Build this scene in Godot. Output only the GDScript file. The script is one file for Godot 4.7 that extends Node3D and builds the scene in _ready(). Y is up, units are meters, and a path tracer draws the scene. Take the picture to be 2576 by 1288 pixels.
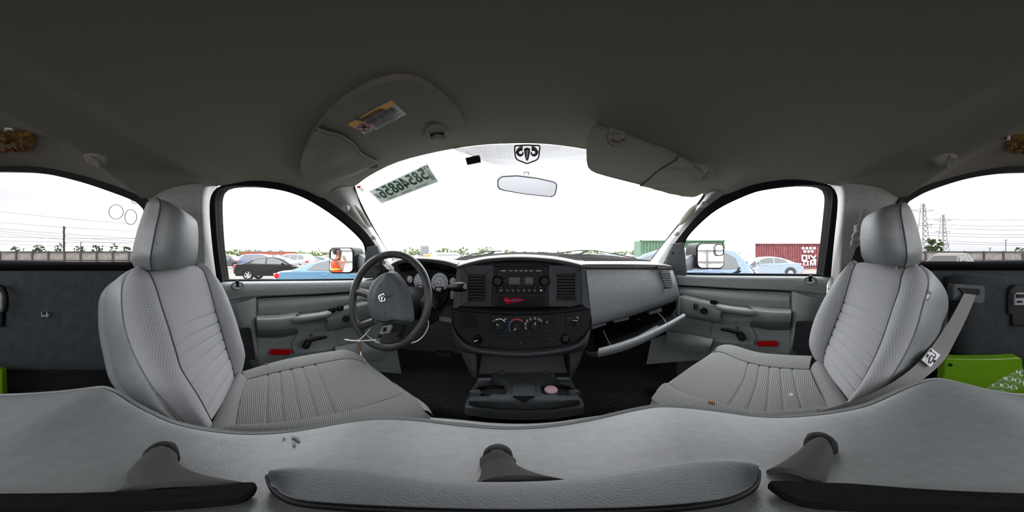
extends Node3D

const F := 1288.0
const EYE := 0.75      # height of the eye above the cab floor
const GROUND := -0.75  # the yard outside, below the cab floor

var M := {}
var names_used := {}
var headliner_pts := []   # rows of points of the headliner underside

# ------------------------------------------------------------------ places
# A point at a bearing and height (in 1/1288 of the distance ahead) and a distance ahead, in metres.
func P(x: float, y: float, d: float) -> Vector3:
	return Vector3((x - 1288.0) / F * d, EYE - (y - 644.0) / F * d, -d)

func pl(a: Array) -> Array:          # x, y, distance triples
	var o := []
	for i in range(0, a.size(), 3):
		o.append(P(a[i], a[i + 1], a[i + 2]))
	return o

func pf(d: float, a: Array) -> Array:  # x, y pairs at one distance
	var o := []
	for i in range(0, a.size(), 2):
		o.append(P(a[i], a[i + 1], d))
	return o

func pc(f: Callable, a: Array, off := 0.0) -> Array:  # x, y pairs on a surface
	var o := []
	for i in range(0, a.size(), 2):
		o.append(P(a[i], a[i + 1], f.call(a[i], a[i + 1]) + off))
	return o

func wall_line(x: float, ax: float, az: float, bx: float, bz: float) -> float:
	var k := (x - 1288.0) / F
	var t := (k * az - ax) / ((bx - ax) - k * (bz - az))
	return az + t * (bz - az)

func tilt(y: float) -> float:
	return 1.0 - 0.00034 * maxf(0.0, 706.0 - y)

func dl(x: float, y: float) -> float:
	return wall_line(x, -1.33, 2.32, -0.71, 2.84) * tilt(y)

func dr(x: float, y: float) -> float:
	return wall_line(x, 1.46, 2.32, 0.84, 2.84) * tilt(y)

func d_back(_x: float, y: float) -> float:
	return 2.2 - 0.0002 * maxf(0.0, 680.0 - y)

# ------------------------------------------------------------------ curves
func cr(a: Vector3, b: Vector3, c: Vector3, d: Vector3, t: float) -> Vector3:
	return 0.5 * ((2.0 * b) + (c - a) * t + (2.0 * a - 5.0 * b + 4.0 * c - d) * t * t + (3.0 * b - a - 3.0 * c + d) * t * t * t)

func spline(p: Array, per: int, closed := false) -> Array:
	var o := []
	var n := p.size()
	if n < 3 and not closed:
		for i in n - 1:
			for k in per:
				o.append(p[i].lerp(p[i + 1], float(k) / per))
		o.append(p[n - 1])
		return o
	var spans := n if closed else n - 1
	for i in spans:
		var a: Vector3 = p[(i - 1 + n) % n] if closed else (p[i - 1] if i > 0 else p[0] * 2.0 - p[1])
		var b: Vector3 = p[i]
		var c: Vector3 = p[(i + 1) % n]
		var d: Vector3 = p[(i + 2) % n] if closed else (p[i + 2] if i + 2 < n else p[n - 1] * 2.0 - p[n - 2])
		for k in per:
			o.append(cr(a, b, c, d, float(k) / per))
	if not closed:
		o.append(p[n - 1])
	return o

func even(p: Array, n: int, smooth := true) -> Array:  # n points evenly spaced along the curve
	var q: Array = spline(p, 10) if smooth else p
	var acc := [0.0]
	for i in range(1, q.size()):
		acc.append(acc[i - 1] + q[i].distance_to(q[i - 1]))
	var total: float = acc[acc.size() - 1]
	var o := []
	var j := 0
	for k in n:
		var s := total * k / (n - 1)
		while j < q.size() - 2 and acc[j + 1] < s:
			j += 1
		var span: float = acc[j + 1] - acc[j]
		o.append(q[j].lerp(q[j + 1], clampf((s - acc[j]) / span if span > 1e-9 else 0.0, 0.0, 1.0)))
	return o

func shifted(p: Array, v: Vector3) -> Array:
	var o := []
	for q in p:
		o.append(q + v)
	return o

# Lines -> dense net: every line gets n points, and per points between neighbouring lines.
func net(lines: Array, n: int, per: int, smooth := true, smooth_across := true) -> Array:
	var rows := []
	for l in lines:
		rows.append(even(l, n, smooth))
	var cols := []
	for i in n:
		var c := []
		for r in rows:
			c.append(r[i])
		cols.append(spline(c, per) if smooth_across else lin(c, per))
	var o := []
	for k in cols[0].size():
		var row := []
		for i in n:
			row.append(cols[i][k])
		o.append(row)
	return o

func lin(p: Array, per: int) -> Array:
	var o := []
	for i in p.size() - 1:
		for k in per:
			o.append(p[i].lerp(p[i + 1], float(k) / per))
	o.append(p[p.size() - 1])
	return o

# Pushes the net along its own normals: f(u, v) metres towards the side the eye is on.
func swell(g: Array, f: Callable) -> Array:
	var nr := g.size()
	var nc: int = g[0].size()
	var o := []
	for r in nr:
		var row := []
		for c in nc:
			var a: Vector3 = g[mini(r + 1, nr - 1)][c] - g[maxi(r - 1, 0)][c]
			var b: Vector3 = g[r][mini(c + 1, nc - 1)] - g[r][maxi(c - 1, 0)]
			var n := a.cross(b)
			n = n.normalized() if n.length() > 1e-12 else Vector3.BACK
			if n.dot(Vector3(0, EYE, 0) - g[r][c]) < 0.0:
				n = -n
			row.append(g[r][c] + n * f.call(float(c) / (nc - 1), float(r) / (nr - 1)))
		o.append(row)
	return o

# ------------------------------------------------------------------ mesh building
class MB:
	var st := SurfaceTool.new()
	var group := 0
	var count := 0

	func _init() -> void:
		st.begin(Mesh.PRIMITIVE_TRIANGLES)

	func v(p: Vector3, uv: Vector2) -> void:
		st.set_uv(uv)
		st.add_vertex(p)

	func tri(a: Vector3, b: Vector3, c: Vector3, ua := Vector2.ZERO, ub := Vector2.ZERO, uc := Vector2.ZERO) -> void:
		v(a, ua); v(b, ub); v(c, uc)
		count += 1

	func flat() -> void:
		st.set_smooth_group(-1)

	func smooth() -> void:
		group += 1
		st.set_smooth_group(group)

	func grid(g: Array, is_smooth := true, rows_close := false) -> void:
		if is_smooth: smooth()
		else: flat()
		var nr := g.size()
		var nc: int = g[0].size()
		var us := []
		var vs := [0.0]
		var mid := nc / 2
		for r in nr:
			var row := [0.0]
			for c in range(1, nc):
				row.append(row[c - 1] + g[r][c].distance_to(g[r][c - 1]))
			var half: float = row[mid]
			for c in nc:
				row[c] -= half
			us.append(row)
			if r > 0:
				vs.append(vs[r - 1] + g[r][mid].distance_to(g[r - 1][mid]))
		for r in (nr if rows_close else nr - 1):
			var q := (r + 1) % nr
			var vq: float = vs[q] if q > 0 else vs[r] + g[r][mid].distance_to(g[0][mid])
			for c in nc - 1:
				var a: Vector3 = g[r][c]
				var b: Vector3 = g[r][c + 1]
				var d: Vector3 = g[q][c]
				var e: Vector3 = g[q][c + 1]
				var ua := Vector2(us[r][c], vs[r])
				var ub := Vector2(us[r][c + 1], vs[r])
				var ud := Vector2(us[q][c], vq)
				var ue := Vector2(us[q][c + 1], vq)
				tri(a, b, e, ua, ub, ue)
				tri(a, e, d, ua, ue, ud)

	# a net with a back shifted by off, and a rim: a closed body
	func body(g: Array, off: Vector3, round_rim := 0.0) -> void:
		grid(g)
		var nr := g.size()
		var nc: int = g[0].size()
		var bk := []
		for r in nr:
			var row := []
			for c in nc:
				row.append(g[r][nc - 1 - c] + off)
			bk.append(row)
		grid(bk)
		var edge := []
		for c in nc: edge.append(g[0][c])
		for r in range(1, nr): edge.append(g[r][nc - 1])
		for c in range(nc - 2, -1, -1): edge.append(g[nr - 1][c])
		for r in range(nr - 2, -1, -1): edge.append(g[r][0])
		var e2 := []
		for p in edge: e2.append(p + off)
		grid([e2, edge])

	func tube(path: Array, radius, sides := 8, closed := false, flatten := 1.0, up := Vector3.ZERO) -> void:
		smooth()
		var n := path.size()
		var rings := []
		var last := up
		for i in n:
			var t: Vector3 = (path[(i + 1) % n] - path[(i - 1 + n) % n]) if closed else (path[mini(i + 1, n - 1)] - path[maxi(i - 1, 0)])
			t = t.normalized()
			if last == Vector3.ZERO:
				last = Vector3.UP if absf(t.y) < 0.9 else Vector3.RIGHT
			var s := t.cross(last).normalized()
			var w := s.cross(t).normalized()
			if up == Vector3.ZERO: last = w
			var rr: float = radius[i] if radius is Array else radius
			var ring := []
			for k in sides + 1:
				var an := TAU * k / sides
				ring.append(path[i] + s * cos(an) * rr + w * sin(an) * rr * flatten)
			rings.append(ring)
		var g := group
		grid(rings, true, closed)
		if not closed:
			for e in [0, n - 1]:
				flat()
				for k in sides:
					if e == 0: tri(path[0], rings[0][k + 1], rings[0][k])
					else: tri(path[n - 1], rings[n - 1][k], rings[n - 1][k + 1])

	# profile: Vector2(radius, along axis)
	func lathe(profile: Array, at: Vector3, axis: Vector3, segs := 20, creased := true) -> void:
		axis = axis.normalized()
		var a := axis.cross(Vector3.UP if absf(axis.y) < 0.9 else Vector3.RIGHT).normalized()
		var b := axis.cross(a).normalized()
		var rings := []
		for p in profile:
			var ring := []
			for k in segs + 1:
				var an := TAU * k / segs
				ring.append(at + axis * p.y + (a * cos(an) + b * sin(an)) * p.x)
			rings.append(ring)
		if creased:
			for i in rings.size() - 1:
				grid([rings[i], rings[i + 1]])
		else:
			grid(rings)

	# an outline (front face) given a back by off; chamfer runs round the front
	func slab(outline: Array, off: Vector3, chamfer := 0.0, cap_back := false) -> void:
		var n := outline.size()
		var c := Vector3.ZERO
		for p in outline: c += p / n
		var nor := Vector3.ZERO
		for i in n:
			nor += (outline[i] - c).cross(outline[(i + 1) % n] - c)
		nor = nor.normalized()
		var ax: Vector3 = (outline[1] - outline[0]).normalized()
		ax = (ax - nor * ax.dot(nor)).normalized()
		var ay := nor.cross(ax)
		var flatp := PackedVector2Array()
		for p in outline:
			flatp.append(Vector2((p - c).dot(ax), (p - c).dot(ay)))
		var inner := []
		var inner2 := PackedVector2Array()
		if chamfer > 0.0:
			var sgn := 0.0
			for i in n:
				sgn += flatp[i].cross(flatp[(i + 1) % n])
			var s := signf(sgn)
			for i in n:
				var e1 := (flatp[i] - flatp[(i - 1 + n) % n]).normalized()
				var e2 := (flatp[(i + 1) % n] - flatp[i]).normalized()
				var m := Vector2(-e1.y - e2.y, e1.x + e2.x) * s
				var l := m.length()
				m = m / l if l > 1e-6 else Vector2.ZERO
				var q: Vector2 = flatp[i] + m * chamfer
				inner2.append(q)
				inner.append(outline[i] + (ax * m.x + ay * m.y) * chamfer)
		else:
			inner2 = flatp
			inner = outline
		var back := off.normalized()
		var rim := []
		for i in n:
			rim.append(outline[i] + back * chamfer)
		var t := Geometry2D.triangulate_polygon(inner2)
		flat()
		for i in range(0, t.size(), 3):
			tri(inner[t[i]], inner[t[i + 1]], inner[t[i + 2]], inner2[t[i]], inner2[t[i + 1]], inner2[t[i + 2]])
			if cap_back:
				tri(inner[t[i]] + off, inner[t[i + 2]] + off, inner[t[i + 1]] + off)
		var r1 := inner.duplicate(); r1.append(inner[0])
		var r2 := rim.duplicate(); r2.append(rim[0])
		if chamfer > 0.0:
			grid([r1, r2], n > 10)
		var r3 := []
		for p in outline: r3.append(p + off)
		r3.append(outline[0] + off)
		grid([r2, r3], n > 10)

	# one sheet without thickness (a pane)
	func sheet(outline: Array) -> void:
		var c := Vector3.ZERO
		for p in outline: c += p / outline.size()
		var nor := Vector3.ZERO
		for i in outline.size():
			nor += (outline[i] - c).cross(outline[(i + 1) % outline.size()] - c)
		nor = nor.normalized()
		var ax: Vector3 = (outline[1] - outline[0]).normalized()
		ax = (ax - nor * ax.dot(nor)).normalized()
		var ay := nor.cross(ax)
		var q := PackedVector2Array()
		for p in outline: q.append(Vector2((p - c).dot(ax), (p - c).dot(ay)))
		var t := Geometry2D.triangulate_polygon(q)
		smooth()
		for i in range(0, t.size(), 3):
			tri(outline[t[i]], outline[t[i + 1]], outline[t[i + 2]], q[t[i]], q[t[i + 1]], q[t[i + 2]])

	func box(at: Vector3, size: Vector3, b := Basis(), ch := 0.0) -> void:
		var h := size / 2.0
		ch = minf(ch, minf(h.x, minf(h.y, h.z)) * 0.9)
		flat()
		if ch <= 0.0:
			for ax in 3:
				for s in [-1.0, 1.0]:
					var i := (ax + 1) % 3
					var j := (ax + 2) % 3
					var q := []
					for k in [[-1, -1], [1, -1], [1, 1], [-1, 1]]:
						var p := Vector3.ZERO
						p[ax] = s * h[ax]; p[i] = k[0] * h[i] * s; p[j] = k[1] * h[j]
						q.append(at + b * p)
					tri(q[0], q[2], q[1]); tri(q[0], q[3], q[2])
			return
		for ax in 3:
			var i := (ax + 1) % 3
			var j := (ax + 2) % 3
			for s in [-1.0, 1.0]:
				var q := []
				for k in [[-1, -1], [1, -1], [1, 1], [-1, 1]]:
					var p := Vector3.ZERO
					p[ax] = s * h[ax]; p[i] = k[0] * (h[i] - ch) * s; p[j] = k[1] * (h[j] - ch)
					q.append(at + b * p)
				tri(q[0], q[2], q[1]); tri(q[0], q[3], q[2])
			for s in [-1.0, 1.0]:
				for w in [-1.0, 1.0]:
					var q := []
					for k in [[0, -1], [1, -1], [1, 1], [0, 1]]:
						var p := Vector3.ZERO
						if k[0] == 0: p[i] = s * h[i]; p[j] = w * (h[j] - ch)
						else: p[i] = s * (h[i] - ch); p[j] = w * h[j]
						p[ax] = k[1] * (h[ax] - ch)
						q.append(at + b * p)
					if s * w > 0: tri(q[0], q[1], q[2]); tri(q[0], q[2], q[3])
					else: tri(q[0], q[2], q[1]); tri(q[0], q[3], q[2])
		for x in [-1.0, 1.0]:
			for y in [-1.0, 1.0]:
				for z in [-1.0, 1.0]:
					var s3 := Vector3(x, y, z)
					var q := []
					for ax in 3:
						var p := (h - Vector3.ONE * ch) * s3
						p[ax] = s3[ax] * h[ax]
						q.append(at + b * p)
					if x * y * z > 0: tri(q[0], q[2], q[1])
					else: tri(q[0], q[1], q[2])

	func done() -> ArrayMesh:
		st.generate_normals()
		return st.commit()

# ------------------------------------------------------------------ scene helpers
func numbered(n: String) -> String:
	var k: int = names_used.get(n, 0)
	names_used[n] = k + 1
	return n if k == 0 else "%s_%03d" % [n, k]

func thing(n: String, label: String, category: String, at := Vector3.ZERO, group := "", kind := "") -> Node3D:
	var o := Node3D.new()
	o.name = numbered(n)
	add_child(o)
	o.position = at
	tag(o, label, category, group, kind)
	return o

func tag(o: Node3D, label: String, category: String, group := "", kind := "") -> Node3D:
	o.set_meta("label", label)
	if category: o.set_meta("category", category)
	if group: o.set_meta("group", group)
	if kind: o.set_meta("kind", kind)
	return o

func origin_of(n: Node3D) -> Vector3:
	var p := Vector3.ZERO
	var q: Node = n
	while q is Node3D and q != self:
		p += q.position
		q = q.get_parent()
	return p

# one named mesh; geometry is given in place, the node sits at the middle of its foot
func obj(n: String, mb: MB, m: Material, parent: Node3D = null) -> MeshInstance3D:
	var o := MeshInstance3D.new()
	o.mesh = mb.done()
	o.material_override = m
	o.cast_shadow = GeometryInstance3D.SHADOW_CASTING_SETTING_ON
	if parent == null:
		o.name = numbered(n)
		add_child(o)
	else:
		o.name = n
		parent.add_child(o, true)
		o.position = -origin_of(parent)
	return o

func words(s: String, height: float, at: Vector3, right: Vector3, up: Vector3, m: Material, parent: Node3D, wide := 0.0, font := "Droid Sans", bold := true, n := "lettering") -> MeshInstance3D:
	var t := TextMesh.new()
	var f := SystemFont.new()
	f.font_names = PackedStringArray([font])
	f.font_weight = 700 if bold else 400
	t.font = f
	t.text = s
	t.font_size = 40
	t.pixel_size = height / 29.0
	t.depth = 0.0006
	t.curve_step = 2.0
	var o := MeshInstance3D.new()
	o.mesh = t
	o.material_override = m
	o.name = n
	parent.add_child(o, true)
	var sx := 1.0
	if wide > 0.0:
		var w: float = t.get_aabb().size.x
		if w > 1e-6: sx = wide / w
	right = right.normalized()
	up = (up - right * up.dot(right)).normalized()
	o.transform = Transform3D(Basis(right * sx, up, right.cross(up)), at - origin_of(parent))
	return o

func rr(cx: float, cy: float, w: float, h: float, r: float, seg := 4) -> Array:  # rounded rectangle, x, y pairs
	var o := []
	r = minf(r, minf(w, h) / 2.0 * 0.96)
	var cs := [[cx + w / 2 - r, cy - h / 2 + r, -PI / 2], [cx + w / 2 - r, cy + h / 2 - r, 0.0], [cx - w / 2 + r, cy + h / 2 - r, PI / 2], [cx - w / 2 + r, cy - h / 2 + r, PI]]
	for c in cs:
		for k in seg + 1:
			var a: float = c[2] + PI / 2 * k / seg
			o.append(c[0] + cos(a) * r)
			o.append(c[1] + sin(a) * r)
	return o

func oval(cx: float, cy: float, rx: float, ry: float, seg := 24) -> Array:
	var o := []
	for k in seg:
		o.append(cx + cos(TAU * k / seg) * rx)
		o.append(cy + sin(TAU * k / seg) * ry)
	return o

# ------------------------------------------------------------------ materials
func mat(n: String, c: Color, rough := 0.7, metal := 0.0) -> StandardMaterial3D:
	var m := StandardMaterial3D.new()
	m.resource_name = n
	m.albedo_color = c
	m.roughness = rough
	m.metallic = metal
	m.cull_mode = BaseMaterial3D.CULL_DISABLED
	M[n] = m
	return m

func noise_tex(freq: float, lo: float, hi: float, size := 256, octaves := 4, sd := 1) -> NoiseTexture2D:
	var t := NoiseTexture2D.new()
	var f := FastNoiseLite.new()
	f.seed = sd
	f.frequency = freq
	f.fractal_octaves = octaves
	t.noise = f
	t.width = size
	t.height = size
	t.seamless = true
	var g := Gradient.new()
	g.set_color(0, Color(lo, lo, lo))
	g.set_color(1, Color(hi, hi, hi))
	t.color_ramp = g
	return t

func grained(m: StandardMaterial3D, albedo: Texture2D, bump: Texture2D, per_metre: float, bump_cm: float) -> StandardMaterial3D:
	m.uv1_triplanar = true
	m.uv1_world_triplanar = true
	m.uv1_scale = Vector3.ONE * per_metre
	if albedo: m.albedo_texture = albedo
	if bump:
		m.heightmap_enabled = true
		m.heightmap_texture = bump
		m.heightmap_scale = bump_cm
	return m

func pane(n: String, c: Color, a: float) -> StandardMaterial3D:
	var m := mat(n, Color(c.r, c.g, c.b, a), 0.02)
	m.transparency = BaseMaterial3D.TRANSPARENCY_ALPHA
	return m

func weave_tex() -> Array:  # colour and height of the seat cloth: short pale stitches in staggered rows
	var n := 64
	var im := Image.create(n, n, false, Image.FORMAT_RGB8)
	var hm := Image.create(n, n, false, Image.FORMAT_RGB8)
	var rng := RandomNumberGenerator.new()
	rng.seed = 5
	for y in n:
		for x in n:
			var col := x / 16
			var fy := fposmod((y + col * 5) / 16.0, 1.0) - 0.5
			var fx := fposmod(x / 16.0, 1.0) - 0.5
			var e := 1.0 - smoothstep(0.45, 1.15, pow(fx / 0.30, 2.0) + pow(fy / 0.42, 2.0))
			var gx := fposmod(x / 16.0 + 0.5, 1.0) - 0.5
			var gap := 1.0 - smoothstep(0.3, 1.1, pow(gx / 0.20, 2.0) + pow(fy / 0.36, 2.0))
			var j := rng.randf_range(-0.03, 0.03)
			var k := 0.54 + 0.22 * e - 0.19 * gap + j
			im.set_pixel(x, y, Color(k, k * 1.005, k * 1.015))
			var h := 0.4 + 0.5 * e - 0.3 * gap
			hm.set_pixel(x, y, Color(h, h, h))
	return [ImageTexture.create_from_image(im), ImageTexture.create_from_image(hm)]

func make_materials() -> void:
	var fine := noise_tex(0.09, 0.0, 1.0, 256, 3, 3)
	var soft := noise_tex(0.012, 0.9, 1.0, 256, 4, 4)
	var blotch := noise_tex(0.02, 0.82, 1.0, 256, 5, 9)
	var nap := noise_tex(0.12, 0.84, 1.0, 512, 3, 21)
	var w := weave_tex()
	var c := mat("cloth", Color(1, 1, 1), 0.95)
	c.albedo_texture = w[0]
	c.uv1_scale = Vector3(40, 29, 1)
	c.heightmap_enabled = true
	c.heightmap_texture = w[1]
	c.heightmap_scale = 0.06
	var c2 := c.duplicate()
	c2.uv1_scale = Vector3(48, 36, 1)
	M["cloth_fine"] = c2
	var c3 := c2.duplicate()
	c3.albedo_color = Color(0.79, 0.79, 0.775)  # cushion dirt, darkened further to balance backs lightened for missing light
	c3.uv1_scale = Vector3(40, 34, 1)
	M["cloth_worn_dimmed"] = c3
	grained(mat("vinyl", Color(0.465, 0.475, 0.48), 0.48), soft, fine, 9.0, 0.035)
	grained(mat("vinyl_shelf", Color(0.46, 0.472, 0.477), 0.5), soft, fine, 7.0, 0.05)
	grained(mat("vinyl_dark", Color(0.26, 0.285, 0.305), 0.5), soft, fine, 7.0, 0.04)
	mat("seam", Color(0.26, 0.27, 0.28), 0.8)
	mat("piping", Color(0.45, 0.46, 0.46), 0.5)
	grained(mat("door_grey", Color(0.455, 0.475, 0.468), 0.48), soft, null, 10.0, 0.03)
	grained(mat("door_dark", Color(0.36, 0.375, 0.37), 0.55), soft, null, 10.0, 0.03)
	grained(mat("pillar_grey", Color(0.53, 0.535, 0.515), 0.6), soft, null, 10.0, 0.03)
	grained(mat("headliner", Color(0.57, 0.55, 0.505), 0.95), nap, null, 9.0, 0.06)
	grained(mat("visor_cloth", Color(0.55, 0.535, 0.495), 0.9), nap, null, 9.0, 0.04)
	grained(mat("dash_grey", Color(0.51, 0.52, 0.53), 0.5), soft, null, 10.0, 0.03)
	grained(mat("dash_top", Color(0.42, 0.415, 0.41), 0.6), soft, null, 10.0, 0.03)
	grained(mat("dash_black", Color(0.12, 0.125, 0.13), 0.5), soft, null, 12.0, 0.02)
	grained(mat("chin_grey", Color(0.32, 0.33, 0.34), 0.6), soft, null, 10.0, 0.03)  # green lightened to stand for haze in the distance
	grained(mat("console_grey", Color(0.32, 0.335, 0.345), 0.5), soft, null, 10.0, 0.03)
	mat("black", Color(0.035, 0.035, 0.04), 0.5)
	mat("gloss_black", Color(0.04, 0.04, 0.045), 0.2)
	mat("rubber", Color(0.07, 0.07, 0.075), 0.7)
	mat("seal", Color(0.055, 0.06, 0.075), 0.55)
	grained(mat("wheel_rim", Color(0.20, 0.205, 0.205), 0.42), soft, fine, 16.0, 0.03)
	grained(mat("airbag", Color(0.29, 0.305, 0.31), 0.55), soft, fine, 16.0, 0.04)
	grained(mat("carpet", Color(0.10, 0.10, 0.105), 0.95), blotch, null, 5.0, 0.15)
	grained(mat("floor_rubber", Color(0.055, 0.058, 0.062), 0.5), blotch, null, 3.0, 0.06)
	grained(mat("rear_panel", Color(0.215, 0.228, 0.237), 0.9), blotch, null, 4.0, 0.06)
	grained(mat("dirt_clump", Color(0.30, 0.23, 0.15), 0.9), blotch, fine, 30.0, 0.2)
	mat("white_plastic", Color(0.86, 0.86, 0.82), 0.35)
	mat("white_paint", Color(0.9, 0.9, 0.9), 0.5)
	mat("print_black", Color(0.05, 0.05, 0.05), 0.6)
	mat("print_grey", Color(0.35, 0.35, 0.35), 0.6)
	mat("print_green", Color(0.16, 0.29, 0.24), 0.6)
	mat("print_red", Color(0.72, 0.10, 0.08), 0.5)
	mat("print_white", Color(0.85, 0.85, 0.85), 0.6)
	mat("print_amber", Color(0.95, 0.68, 0.05), 0.5)
	mat("print_blue", Color(0.20, 0.42, 0.66), 0.5)
	var stk := mat("sticker", Color(0.84, 0.86, 0.84), 0.5)
	stk.backlight_enabled = true
	stk.backlight = Color(0.50, 0.53, 0.50)
	mat("dim_mirror", Color(0.74, 0.75, 0.77), 0.2, 1.0)
	mat("reflector_red", Color(0.62, 0.03, 0.05), 0.25).metallic_specular = 0.2
	mat("chrome", Color(0.75, 0.76, 0.78), 0.15, 1.0)
	mat("steel", Color(0.45, 0.44, 0.42), 0.4, 0.9)
	mat("mirror", Color(0.88, 0.9, 0.9), 0.02, 1.0)
	mat("gauge_face", Color(0.74, 0.76, 0.78), 0.5)
	mat("screen_grey", Color(0.24, 0.22, 0.22), 0.2)
	mat("button", Color(0.11, 0.115, 0.12), 0.4)
	mat("belt", Color(0.49, 0.475, 0.475), 0.85)
	mat("belt_black", Color(0.09, 0.09, 0.09), 0.85)
	var foam := mat("foam", Color(0.72, 0.52, 0.20), 0.95)
	grained(foam, noise_tex(0.06, 0.35, 1.0, 256, 4, 8), noise_tex(0.06, 0.0, 1.0, 256, 4, 8), 8.0, 0.6)
	mat("green_plastic", Color(0.34, 0.50, 0.05), 0.25)
	mat("pink_foil", Color(0.75, 0.06, 0.16), 0.3)
	mat("pink_disc", Color(0.84, 0.70, 0.72), 0.6)
	mat("leaf", Color(0.62, 0.42, 0.25), 0.8)
	pane("clear_glass", Color(0.85, 0.9, 0.9), 0.015)
	pane("sky_dimming_glass", Color(0.05, 0.055, 0.06), 0.79)  # tint added to dim the bright sky so its clouds show
	pane("fill_glass", Color(0.05, 0.055, 0.06), 0.2)  # light tint chosen for how much frontal skylight it lets in
	for n in ["dash_black", "black", "gloss_black", "rubber", "button", "carpet", "floor_rubber", "console_grey", "chin_grey", "rear_panel", "seal"]:
		M[n].metallic_specular = 0.27
	M.floor_rubber.metallic_specular = 0.15
	M.carpet.metallic_specular = 0.12
	mat("sill_black", Color(0.045, 0.048, 0.055), 0.95).metallic_specular = 0.1
	pane("frit_film", Color(0.35, 0.35, 0.36), 0.84)
	pane("clear_film", Color(0.9, 0.9, 0.9), 0.08)

# an overcast: pale cloud with soft grey banks, the same all round, brighter overhead as overcast skies are
func overcast() -> ImageTexture:
	var w := 512
	var h := 256
	var im := Image.create(w, h, false, Image.FORMAT_RGBF)
	var f := FastNoiseLite.new()
	f.seed = 7
	f.frequency = 1.6
	f.fractal_octaves = 5
	for y in h:
		var el := PI / 2 - PI * (y + 0.5) / h
		for x in w:
			var az := TAU * x / w
			var p := Vector3(cos(az) * cos(el), sin(el) * 2.2, sin(az) * cos(el))
			var n := 0.5 + 0.5 * f.get_noise_3dv(p)
			var k := (0.98 - 0.34 * smoothstep(0.42, 0.72, n)) * (0.62 + 0.38 * sin(maxf(el, 0.0)))
			im.set_pixel(x, y, Color(k * 0.98, k * 1.0, k * 1.035) if el > 0.0 else Color(0.2, 0.19, 0.18))
	return ImageTexture.create_from_image(im)

func _ready() -> void:
	var cam := Camera3D.new()
	cam.name = "camera"
	add_child(cam)
	cam.position = Vector3(0, EYE, 0)
	cam.fov = 2.0 * rad_to_deg(atan(0.5))
	cam.near = 0.05
	cam.far = 3000.0
	cam.current = true
	var we := WorldEnvironment.new()
	we.name = "sky"
	var env := Environment.new()
	env.background_mode = Environment.BG_SKY
	var sky := Sky.new()
	var sm := PanoramaSkyMaterial.new()
	sm.panorama = overcast()
	sky.sky_material = sm
	env.sky = sky
	env.background_energy_multiplier = 1.0
	env.tonemap_mode = Environment.TONE_MAPPER_LINEAR
	env.tonemap_exposure = 9.4
	env.sdfgi_enabled = true
	env.ssao_enabled = true
	env.ssil_enabled = true
	we.environment = env
	add_child(we)
	make_materials()
	build_shell()
	build_doors()
	build_dash()
	build_wheel()
	build_console()
	build_seats()
	build_shelf()
	build_overhead()
	build_rear()
	build_outside()
	build_person()

# ------------------------------------------------------------------ the cab's shell
func head_edge() -> Array:
	var e := []
	e += pc(d_back, [-420, 417, -200, 417, 0, 418, 100, 421, 200, 440, 290, 468, 340, 488, 368, 500])
	e += pl([440, 484, 2.2, 520, 470, 2.22])
	e += pc(dl, [558, 467, 616, 456, 663, 455, 713, 462, 772, 481, 812, 498], -0.01)
	e += pl([850, 488, 2.46, 892, 469, 2.5, 930, 442, 2.45, 1000, 408, 2.38, 1100, 382, 2.32, 1200, 366, 2.28, 1290, 361, 2.26, 1380, 363, 2.27, 1480, 377, 2.3, 1560, 397, 2.35, 1650, 432, 2.42, 1720, 462, 2.46, 1772, 490, 2.5])
	e += pc(dr, [1823, 490, 1893, 465, 1970, 452, 2029, 453, 2079, 463], -0.01)
	e += pl([2120, 470, 2.22, 2200, 484, 2.2])
	e += pc(d_back, [2268, 497, 2300, 480, 2340, 463, 2420, 440, 2500, 424, 2576, 418, 2776, 417, 2996, 417])
	return e

func headliner_net() -> Array:
	var e := []
	var ctrl := head_edge()
	for i in ctrl.size() - 1:
		for k in 3:
			var a: Vector3 = ctrl[maxi(i - 1, 0)]
			var d: Vector3 = ctrl[mini(i + 2, ctrl.size() - 1)]
			e.append(cr(a, ctrl[i], ctrl[i + 1], d, k / 3.0) if k else ctrl[i])
	e.append(ctrl[ctrl.size() - 1])
	var ys := []
	for i in e.size():
		var sum := 0.0
		var n := 0
		for k in range(-12, 13):
			var q: Vector3 = e[clampi(i + k, 0, e.size() - 1)]
			sum += q.y
			n += 1
		ys.append(sum / n)
	var rows := []
	for r in 31:
		var s := pow(r / 30.0, 1.6)
		var row := []
		for i in e.size():
			var p: Vector3 = e[i]
			var top := EYE + 0.62
			var y: float = lerpf(p.y, maxf(ys[i], p.y - 0.03), smoothstep(0.0, 0.12, s))
			row.append(Vector3(p.x * (1.0 - 0.02 * s), y + (top - y) * (1.0 - pow(1.0 - s, 3.0)), lerpf(p.z, 1.3, s)))
		rows.append(row)
	return rows

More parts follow.
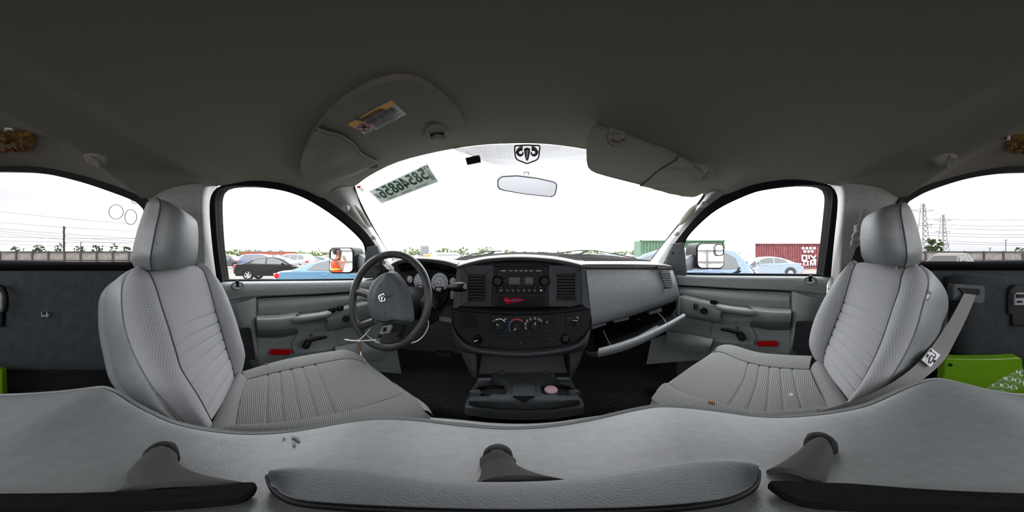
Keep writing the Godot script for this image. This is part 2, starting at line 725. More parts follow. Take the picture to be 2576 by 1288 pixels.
# distance ahead at which the sight line to (x, y) meets the headliner
func head_d(x: float, y: float) -> float:
	var best := 1e9
	var found := 2.0
	var k := Vector2((x - 1288.0) / F, (644.0 - y) / F)
	for r in headliner_pts.size() - 1:
		var z: float = headliner_pts[r][0].z
		if z > -0.8: break
		for c in headliner_pts[r].size() - 1:
			var t := [headliner_pts[r][c], headliner_pts[r][c + 1], headliner_pts[r + 1][c + 1], headliner_pts[r + 1][c]]
			var q := []
			for p in t:
				q.append(Vector2(p.x, p.y - EYE) / -p.z)
			for tr in [[0, 1, 2], [0, 2, 3]]:
				var a: Vector2 = q[tr[0]]
				var b: Vector2 = q[tr[1]]
				var d: Vector2 = q[tr[2]]
				var den := (b - a).cross(d - a)
				if absf(den) < 1e-12: continue
				var wb := (k - a).cross(d - a) / den
				var wc := (b - a).cross(k - a) / den
				if wb >= -0.01 and wc >= -0.01 and wb + wc <= 1.01:
					var iz: float = (1.0 - wb - wc) / -t[tr[0]].z + wb / -t[tr[1]].z + wc / -t[tr[2]].z
					return 1.0 / iz
				var dist: float = k.distance_to(a)
				if dist < best:
					best = dist
					found = -t[tr[0]].z
	return found

func hang(drop: float) -> Callable:
	return func(x: float, y: float) -> float: return head_d(x, y) - drop

func build_shell() -> void:
	# ceiling
	headliner_pts = headliner_net()
	var mb := MB.new()
	mb.body(headliner_pts, Vector3(0, 0.035, 0))
	tag(obj("ceiling", mb, M.headliner), "taupe cloth headliner arching over the whole cab", "ceiling", "", "structure")
	# floor
	mb = MB.new()
	mb.box(Vector3(0, -0.03, -1.0), Vector3(5.4, 0.06, 4.9), Basis(), 0.01)
	tag(obj("floor", mb, M.floor_rubber), "black rubber cab floor strewn with dirt", "floor", "", "structure")
	# outer skin below the windows
	var plan := [Vector3(-2.72, 0, 1.34), Vector3(-2.72, 0, -2.34), Vector3(-1.5, 0, -2.42), Vector3(-0.9, 0, -3.0), Vector3(-0.9, 0, -3.4), Vector3(0.98, 0, -3.4), Vector3(0.98, 0, -3.0), Vector3(1.62, 0, -2.42), Vector3(2.72, 0, -2.34), Vector3(2.72, 0, 1.34)]
	var tops := [0.70, 0.70, 0.60, 0.60, 0.70, 0.70, 0.60, 0.60, 0.70, 0.70]
	for i in plan.size():
		var a: Vector3 = plan[i]
		var b: Vector3 = plan[(i + 1) % plan.size()]
		var h: float = minf(tops[i], tops[(i + 1) % plan.size()])
		mb = MB.new()
		var dir := (b - a).normalized()
		mb.box((a + b) / 2 + Vector3(0, h / 2 - 0.06, 0), Vector3(a.distance_to(b) + 0.02, h + 0.06, 0.04), Basis(dir, Vector3.UP, dir.cross(Vector3.UP)), 0.005)
		var nm: String = ["wall_left", "wall_left_rear", "wall_left_door", "wall_left_front", "wall_front", "wall_right_front", "wall_right_door", "wall_right_rear", "wall_right", "wall_rear"][i]
		var lb: String = ["dark painted cab side below the glass beside the driver's rear quarter", "dark painted cab back below the rear glass behind the driver's seat", "outer skin of the driver's door", "dark front corner of the cab beside the driver's footwell", "dark firewall behind the dashboard", "dark front corner of the cab beside the passenger footwell", "outer skin of the passenger's door", "dark painted cab back below the rear glass behind the passenger seat", "dark painted cab side below the glass beside the passenger's rear quarter", "dark painted cab wall closing the rear below the added back glass"][i]
		tag(obj(nm, mb, M.carpet if i in [3, 4, 5] else M.rear_panel), lb, "wall", "", "structure")
	# windshield
	var top := pl([892, 469, 2.5, 930, 442, 2.45, 1000, 408, 2.38, 1100, 382, 2.32, 1200, 366, 2.28, 1290, 361, 2.26, 1380, 363, 2.27, 1480, 377, 2.3, 1560, 397, 2.35, 1650, 432, 2.42, 1720, 462, 2.46, 1772, 490, 2.5])
	var low := pl([990, 668, 3.1, 1100, 668, 3.22, 1290, 668, 3.28, 1480, 668, 3.24, 1640, 668, 3.12])
	var w1 := thing("window_1", "wide curved windshield glass above the dashboard", "window", Vector3.ZERO, "", "structure")
	mb = MB.new()
	mb.grid(net([shifted(top, Vector3(0, 0.01, -0.02)), low], 40, 8))
	obj("pane", mb, M.clear_glass, w1)
	var glass := net([shifted(top, Vector3(0, 0.01, -0.02)), low], 40, 8)
	mb = MB.new()
	mb.tube(even(pl([891, 470, 2.5, 900, 497, 2.6, 925, 548, 2.76, 960, 610, 2.96, 988, 655, 3.08]), 20), 0.006, 6)
	mb.tube(even(pl([1772, 490, 2.5, 1750, 520, 2.6, 1712, 560, 2.76, 1672, 610, 2.96, 1640, 652, 3.08]), 20), 0.006, 6)
	obj("edge_gasket", mb, M.seal, w1)
	# dotted shade band along the top of the glass
	var bt := []
	var bl := []
	for q in [[1140, 374, 1140, 376], [1170, 371, 1180, 390], [1200, 367, 1216, 405], [1245, 364, 1245, 414], [1290, 362, 1293, 416], [1376, 364, 1376, 413], [1430, 370, 1430, 409], [1500, 381, 1500, 402]]:
		bt.append(P(q[0], q[1], 2.275))
		bl.append(P(q[2], q[3], 2.27 + (q[3] - 361.0) * .0031))
	mb = MB.new()
	mb.grid(net([bt, bl], 24, 4))
	obj("shade_band", mb, M.frit_film, w1)
	var band := MB.new()
	for r in 15:
		for c in 64:
			var x := 1130.0 + c * 5.6 + (2.8 if r % 2 else 0.0)
			var base := 363.0 + pow((x - 1300.0) / 190.0, 2.0) * 13.0
			var y := base + 2.0 + r * 2.9
			var lim := 400.0 - pow((x - 1310.0) / 180.0, 2.0) * 14.0
			if y > lim or x > 1478.0: continue
			if absf(x - 1326) < 36 and y > 361: continue
			if absf(x - 1190) < 24 and y > 388: continue
			var d := 2.27 + (y - 361.0) * 0.0031
			var s := 0.9
			var a := P(x - s, y, d); var b := P(x, y - s, d); var e := P(x + s, y, d); var f := P(x, y + s, d)
			band.flat(); band.tri(a, b, e); band.tri(a, e, f)
	var fr := obj("shade_dots", band, M.print_grey, w1)
	fr.set_meta("kind", "stuff")
	# front pillars
	var p1 := thing("trim_1", "pale grey front pillar cover beside the steering wheel", "pillar trim", Vector3.ZERO, "", "structure")
	var out_l := pc(dl, [808, 494, 869, 537, 919, 582, 952, 628, 985, 690], -0.005)
	var in_l := pl([892, 468, 2.5, 908, 517, 2.66, 940, 575, 2.86, 988, 655, 3.08, 1010, 700, 3.15])
	var mid_l := []
	var ea := even(out_l, 12)
	var eb := even(in_l, 12)
	for i in 12: mid_l.append(ea[i].lerp(eb[i], 0.5) * Vector3(0.975, 1, 0.975) + Vector3(0, 0.006, 0))
	mb = MB.new()
	mb.body(net([out_l, mid_l, in_l], 24, 8), Vector3(-0.02, 0, -0.05))
	obj("cover", mb, M.pillar_grey, p1)
	mb = MB.new()
	mb.grid(swell(net([pl([889, 517, 2.42, 898, 530, 2.47, 918, 562, 2.60, 929, 573, 2.66]), pl([895, 515, 2.44, 914, 535, 2.53, 930, 560, 2.64, 936, 571, 2.70])], 14, 8), func(u, v): return 0.006 * sin(PI * u) * sin(PI * v)))
	obj("grip_pad", mb, M.visor_cloth, p1)
	for q in [[867, 523, 8.0, 2.38], [938, 598, 5.0, 2.62]]:
		mb = MB.new()
		mb.slab(pf(q[3], oval(q[0], q[1], q[2], q[2])), Vector3(0, 0, -0.03), 0.002)
		obj("screw_cap", mb, M.pillar_grey, p1)
	var p2 := thing("trim_2", "pale grey front pillar cover beside the glove box", "pillar trim", Vector3.ZERO, "", "structure")
	var out_r := pc(dr, [1826, 488, 1757, 540, 1699, 608, 1676, 648, 1650, 700], -0.005)
	var in_r := pl([1772, 489, 2.5, 1750, 520, 2.62, 1700, 574, 2.86, 1640, 652, 3.08, 1610, 700, 3.15])
	var mid_r := []
	ea = even(out_r, 12)
	eb = even(in_r, 12)
	for i in 12: mid_r.append(ea[i].lerp(eb[i], 0.5) * Vector3(0.975, 1, 0.975) + Vector3(0, 0.006, 0))
	mb = MB.new()
	mb.body(net([out_r, mid_r, in_r], 24, 8), Vector3(0.02, 0, -0.05))
	obj("cover", mb, M.pillar_grey, p2)
	mb = MB.new()
	mb.grid(swell(net([pl([1753, 511, 2.45, 1735, 524, 2.5, 1716, 546, 2.6, 1706, 566, 2.68]), pl([1755, 516, 2.44, 1746, 537, 2.5, 1728, 557, 2.58, 1708, 569, 2.68])], 14, 8), func(u, v): return 0.006 * sin(PI * u) * sin(PI * v)))
	obj("grip_pad", mb, M.visor_cloth, p2)
	for q in [[1773, 514, 8.0, 2.38], [1705, 588, 5.0, 2.62]]:
		mb = MB.new()
		mb.slab(pf(q[3], oval(q[0], q[1], q[2], q[2])), Vector3(0, 0, -0.03), 0.002)
		obj("screw_cap", mb, M.pillar_grey, p2)
	# pillars behind the doors
	var p3 := thing("trim_3", "grey rear pillar cover between the driver's door and back glass", "pillar trim", Vector3.ZERO, "", "structure")
	mb = MB.new()
	mb.body(net([pl([366, 455, 2.17, 372, 560, 2.18, 370, 640, 2.2, 368, 800, 2.2]), pl([420, 460, 2.16, 425, 560, 2.17, 432, 640, 2.19, 440, 800, 2.2]), pl([490, 455, 2.18, 492, 540, 2.19, 500, 640, 2.2, 506, 800, 2.22]), pl([519, 450, 2.19, 513, 520, 2.20, 520, 640, 2.22, 530, 800, 2.24]), pl([556, 448, 2.28, 536, 490, 2.29, 542, 640, 2.34, 552, 800, 2.35])], 24, 8), Vector3(-0.02, 0, -0.05))
	obj("cover", mb, M.pillar_grey, p3)
	var p4 := thing("trim_4", "grey rear pillar cover with belt slot between the passenger's door and back glass", "pillar trim", Vector3.ZERO, "", "structure")
	mb = MB.new()
	mb.body(net([pl([2270, 455, 2.17, 2264, 560, 2.18, 2266, 640, 2.2, 2268, 810, 2.2]), pl([2220, 460, 2.16, 2214, 560, 2.17, 2205, 640, 2.19, 2198, 810, 2.2]), pl([2150, 455, 2.18, 2146, 540, 2.19, 2135, 640, 2.2, 2126, 810, 2.22]), pl([2118, 450, 2.19, 2120, 520, 2.20, 2110, 640, 2.22, 2100, 810, 2.24]), pl([2080, 448, 2.28, 2102, 490, 2.29, 2094, 640, 2.34, 2082, 810, 2.35])], 24, 8), Vector3(0.02, 0, -0.05))
	obj("cover", mb, M.pillar_grey, p4)
	mb = MB.new()
	mb.tube(spline(pl([2165, 530, 2.158, 2176, 527, 2.158, 2179, 535, 2.158, 2172, 580, 2.163, 2160, 580, 2.165]), 4, true), .003, 6, true)
	obj("belt_slot", mb, M.pillar_grey, p4)
	# rear quarters: upholstered back panel, black sill, glass
	for side in 2:
		var fx := func(x: float) -> float: return x if side == 0 else 2576.0 - x
		var nm := "wall_back_left" if side == 0 else "wall_back_right"
		var wb := thing(nm, "dark felt cab back panel behind the driver's seat" if side == 0 else "dark felt cab back panel with belt outlet behind the passenger seat", "wall panel", Vector3.ZERO, "", "structure")
		mb = MB.new()
		var lines := []
		for r in [[676, 2.13], [690, 2.105], [760, 2.10], [850, 2.09], [925, 2.10], [940, 2.14], [1010, 2.16]]:
			var l := []
			for x in [-320, -100, 0, 100, 200, 300, 380]:
				l.append(P(fx.call(x), r[0] + (0 if x > -10 else 0), r[1]))
			lines.append(l)
		mb.body(net(lines, 20, 6), Vector3(0, 0, -0.04))
		obj("felt_panel", mb, M.rear_panel, wb)
		mb = MB.new()
		var sl := []
		for r in [[659, 2.19], [664, 2.12], [672, 2.10], [681, 2.11]]:
			var l := []
			for x in [-320, 0, 200, 330, 380]:
				l.append(P(fx.call(x), r[0] + (3.0 if x == -320 else (0.0 if side == 0 else -1.0)) , r[1]))
			sl.append(l)
		mb.body(net(sl, 12, 4), Vector3(0, -0.02, -0.05))
		obj("sill", mb, M.sill_black, wb)
		var wn := thing("window_4" if side == 0 else "window_5", "back glass, tint added to dim the sky, behind the driver's headrest" if side == 0 else "back glass, tint added to dim the sky, behind the passenger headrest", "window", Vector3.ZERO, "", "structure")
		var so: Array
		var si: Array
		if side == 0:
			so = pc(d_back, [-420, 416, -200, 416, 0, 417, 100, 420, 200, 439, 290, 467, 340, 487, 370, 500, 380, 530], -0.005)
			si = pc(d_back, [-420, 430, -200, 430, 0, 430, 100, 435, 200, 457, 290, 487, 335, 505, 356, 520, 366, 545], 0.0)
		else:
			so = pc(d_back, [2996, 416, 2776, 416, 2576, 417, 2500, 423, 2420, 439, 2340, 462, 2300, 479, 2266, 497, 2256, 525], -0.005)
			si = pc(d_back, [2996, 431, 2776, 431, 2576, 432, 2500, 438, 2420, 453, 2340, 479, 2300, 499, 2280, 514, 2268, 540], 0.0)
		mb = MB.new()
		mb.body(net([so, si], 40, 3), Vector3(0, 0, -0.04))
		obj("seal", mb, M.seal, wn)
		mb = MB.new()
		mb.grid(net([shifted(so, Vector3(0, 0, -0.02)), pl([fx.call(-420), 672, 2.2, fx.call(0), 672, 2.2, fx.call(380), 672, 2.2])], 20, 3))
		obj("pane", mb, M.sky_dimming_glass, wn)
		for q in ([[292, 533, 18, 18], [329, 546, 15, 19], [341, 506, 9, 6]] if side == 0 else []):
			mb = MB.new()
			mb.tube(pf(2.195, oval(q[0], q[1], q[2], q[3], 32)), .0012, 5, true)
			obj("suction_ring_mark", mb, M.print_grey, wn)
	# unseen glass round the back, added to let frontal skylight into the cab
	var w6 := thing("window_6", "unseen glass round the rear of the cab, added for frontal skylight", "window", Vector3.ZERO, "", "structure")
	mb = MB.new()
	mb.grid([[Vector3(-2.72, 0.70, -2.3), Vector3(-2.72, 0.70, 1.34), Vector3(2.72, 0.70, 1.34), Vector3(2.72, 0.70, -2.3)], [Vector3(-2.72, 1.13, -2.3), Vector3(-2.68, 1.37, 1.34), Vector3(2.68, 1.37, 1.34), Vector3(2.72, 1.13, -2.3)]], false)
	obj("pane", mb, M.fill_glass, w6)

# ------------------------------------------------------------------ the two doors
func build_doors() -> void:
	for side in 2:
		door(side)

func door(side: int) -> void:
	var X := func(x: float) -> float: return x if side == 0 else 2636.0 - x
	var Y := func(y: float) -> float: return y if side == 0 else y - 13.0 - (y - 704.0) * 0.045
	var D := dl if side == 0 else dr
	var q := func(a: Array) -> Array:   # x, y, offset triples on the door
		var o := []
		for i in range(0, a.size(), 3):
			var x: float = X.call(a[i])
			var y: float = Y.call(a[i + 1])
			o.append(P(x, y, D.call(x, y) + a[i + 2]))
		return o
	var q2 := func(a: Array, off: float) -> Array:
		var o := []
		for i in range(0, a.size(), 2):
			o.append(a[i]); o.append(a[i + 1]); o.append(off)
		return q.call(o)
	var back := Vector3(-0.02, 0, -0.03) if side == 0 else Vector3(0.02, 0, -0.03)
	var who := "driver's" if side == 0 else "passenger's"
	var t := thing("door_1" if side == 0 else "door_2", "grey plastic driver's door trim with armrest and red reflector" if side == 0 else "grey plastic passenger's door trim with mirror switch, armrest and red reflector", "door", Vector3.ZERO, "", "structure")
	# main moulding
	var mb := MB.new()
	mb.body(net([
		q.call([548, 706, .03, 642, 705, .03, 760, 704, .03, 892, 702, .03, 935, 698, .03]),
		q.call([548, 712, -.015, 642, 711, -.02, 760, 710, -.02, 892, 708, -.02, 950, 704, -.02]),
		q.call([556, 730, -.03, 642, 727, -.03, 760, 724, -.03, 892, 720, -.03, 960, 716, -.03]),
		q.call([560, 756, -.02, 642, 744, -.025, 760, 740, -.025, 882, 733, -.025, 970, 728, -.025]),
	], 30, 5), back)
	obj("upper_moulding", mb, M.door_grey, t)
	mb = MB.new()
	mb.body(net([
		q.call([556, 738, .03, 642, 732, .03, 760, 728, .03, 882, 722, .03, 972, 716, .03]),
		q.call([560, 758, .004, 642, 752, .004, 760, 747, .004, 882, 740, .004, 974, 734, .004]),
		q.call([575, 790, 0, 642, 790, 0, 760, 775, .0, 882, 760, .0, 980, 750, .0]),
		q.call([600, 850, 0, 642, 850, .0, 760, 840, .01, 882, 830, .01, 990, 830, .02]),
		q.call([640, 930, 0, 690, 930, .0, 760, 930, .01, 882, 930, .02, 1010, 940, .03]),
	], 30, 6), back)
	obj("lower_moulding", mb, M.door_grey, t)
	# rear upright strip of the trim
	mb = MB.new()
	mb.body(net([q2.call([560, 765, 575, 805, 600, 850, 640, 925], -.012), q2.call([600, 762, 608, 805, 625, 850, 655, 925], -.03), q2.call([640, 750, 641, 805, 643, 850, 652, 920], -.03), q2.call([643, 750, 645, 805, 648, 850, 656, 920], .0)], 16, 5), back)
	obj("rear_strip", mb, M.door_grey, t)
	# inset cloth-like panel with a dark groove round it
	mb = MB.new()
	mb.tube(even(q2.call([643, 800, 642, 757, 646, 750, 700, 746, 800, 742, 884, 736, 930, 734], -.003), 30), 0.004, 6)
	obj("groove", mb, M.black, t)
	mb = MB.new()
	mb.body(net([q2.call([650, 756, 760, 750, 884, 742, 935, 739], -.006), q2.call([650, 770, 760, 766, 884, 754, 945, 750], -.016), q2.call([650, 792, 745, 786, 828, 776, 880, 763], -.008)], 20, 5), back)
	obj("inset_panel", mb, M.door_grey, t)
	# armrest
	mb = MB.new()
	mb.body(net([
		q.call([646, 792, .0, 700, 789, .0, 755, 783, .0]),
		q.call([646, 801, -.055, 700, 799, -.055, 745, 793, -.05]),
		q.call([646, 808, -.065, 700, 807, -.065, 738, 804, -.06]),
		q.call([647, 826, -.055, 700, 826, -.055, 742, 824, -.045]),
		q.call([648, 846, -.02, 700, 846, -.02, 745, 838, -.01]),
		q.call([648, 850, .0, 700, 850, .0, 748, 842, .0]),
	], 18, 5), back)
	obj("armrest", mb, M.door_grey, t)
	mb = MB.new()
	mb.body(net([q2.call([648, 829, 700, 829, 744, 826], -.058), q2.call([649, 838, 700, 838, 746, 833], -.045), q2.call([650, 847, 700, 847, 747, 839], -.022)], 12, 4), Vector3(0, 0, -0.012))
	obj("armrest_pad", mb, M.door_dark, t)
	# switch block ahead of the armrest
	mb = MB.new()
	mb.body(net([
		q.call([745, 790, .0, 812, 782, .0, 860, 768, .0, 905, 756, .0]),
		q.call([752, 793, -.03, 815, 786, -.045, 862, 774, -.045, 925, 760, -.045]),
		q.call([820, 802, -.05, 845, 795, -.05, 875, 786, -.05, 932, 774, -.05]),
		q.call([822, 824, -.035, 845, 820, -.035, 880, 812, -.035, 936, 800, -.035]),
		q.call([828, 834, .0, 850, 830, .0, 885, 822, .0, 938, 812, .0]),
	], 18, 5), back)
	obj("switch_block", mb, M.door_grey, t)
	# pull handle, a bar with a scooped grip behind it
	mb = MB.new()
	mb.tube(even(q.call([738, 806, -.045, 752, 803, -.075, 780, 799, -.085, 810, 794, -.08, 828, 789, -.06]), 20), [.012, .02, .022, .022, .022, .022, .022, .022, .022, .022, .022, .022, .022, .022, .022, .022, .022, .021, .02, .016], 10, false, 0.8)
	obj("pull_handle", mb, M.door_grey, t)
	mb = MB.new()
	mb.body(net([q2.call([748, 812, 790, 809, 826, 802], -.004), q2.call([752, 822, 790, 822, 830, 818], .012), q2.call([750, 838, 790, 836, 832, 830], -.004)], 14, 5), back)
	obj("grip_hollow", mb, M.door_grey, t)
	# scooped lower field round the crank
	mb = MB.new()
	mb.grid(swell(net([q2.call([748, 842, 800, 836, 842, 832], -.004), q2.call([735, 868, 790, 872, 850, 868], -.004), q2.call([742, 890, 800, 884, 880, 874], -.006)], 16, 6), func(u, v): return -0.0035 * sin(PI * u) * sin(PI * v)))
	obj("crank_field", mb, M.door_grey, t)
	# window crank
	var ck := MB.new()
	ck.tube(even(q.call([822, 847, -.05, 800, 851, -.055, 780, 857, -.058, 765, 863, -.055]), 14), [.006, .0095, .0105, .011, .011, .011, .011, .011, .012, .0125, .013, .014, .013, .008], 10, false, 0.8)
	var crank := obj("window_crank", ck, M.black, t)
	mb = MB.new()
	var kp: Vector3 = q.call([771, 868, -.05])[0]
	mb.lathe([Vector2(0, .03), Vector2(.014, .03), Vector2(.018, .024), Vector2(.018, -.05)], kp, Vector3(0.3 if side == 0 else -0.3, 0, 1), 16)
	obj("hub", mb, M.black, crank)
	mb = MB.new()
	mb.lathe([Vector2(0, .006), Vector2(.005, .006), Vector2(.0065, .003), Vector2(.0065, -.01)], q.call([781, 844, -.012])[0], Vector3(0, 0, 1), 12)
	obj("screw", mb, M.steel, t)
	# red reflector
	mb = MB.new()
	mb.slab(q2.call(rr(704, 886, 58, 18, 9), -.008), Vector3(0, 0, -.02), 0.003)
	obj("reflector_rim", mb, M.door_grey, t)
	mb = MB.new()
	mb.slab(q2.call(rr(704, 886, 53, 14, 7), -.014), Vector3(0, 0, -.02), 0.003)
	obj("reflector", mb, M.reflector_red, t).set_meta("label", "red reflector lens")
	# lock knob in an oval cup
	mb = MB.new()
	mb.tube(q2.call(oval(598, 719, 15, 8.5), -.034), 0.005, 8, true)
	obj("lock_cup", mb, M.door_grey, t)
	mb = MB.new()
	mb.tube(q.call([598, 721, -.045, 598, 714, -.045, 597, 708, -.045, 597, 706, -.045]), [.006, .0065, .0075, .006], 10)
	obj("lock_knob", mb, M.black, t)
	# switches
	if side == 0:
		for s in [[835, 779], [855, 774]]:
			mb = MB.new()
			mb.slab(q.call([s[0] - 10, s[1] + 1.5, -.056, s[0] - 6, s[1] - 3, -.053, s[0] + 10, s[1] - 5, -.053, s[0] + 9, s[1] + 1, -.056, s[0] - 6, s[1] + 4, -.058]), Vector3(0, -.01, 0), 0.001)
			var sw := obj("window_switch", mb, M.gloss_black, t)
			mb = MB.new()
			mb.slab(q.call([s[0] - 5, s[1] + 1, -.062, s[0] - 3, s[1] - 2, -.06, s[0] + 5, s[1] - 3.5, -.06, s[0] + 5, s[1] - .5, -.062]), Vector3(0, -.008, 0), 0.001)
			obj("rocker", mb, M.button, sw)
		mb = MB.new()
		mb.lathe([Vector2(0, .02), Vector2(.015, .02), Vector2(.018, .014), Vector2(.018, -.05)], q.call([871, 801, -.05])[0], Vector3(0.3, 0, 1), 18)
		obj("mirror_knob", mb, M.black, t)
	else:
		mb = MB.new()
		mb.slab(pc(dr, [1786, 759, 1789, 754, 1803, 756, 1806, 760, 1800, 763, 1790, 762], -.065), Vector3(0, -.008, 0), 0.001)
		obj("window_switch", mb, M.gloss_black, t)
		mb = MB.new()
		mb.slab(pc(dr, rr(1751, 772, 8.5, 16, 4), -.062), Vector3(0, 0, -.02), 0.001)
		var os := obj("mirror_switch", mb, M.gloss_black, t)
		for yy in [768.5, 775.5]:
			mb = MB.new()
			mb.slab(pc(dr, rr(1751, yy, 5, 4.5, 2), -.065), Vector3(0, 0, -.01), 0.0007)
			obj("rocker", mb, M.screen_grey, os)
		mb = MB.new()
		mb.lathe([Vector2(0, .012), Vector2(.009, .014), Vector2(.012, .018), Vector2(.016, .016), Vector2(.018, .01), Vector2(.018, -.05)], P(1771, 782, dr(1771, 782) - .055), Vector3(-0.3, 0, 1), 18)
		obj("mirror_knob", mb, M.black, t)
		mb = MB.new()
		mb.slab(pc(dr, oval(1789, 781, 1.0, 1.0, 8), -.058), Vector3(0, 0, -.01))
		obj("screw_hole", mb, M.black, t)
	# flat dark slab painted as a shaded opening in the rear strip, map pocket below, sail panel
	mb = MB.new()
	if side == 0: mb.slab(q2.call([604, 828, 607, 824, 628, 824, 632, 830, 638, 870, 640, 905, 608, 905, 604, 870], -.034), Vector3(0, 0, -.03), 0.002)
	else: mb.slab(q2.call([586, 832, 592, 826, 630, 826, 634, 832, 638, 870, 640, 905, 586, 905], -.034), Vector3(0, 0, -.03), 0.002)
	obj("rear_opening_shade", mb, M.dash_black, t)
	mb = MB.new()
	mb.body(net([q2.call([842, 874, 900, 862, 960, 852], -.03), q2.call([848, 890, 900, 884, 960, 878], -.05), q2.call([855, 908, 900, 906, 965, 905], -.04)], 14, 5), back)
	obj("map_pocket", mb, M.door_grey, t)
	mb = MB.new()
	if side == 0:
		mb.slab(pc(dl, [922, 622, 948, 617, 958, 640, 966, 690, 950, 700, 915, 700, 914, 672], -.02), Vector3(0, 0, -.04), 0.004)
	else:
		mb.slab(pc(dr, [1694, 612, 1721, 610, 1729, 688, 1726, 694, 1690, 694, 1672, 690, 1676, 650], -.02), Vector3(0, 0, -.04), 0.004)
	obj("sail_panel", mb, M.chin_grey, t)
	if side == 1:
		mb = MB.new()
		mb.slab(pc(dr, oval(1693, 637, 2.5, 2.5, 12), -.024), Vector3(0, 0, -.01), 0.0005)
		obj("screw_hole", mb, M.black, t)
		mb = MB.new()
		mb.slab(pc(dr, rr(1708, 680, 12, 6, 3), -.024), Vector3(0, 0, -.01), 0.0005)
		obj("screw_cover", mb, M.chin_grey, t)
	# window of the door
	var w := thing("window_2" if side == 0 else "window_3", "driver's side door glass in a black seal" if side == 0 else "passenger's side door glass in a black seal", "window", Vector3.ZERO, "", "structure")
	var so: Array
	var si: Array
	if side == 0:
		so = pc(dl, [546, 712, 534, 620, 527, 530, 533, 488, 558, 466, 616, 455, 663, 454, 713, 461, 772, 480, 812, 497, 869, 538, 919, 584, 952, 632], -.01)
		si = pc(dl, [562, 708, 550, 620, 544, 530, 546, 492, 560, 474, 597, 468, 655, 469, 713, 479, 772, 500, 830, 535, 880, 574, 915, 611, 922, 640], -.004)
	else:
		so = pc(dr, [2090, 697, 2098, 610, 2107, 520, 2103, 483, 2080, 462, 2029, 452, 1970, 451, 1893, 464, 1823, 489, 1757, 540, 1699, 610, 1675, 650], -.01)
		si = pc(dr, [2069, 694, 2080, 610, 2091, 510, 2090, 486, 2080, 472, 2048, 466, 1990, 467, 1912, 479, 1854, 500, 1796, 531, 1749, 572, 1722, 606, 1716, 640], -.004)
	mb = MB.new()
	mb.body(net([so, shifted(si, Vector3(0, 0, .012)), si], 60, 3), Vector3(0, 0, -0.05))
	obj("seal", mb, M.seal, w)
	mb = MB.new()
	mb.tube(pc(dl, [560, 706, 720, 706, 895, 704], .01) if side == 0 else pc(dr, [2072, 693, 1900, 691, 1727, 689], .01), 0.008, 6)
	obj("sill_wiper", mb, M.seal, w)
	var shp: Array = even(si, 40)
	var far := Vector3(0, 0, -0.025)
	mb = MB.new()
	if side == 0:
		mb.sheet(shifted(shp + pc(dl, [919, 700, 895, 712, 562, 712]), far))
	else:
		mb.sheet(shifted(shp + pc(dr, [1722, 690, 1730, 700, 2069, 700]), far))
	obj("pane", mb, M.clear_glass, w)

# ------------------------------------------------------------------ dashboard
func dg(x: float, _y := 0.0) -> float:
	return 2.47 + maxf(0.0, x - 1475.0) * 0.0009

func air_vent(t: Node3D, x0: float, y0: float, x1: float, y1: float, d: float, n: int, flare: int) -> void:
	# four frame bars round a dark well, slats across, fins behind, a tray with a thumbwheel below
	var o := [x0 - 20, y0 - 22, x1 + (21 if flare == 0 else 20), y1 + 14] if flare == 0 else [x0 - 21, y0 - 20, x1 + 22, y1 + 16]
	var mb := MB.new()
	mb.body([pf(d - .004, [o[0], o[1], o[2], o[1] - (0 if flare else 0)]), pf(d + .02, [x0, y0, x1, y0])], Vector3(0, 0, -.03))
	mb.body([pf(d - .004, [o[0], o[3], o[2], o[3]]), pf(d + .03, [x0, y1, x1, y1])], Vector3(0, 0, -.03))
	mb.body([pf(d - .004, [o[0], o[1], o[0], o[3]]), pf(d + .03, [x0, y0, x0, y1])], Vector3(0, 0, -.03))
	mb.body([pf(d - .004, [o[2], o[1], o[2], o[3]]), pf(d + .03, [x1, y0, x1, y1])], Vector3(0, 0, -.03))
	var v := obj("air_vent", mb, M.chin_grey, t)
	mb = MB.new()
	mb.slab(pf(d + .07, [x0 - 1, y0 - 1, x1 + 1, y0 - 1, x1 + 1, y1 + 1, x0 - 1, y1 + 1]), Vector3(0, 0, -.01))
	obj("well", mb, M.black, v)
	var grid_y1 := y1 - 11.0
	for i in n:
		var y := y0 + 3.0 + (grid_y1 - y0 - 3.0) * i / (n - 1)
		mb = MB.new()
		mb.box(P((x0 + x1) / 2, y, d + .022), Vector3((x1 - x0) / F * d, .0034, .018), Basis(Vector3.RIGHT, 0.25), .001)
		obj("slat", mb, M.chin_grey, v)
	for i in 4:
		var x := x0 + (x1 - x0) * (i + 1) / 5.0
		mb = MB.new()
		mb.box(P(x, (y0 + grid_y1) / 2, d + .055), Vector3(.0016, (grid_y1 - y0) / F * d, .012))
		obj("fin", mb, M.button, v)
	mb = MB.new()
	mb.slab(pf(d + .02, [x0, grid_y1 + 4, x1, grid_y1 + 4, x1, y1, x0, y1]), Vector3(0, 0, -.02), .001)
	obj("tray", mb, M.dash_black, v)
	mb = MB.new()
	var cx := x0 + (x1 - x0) * (0.38 if flare == 0 else 0.62)
	mb.slab(pf(d + .012, rr(cx, grid_y1 + 8, 17, 5, 2.5)), Vector3(0, 0, -.02), .002)
	obj("thumbwheel", mb, M.button, v)

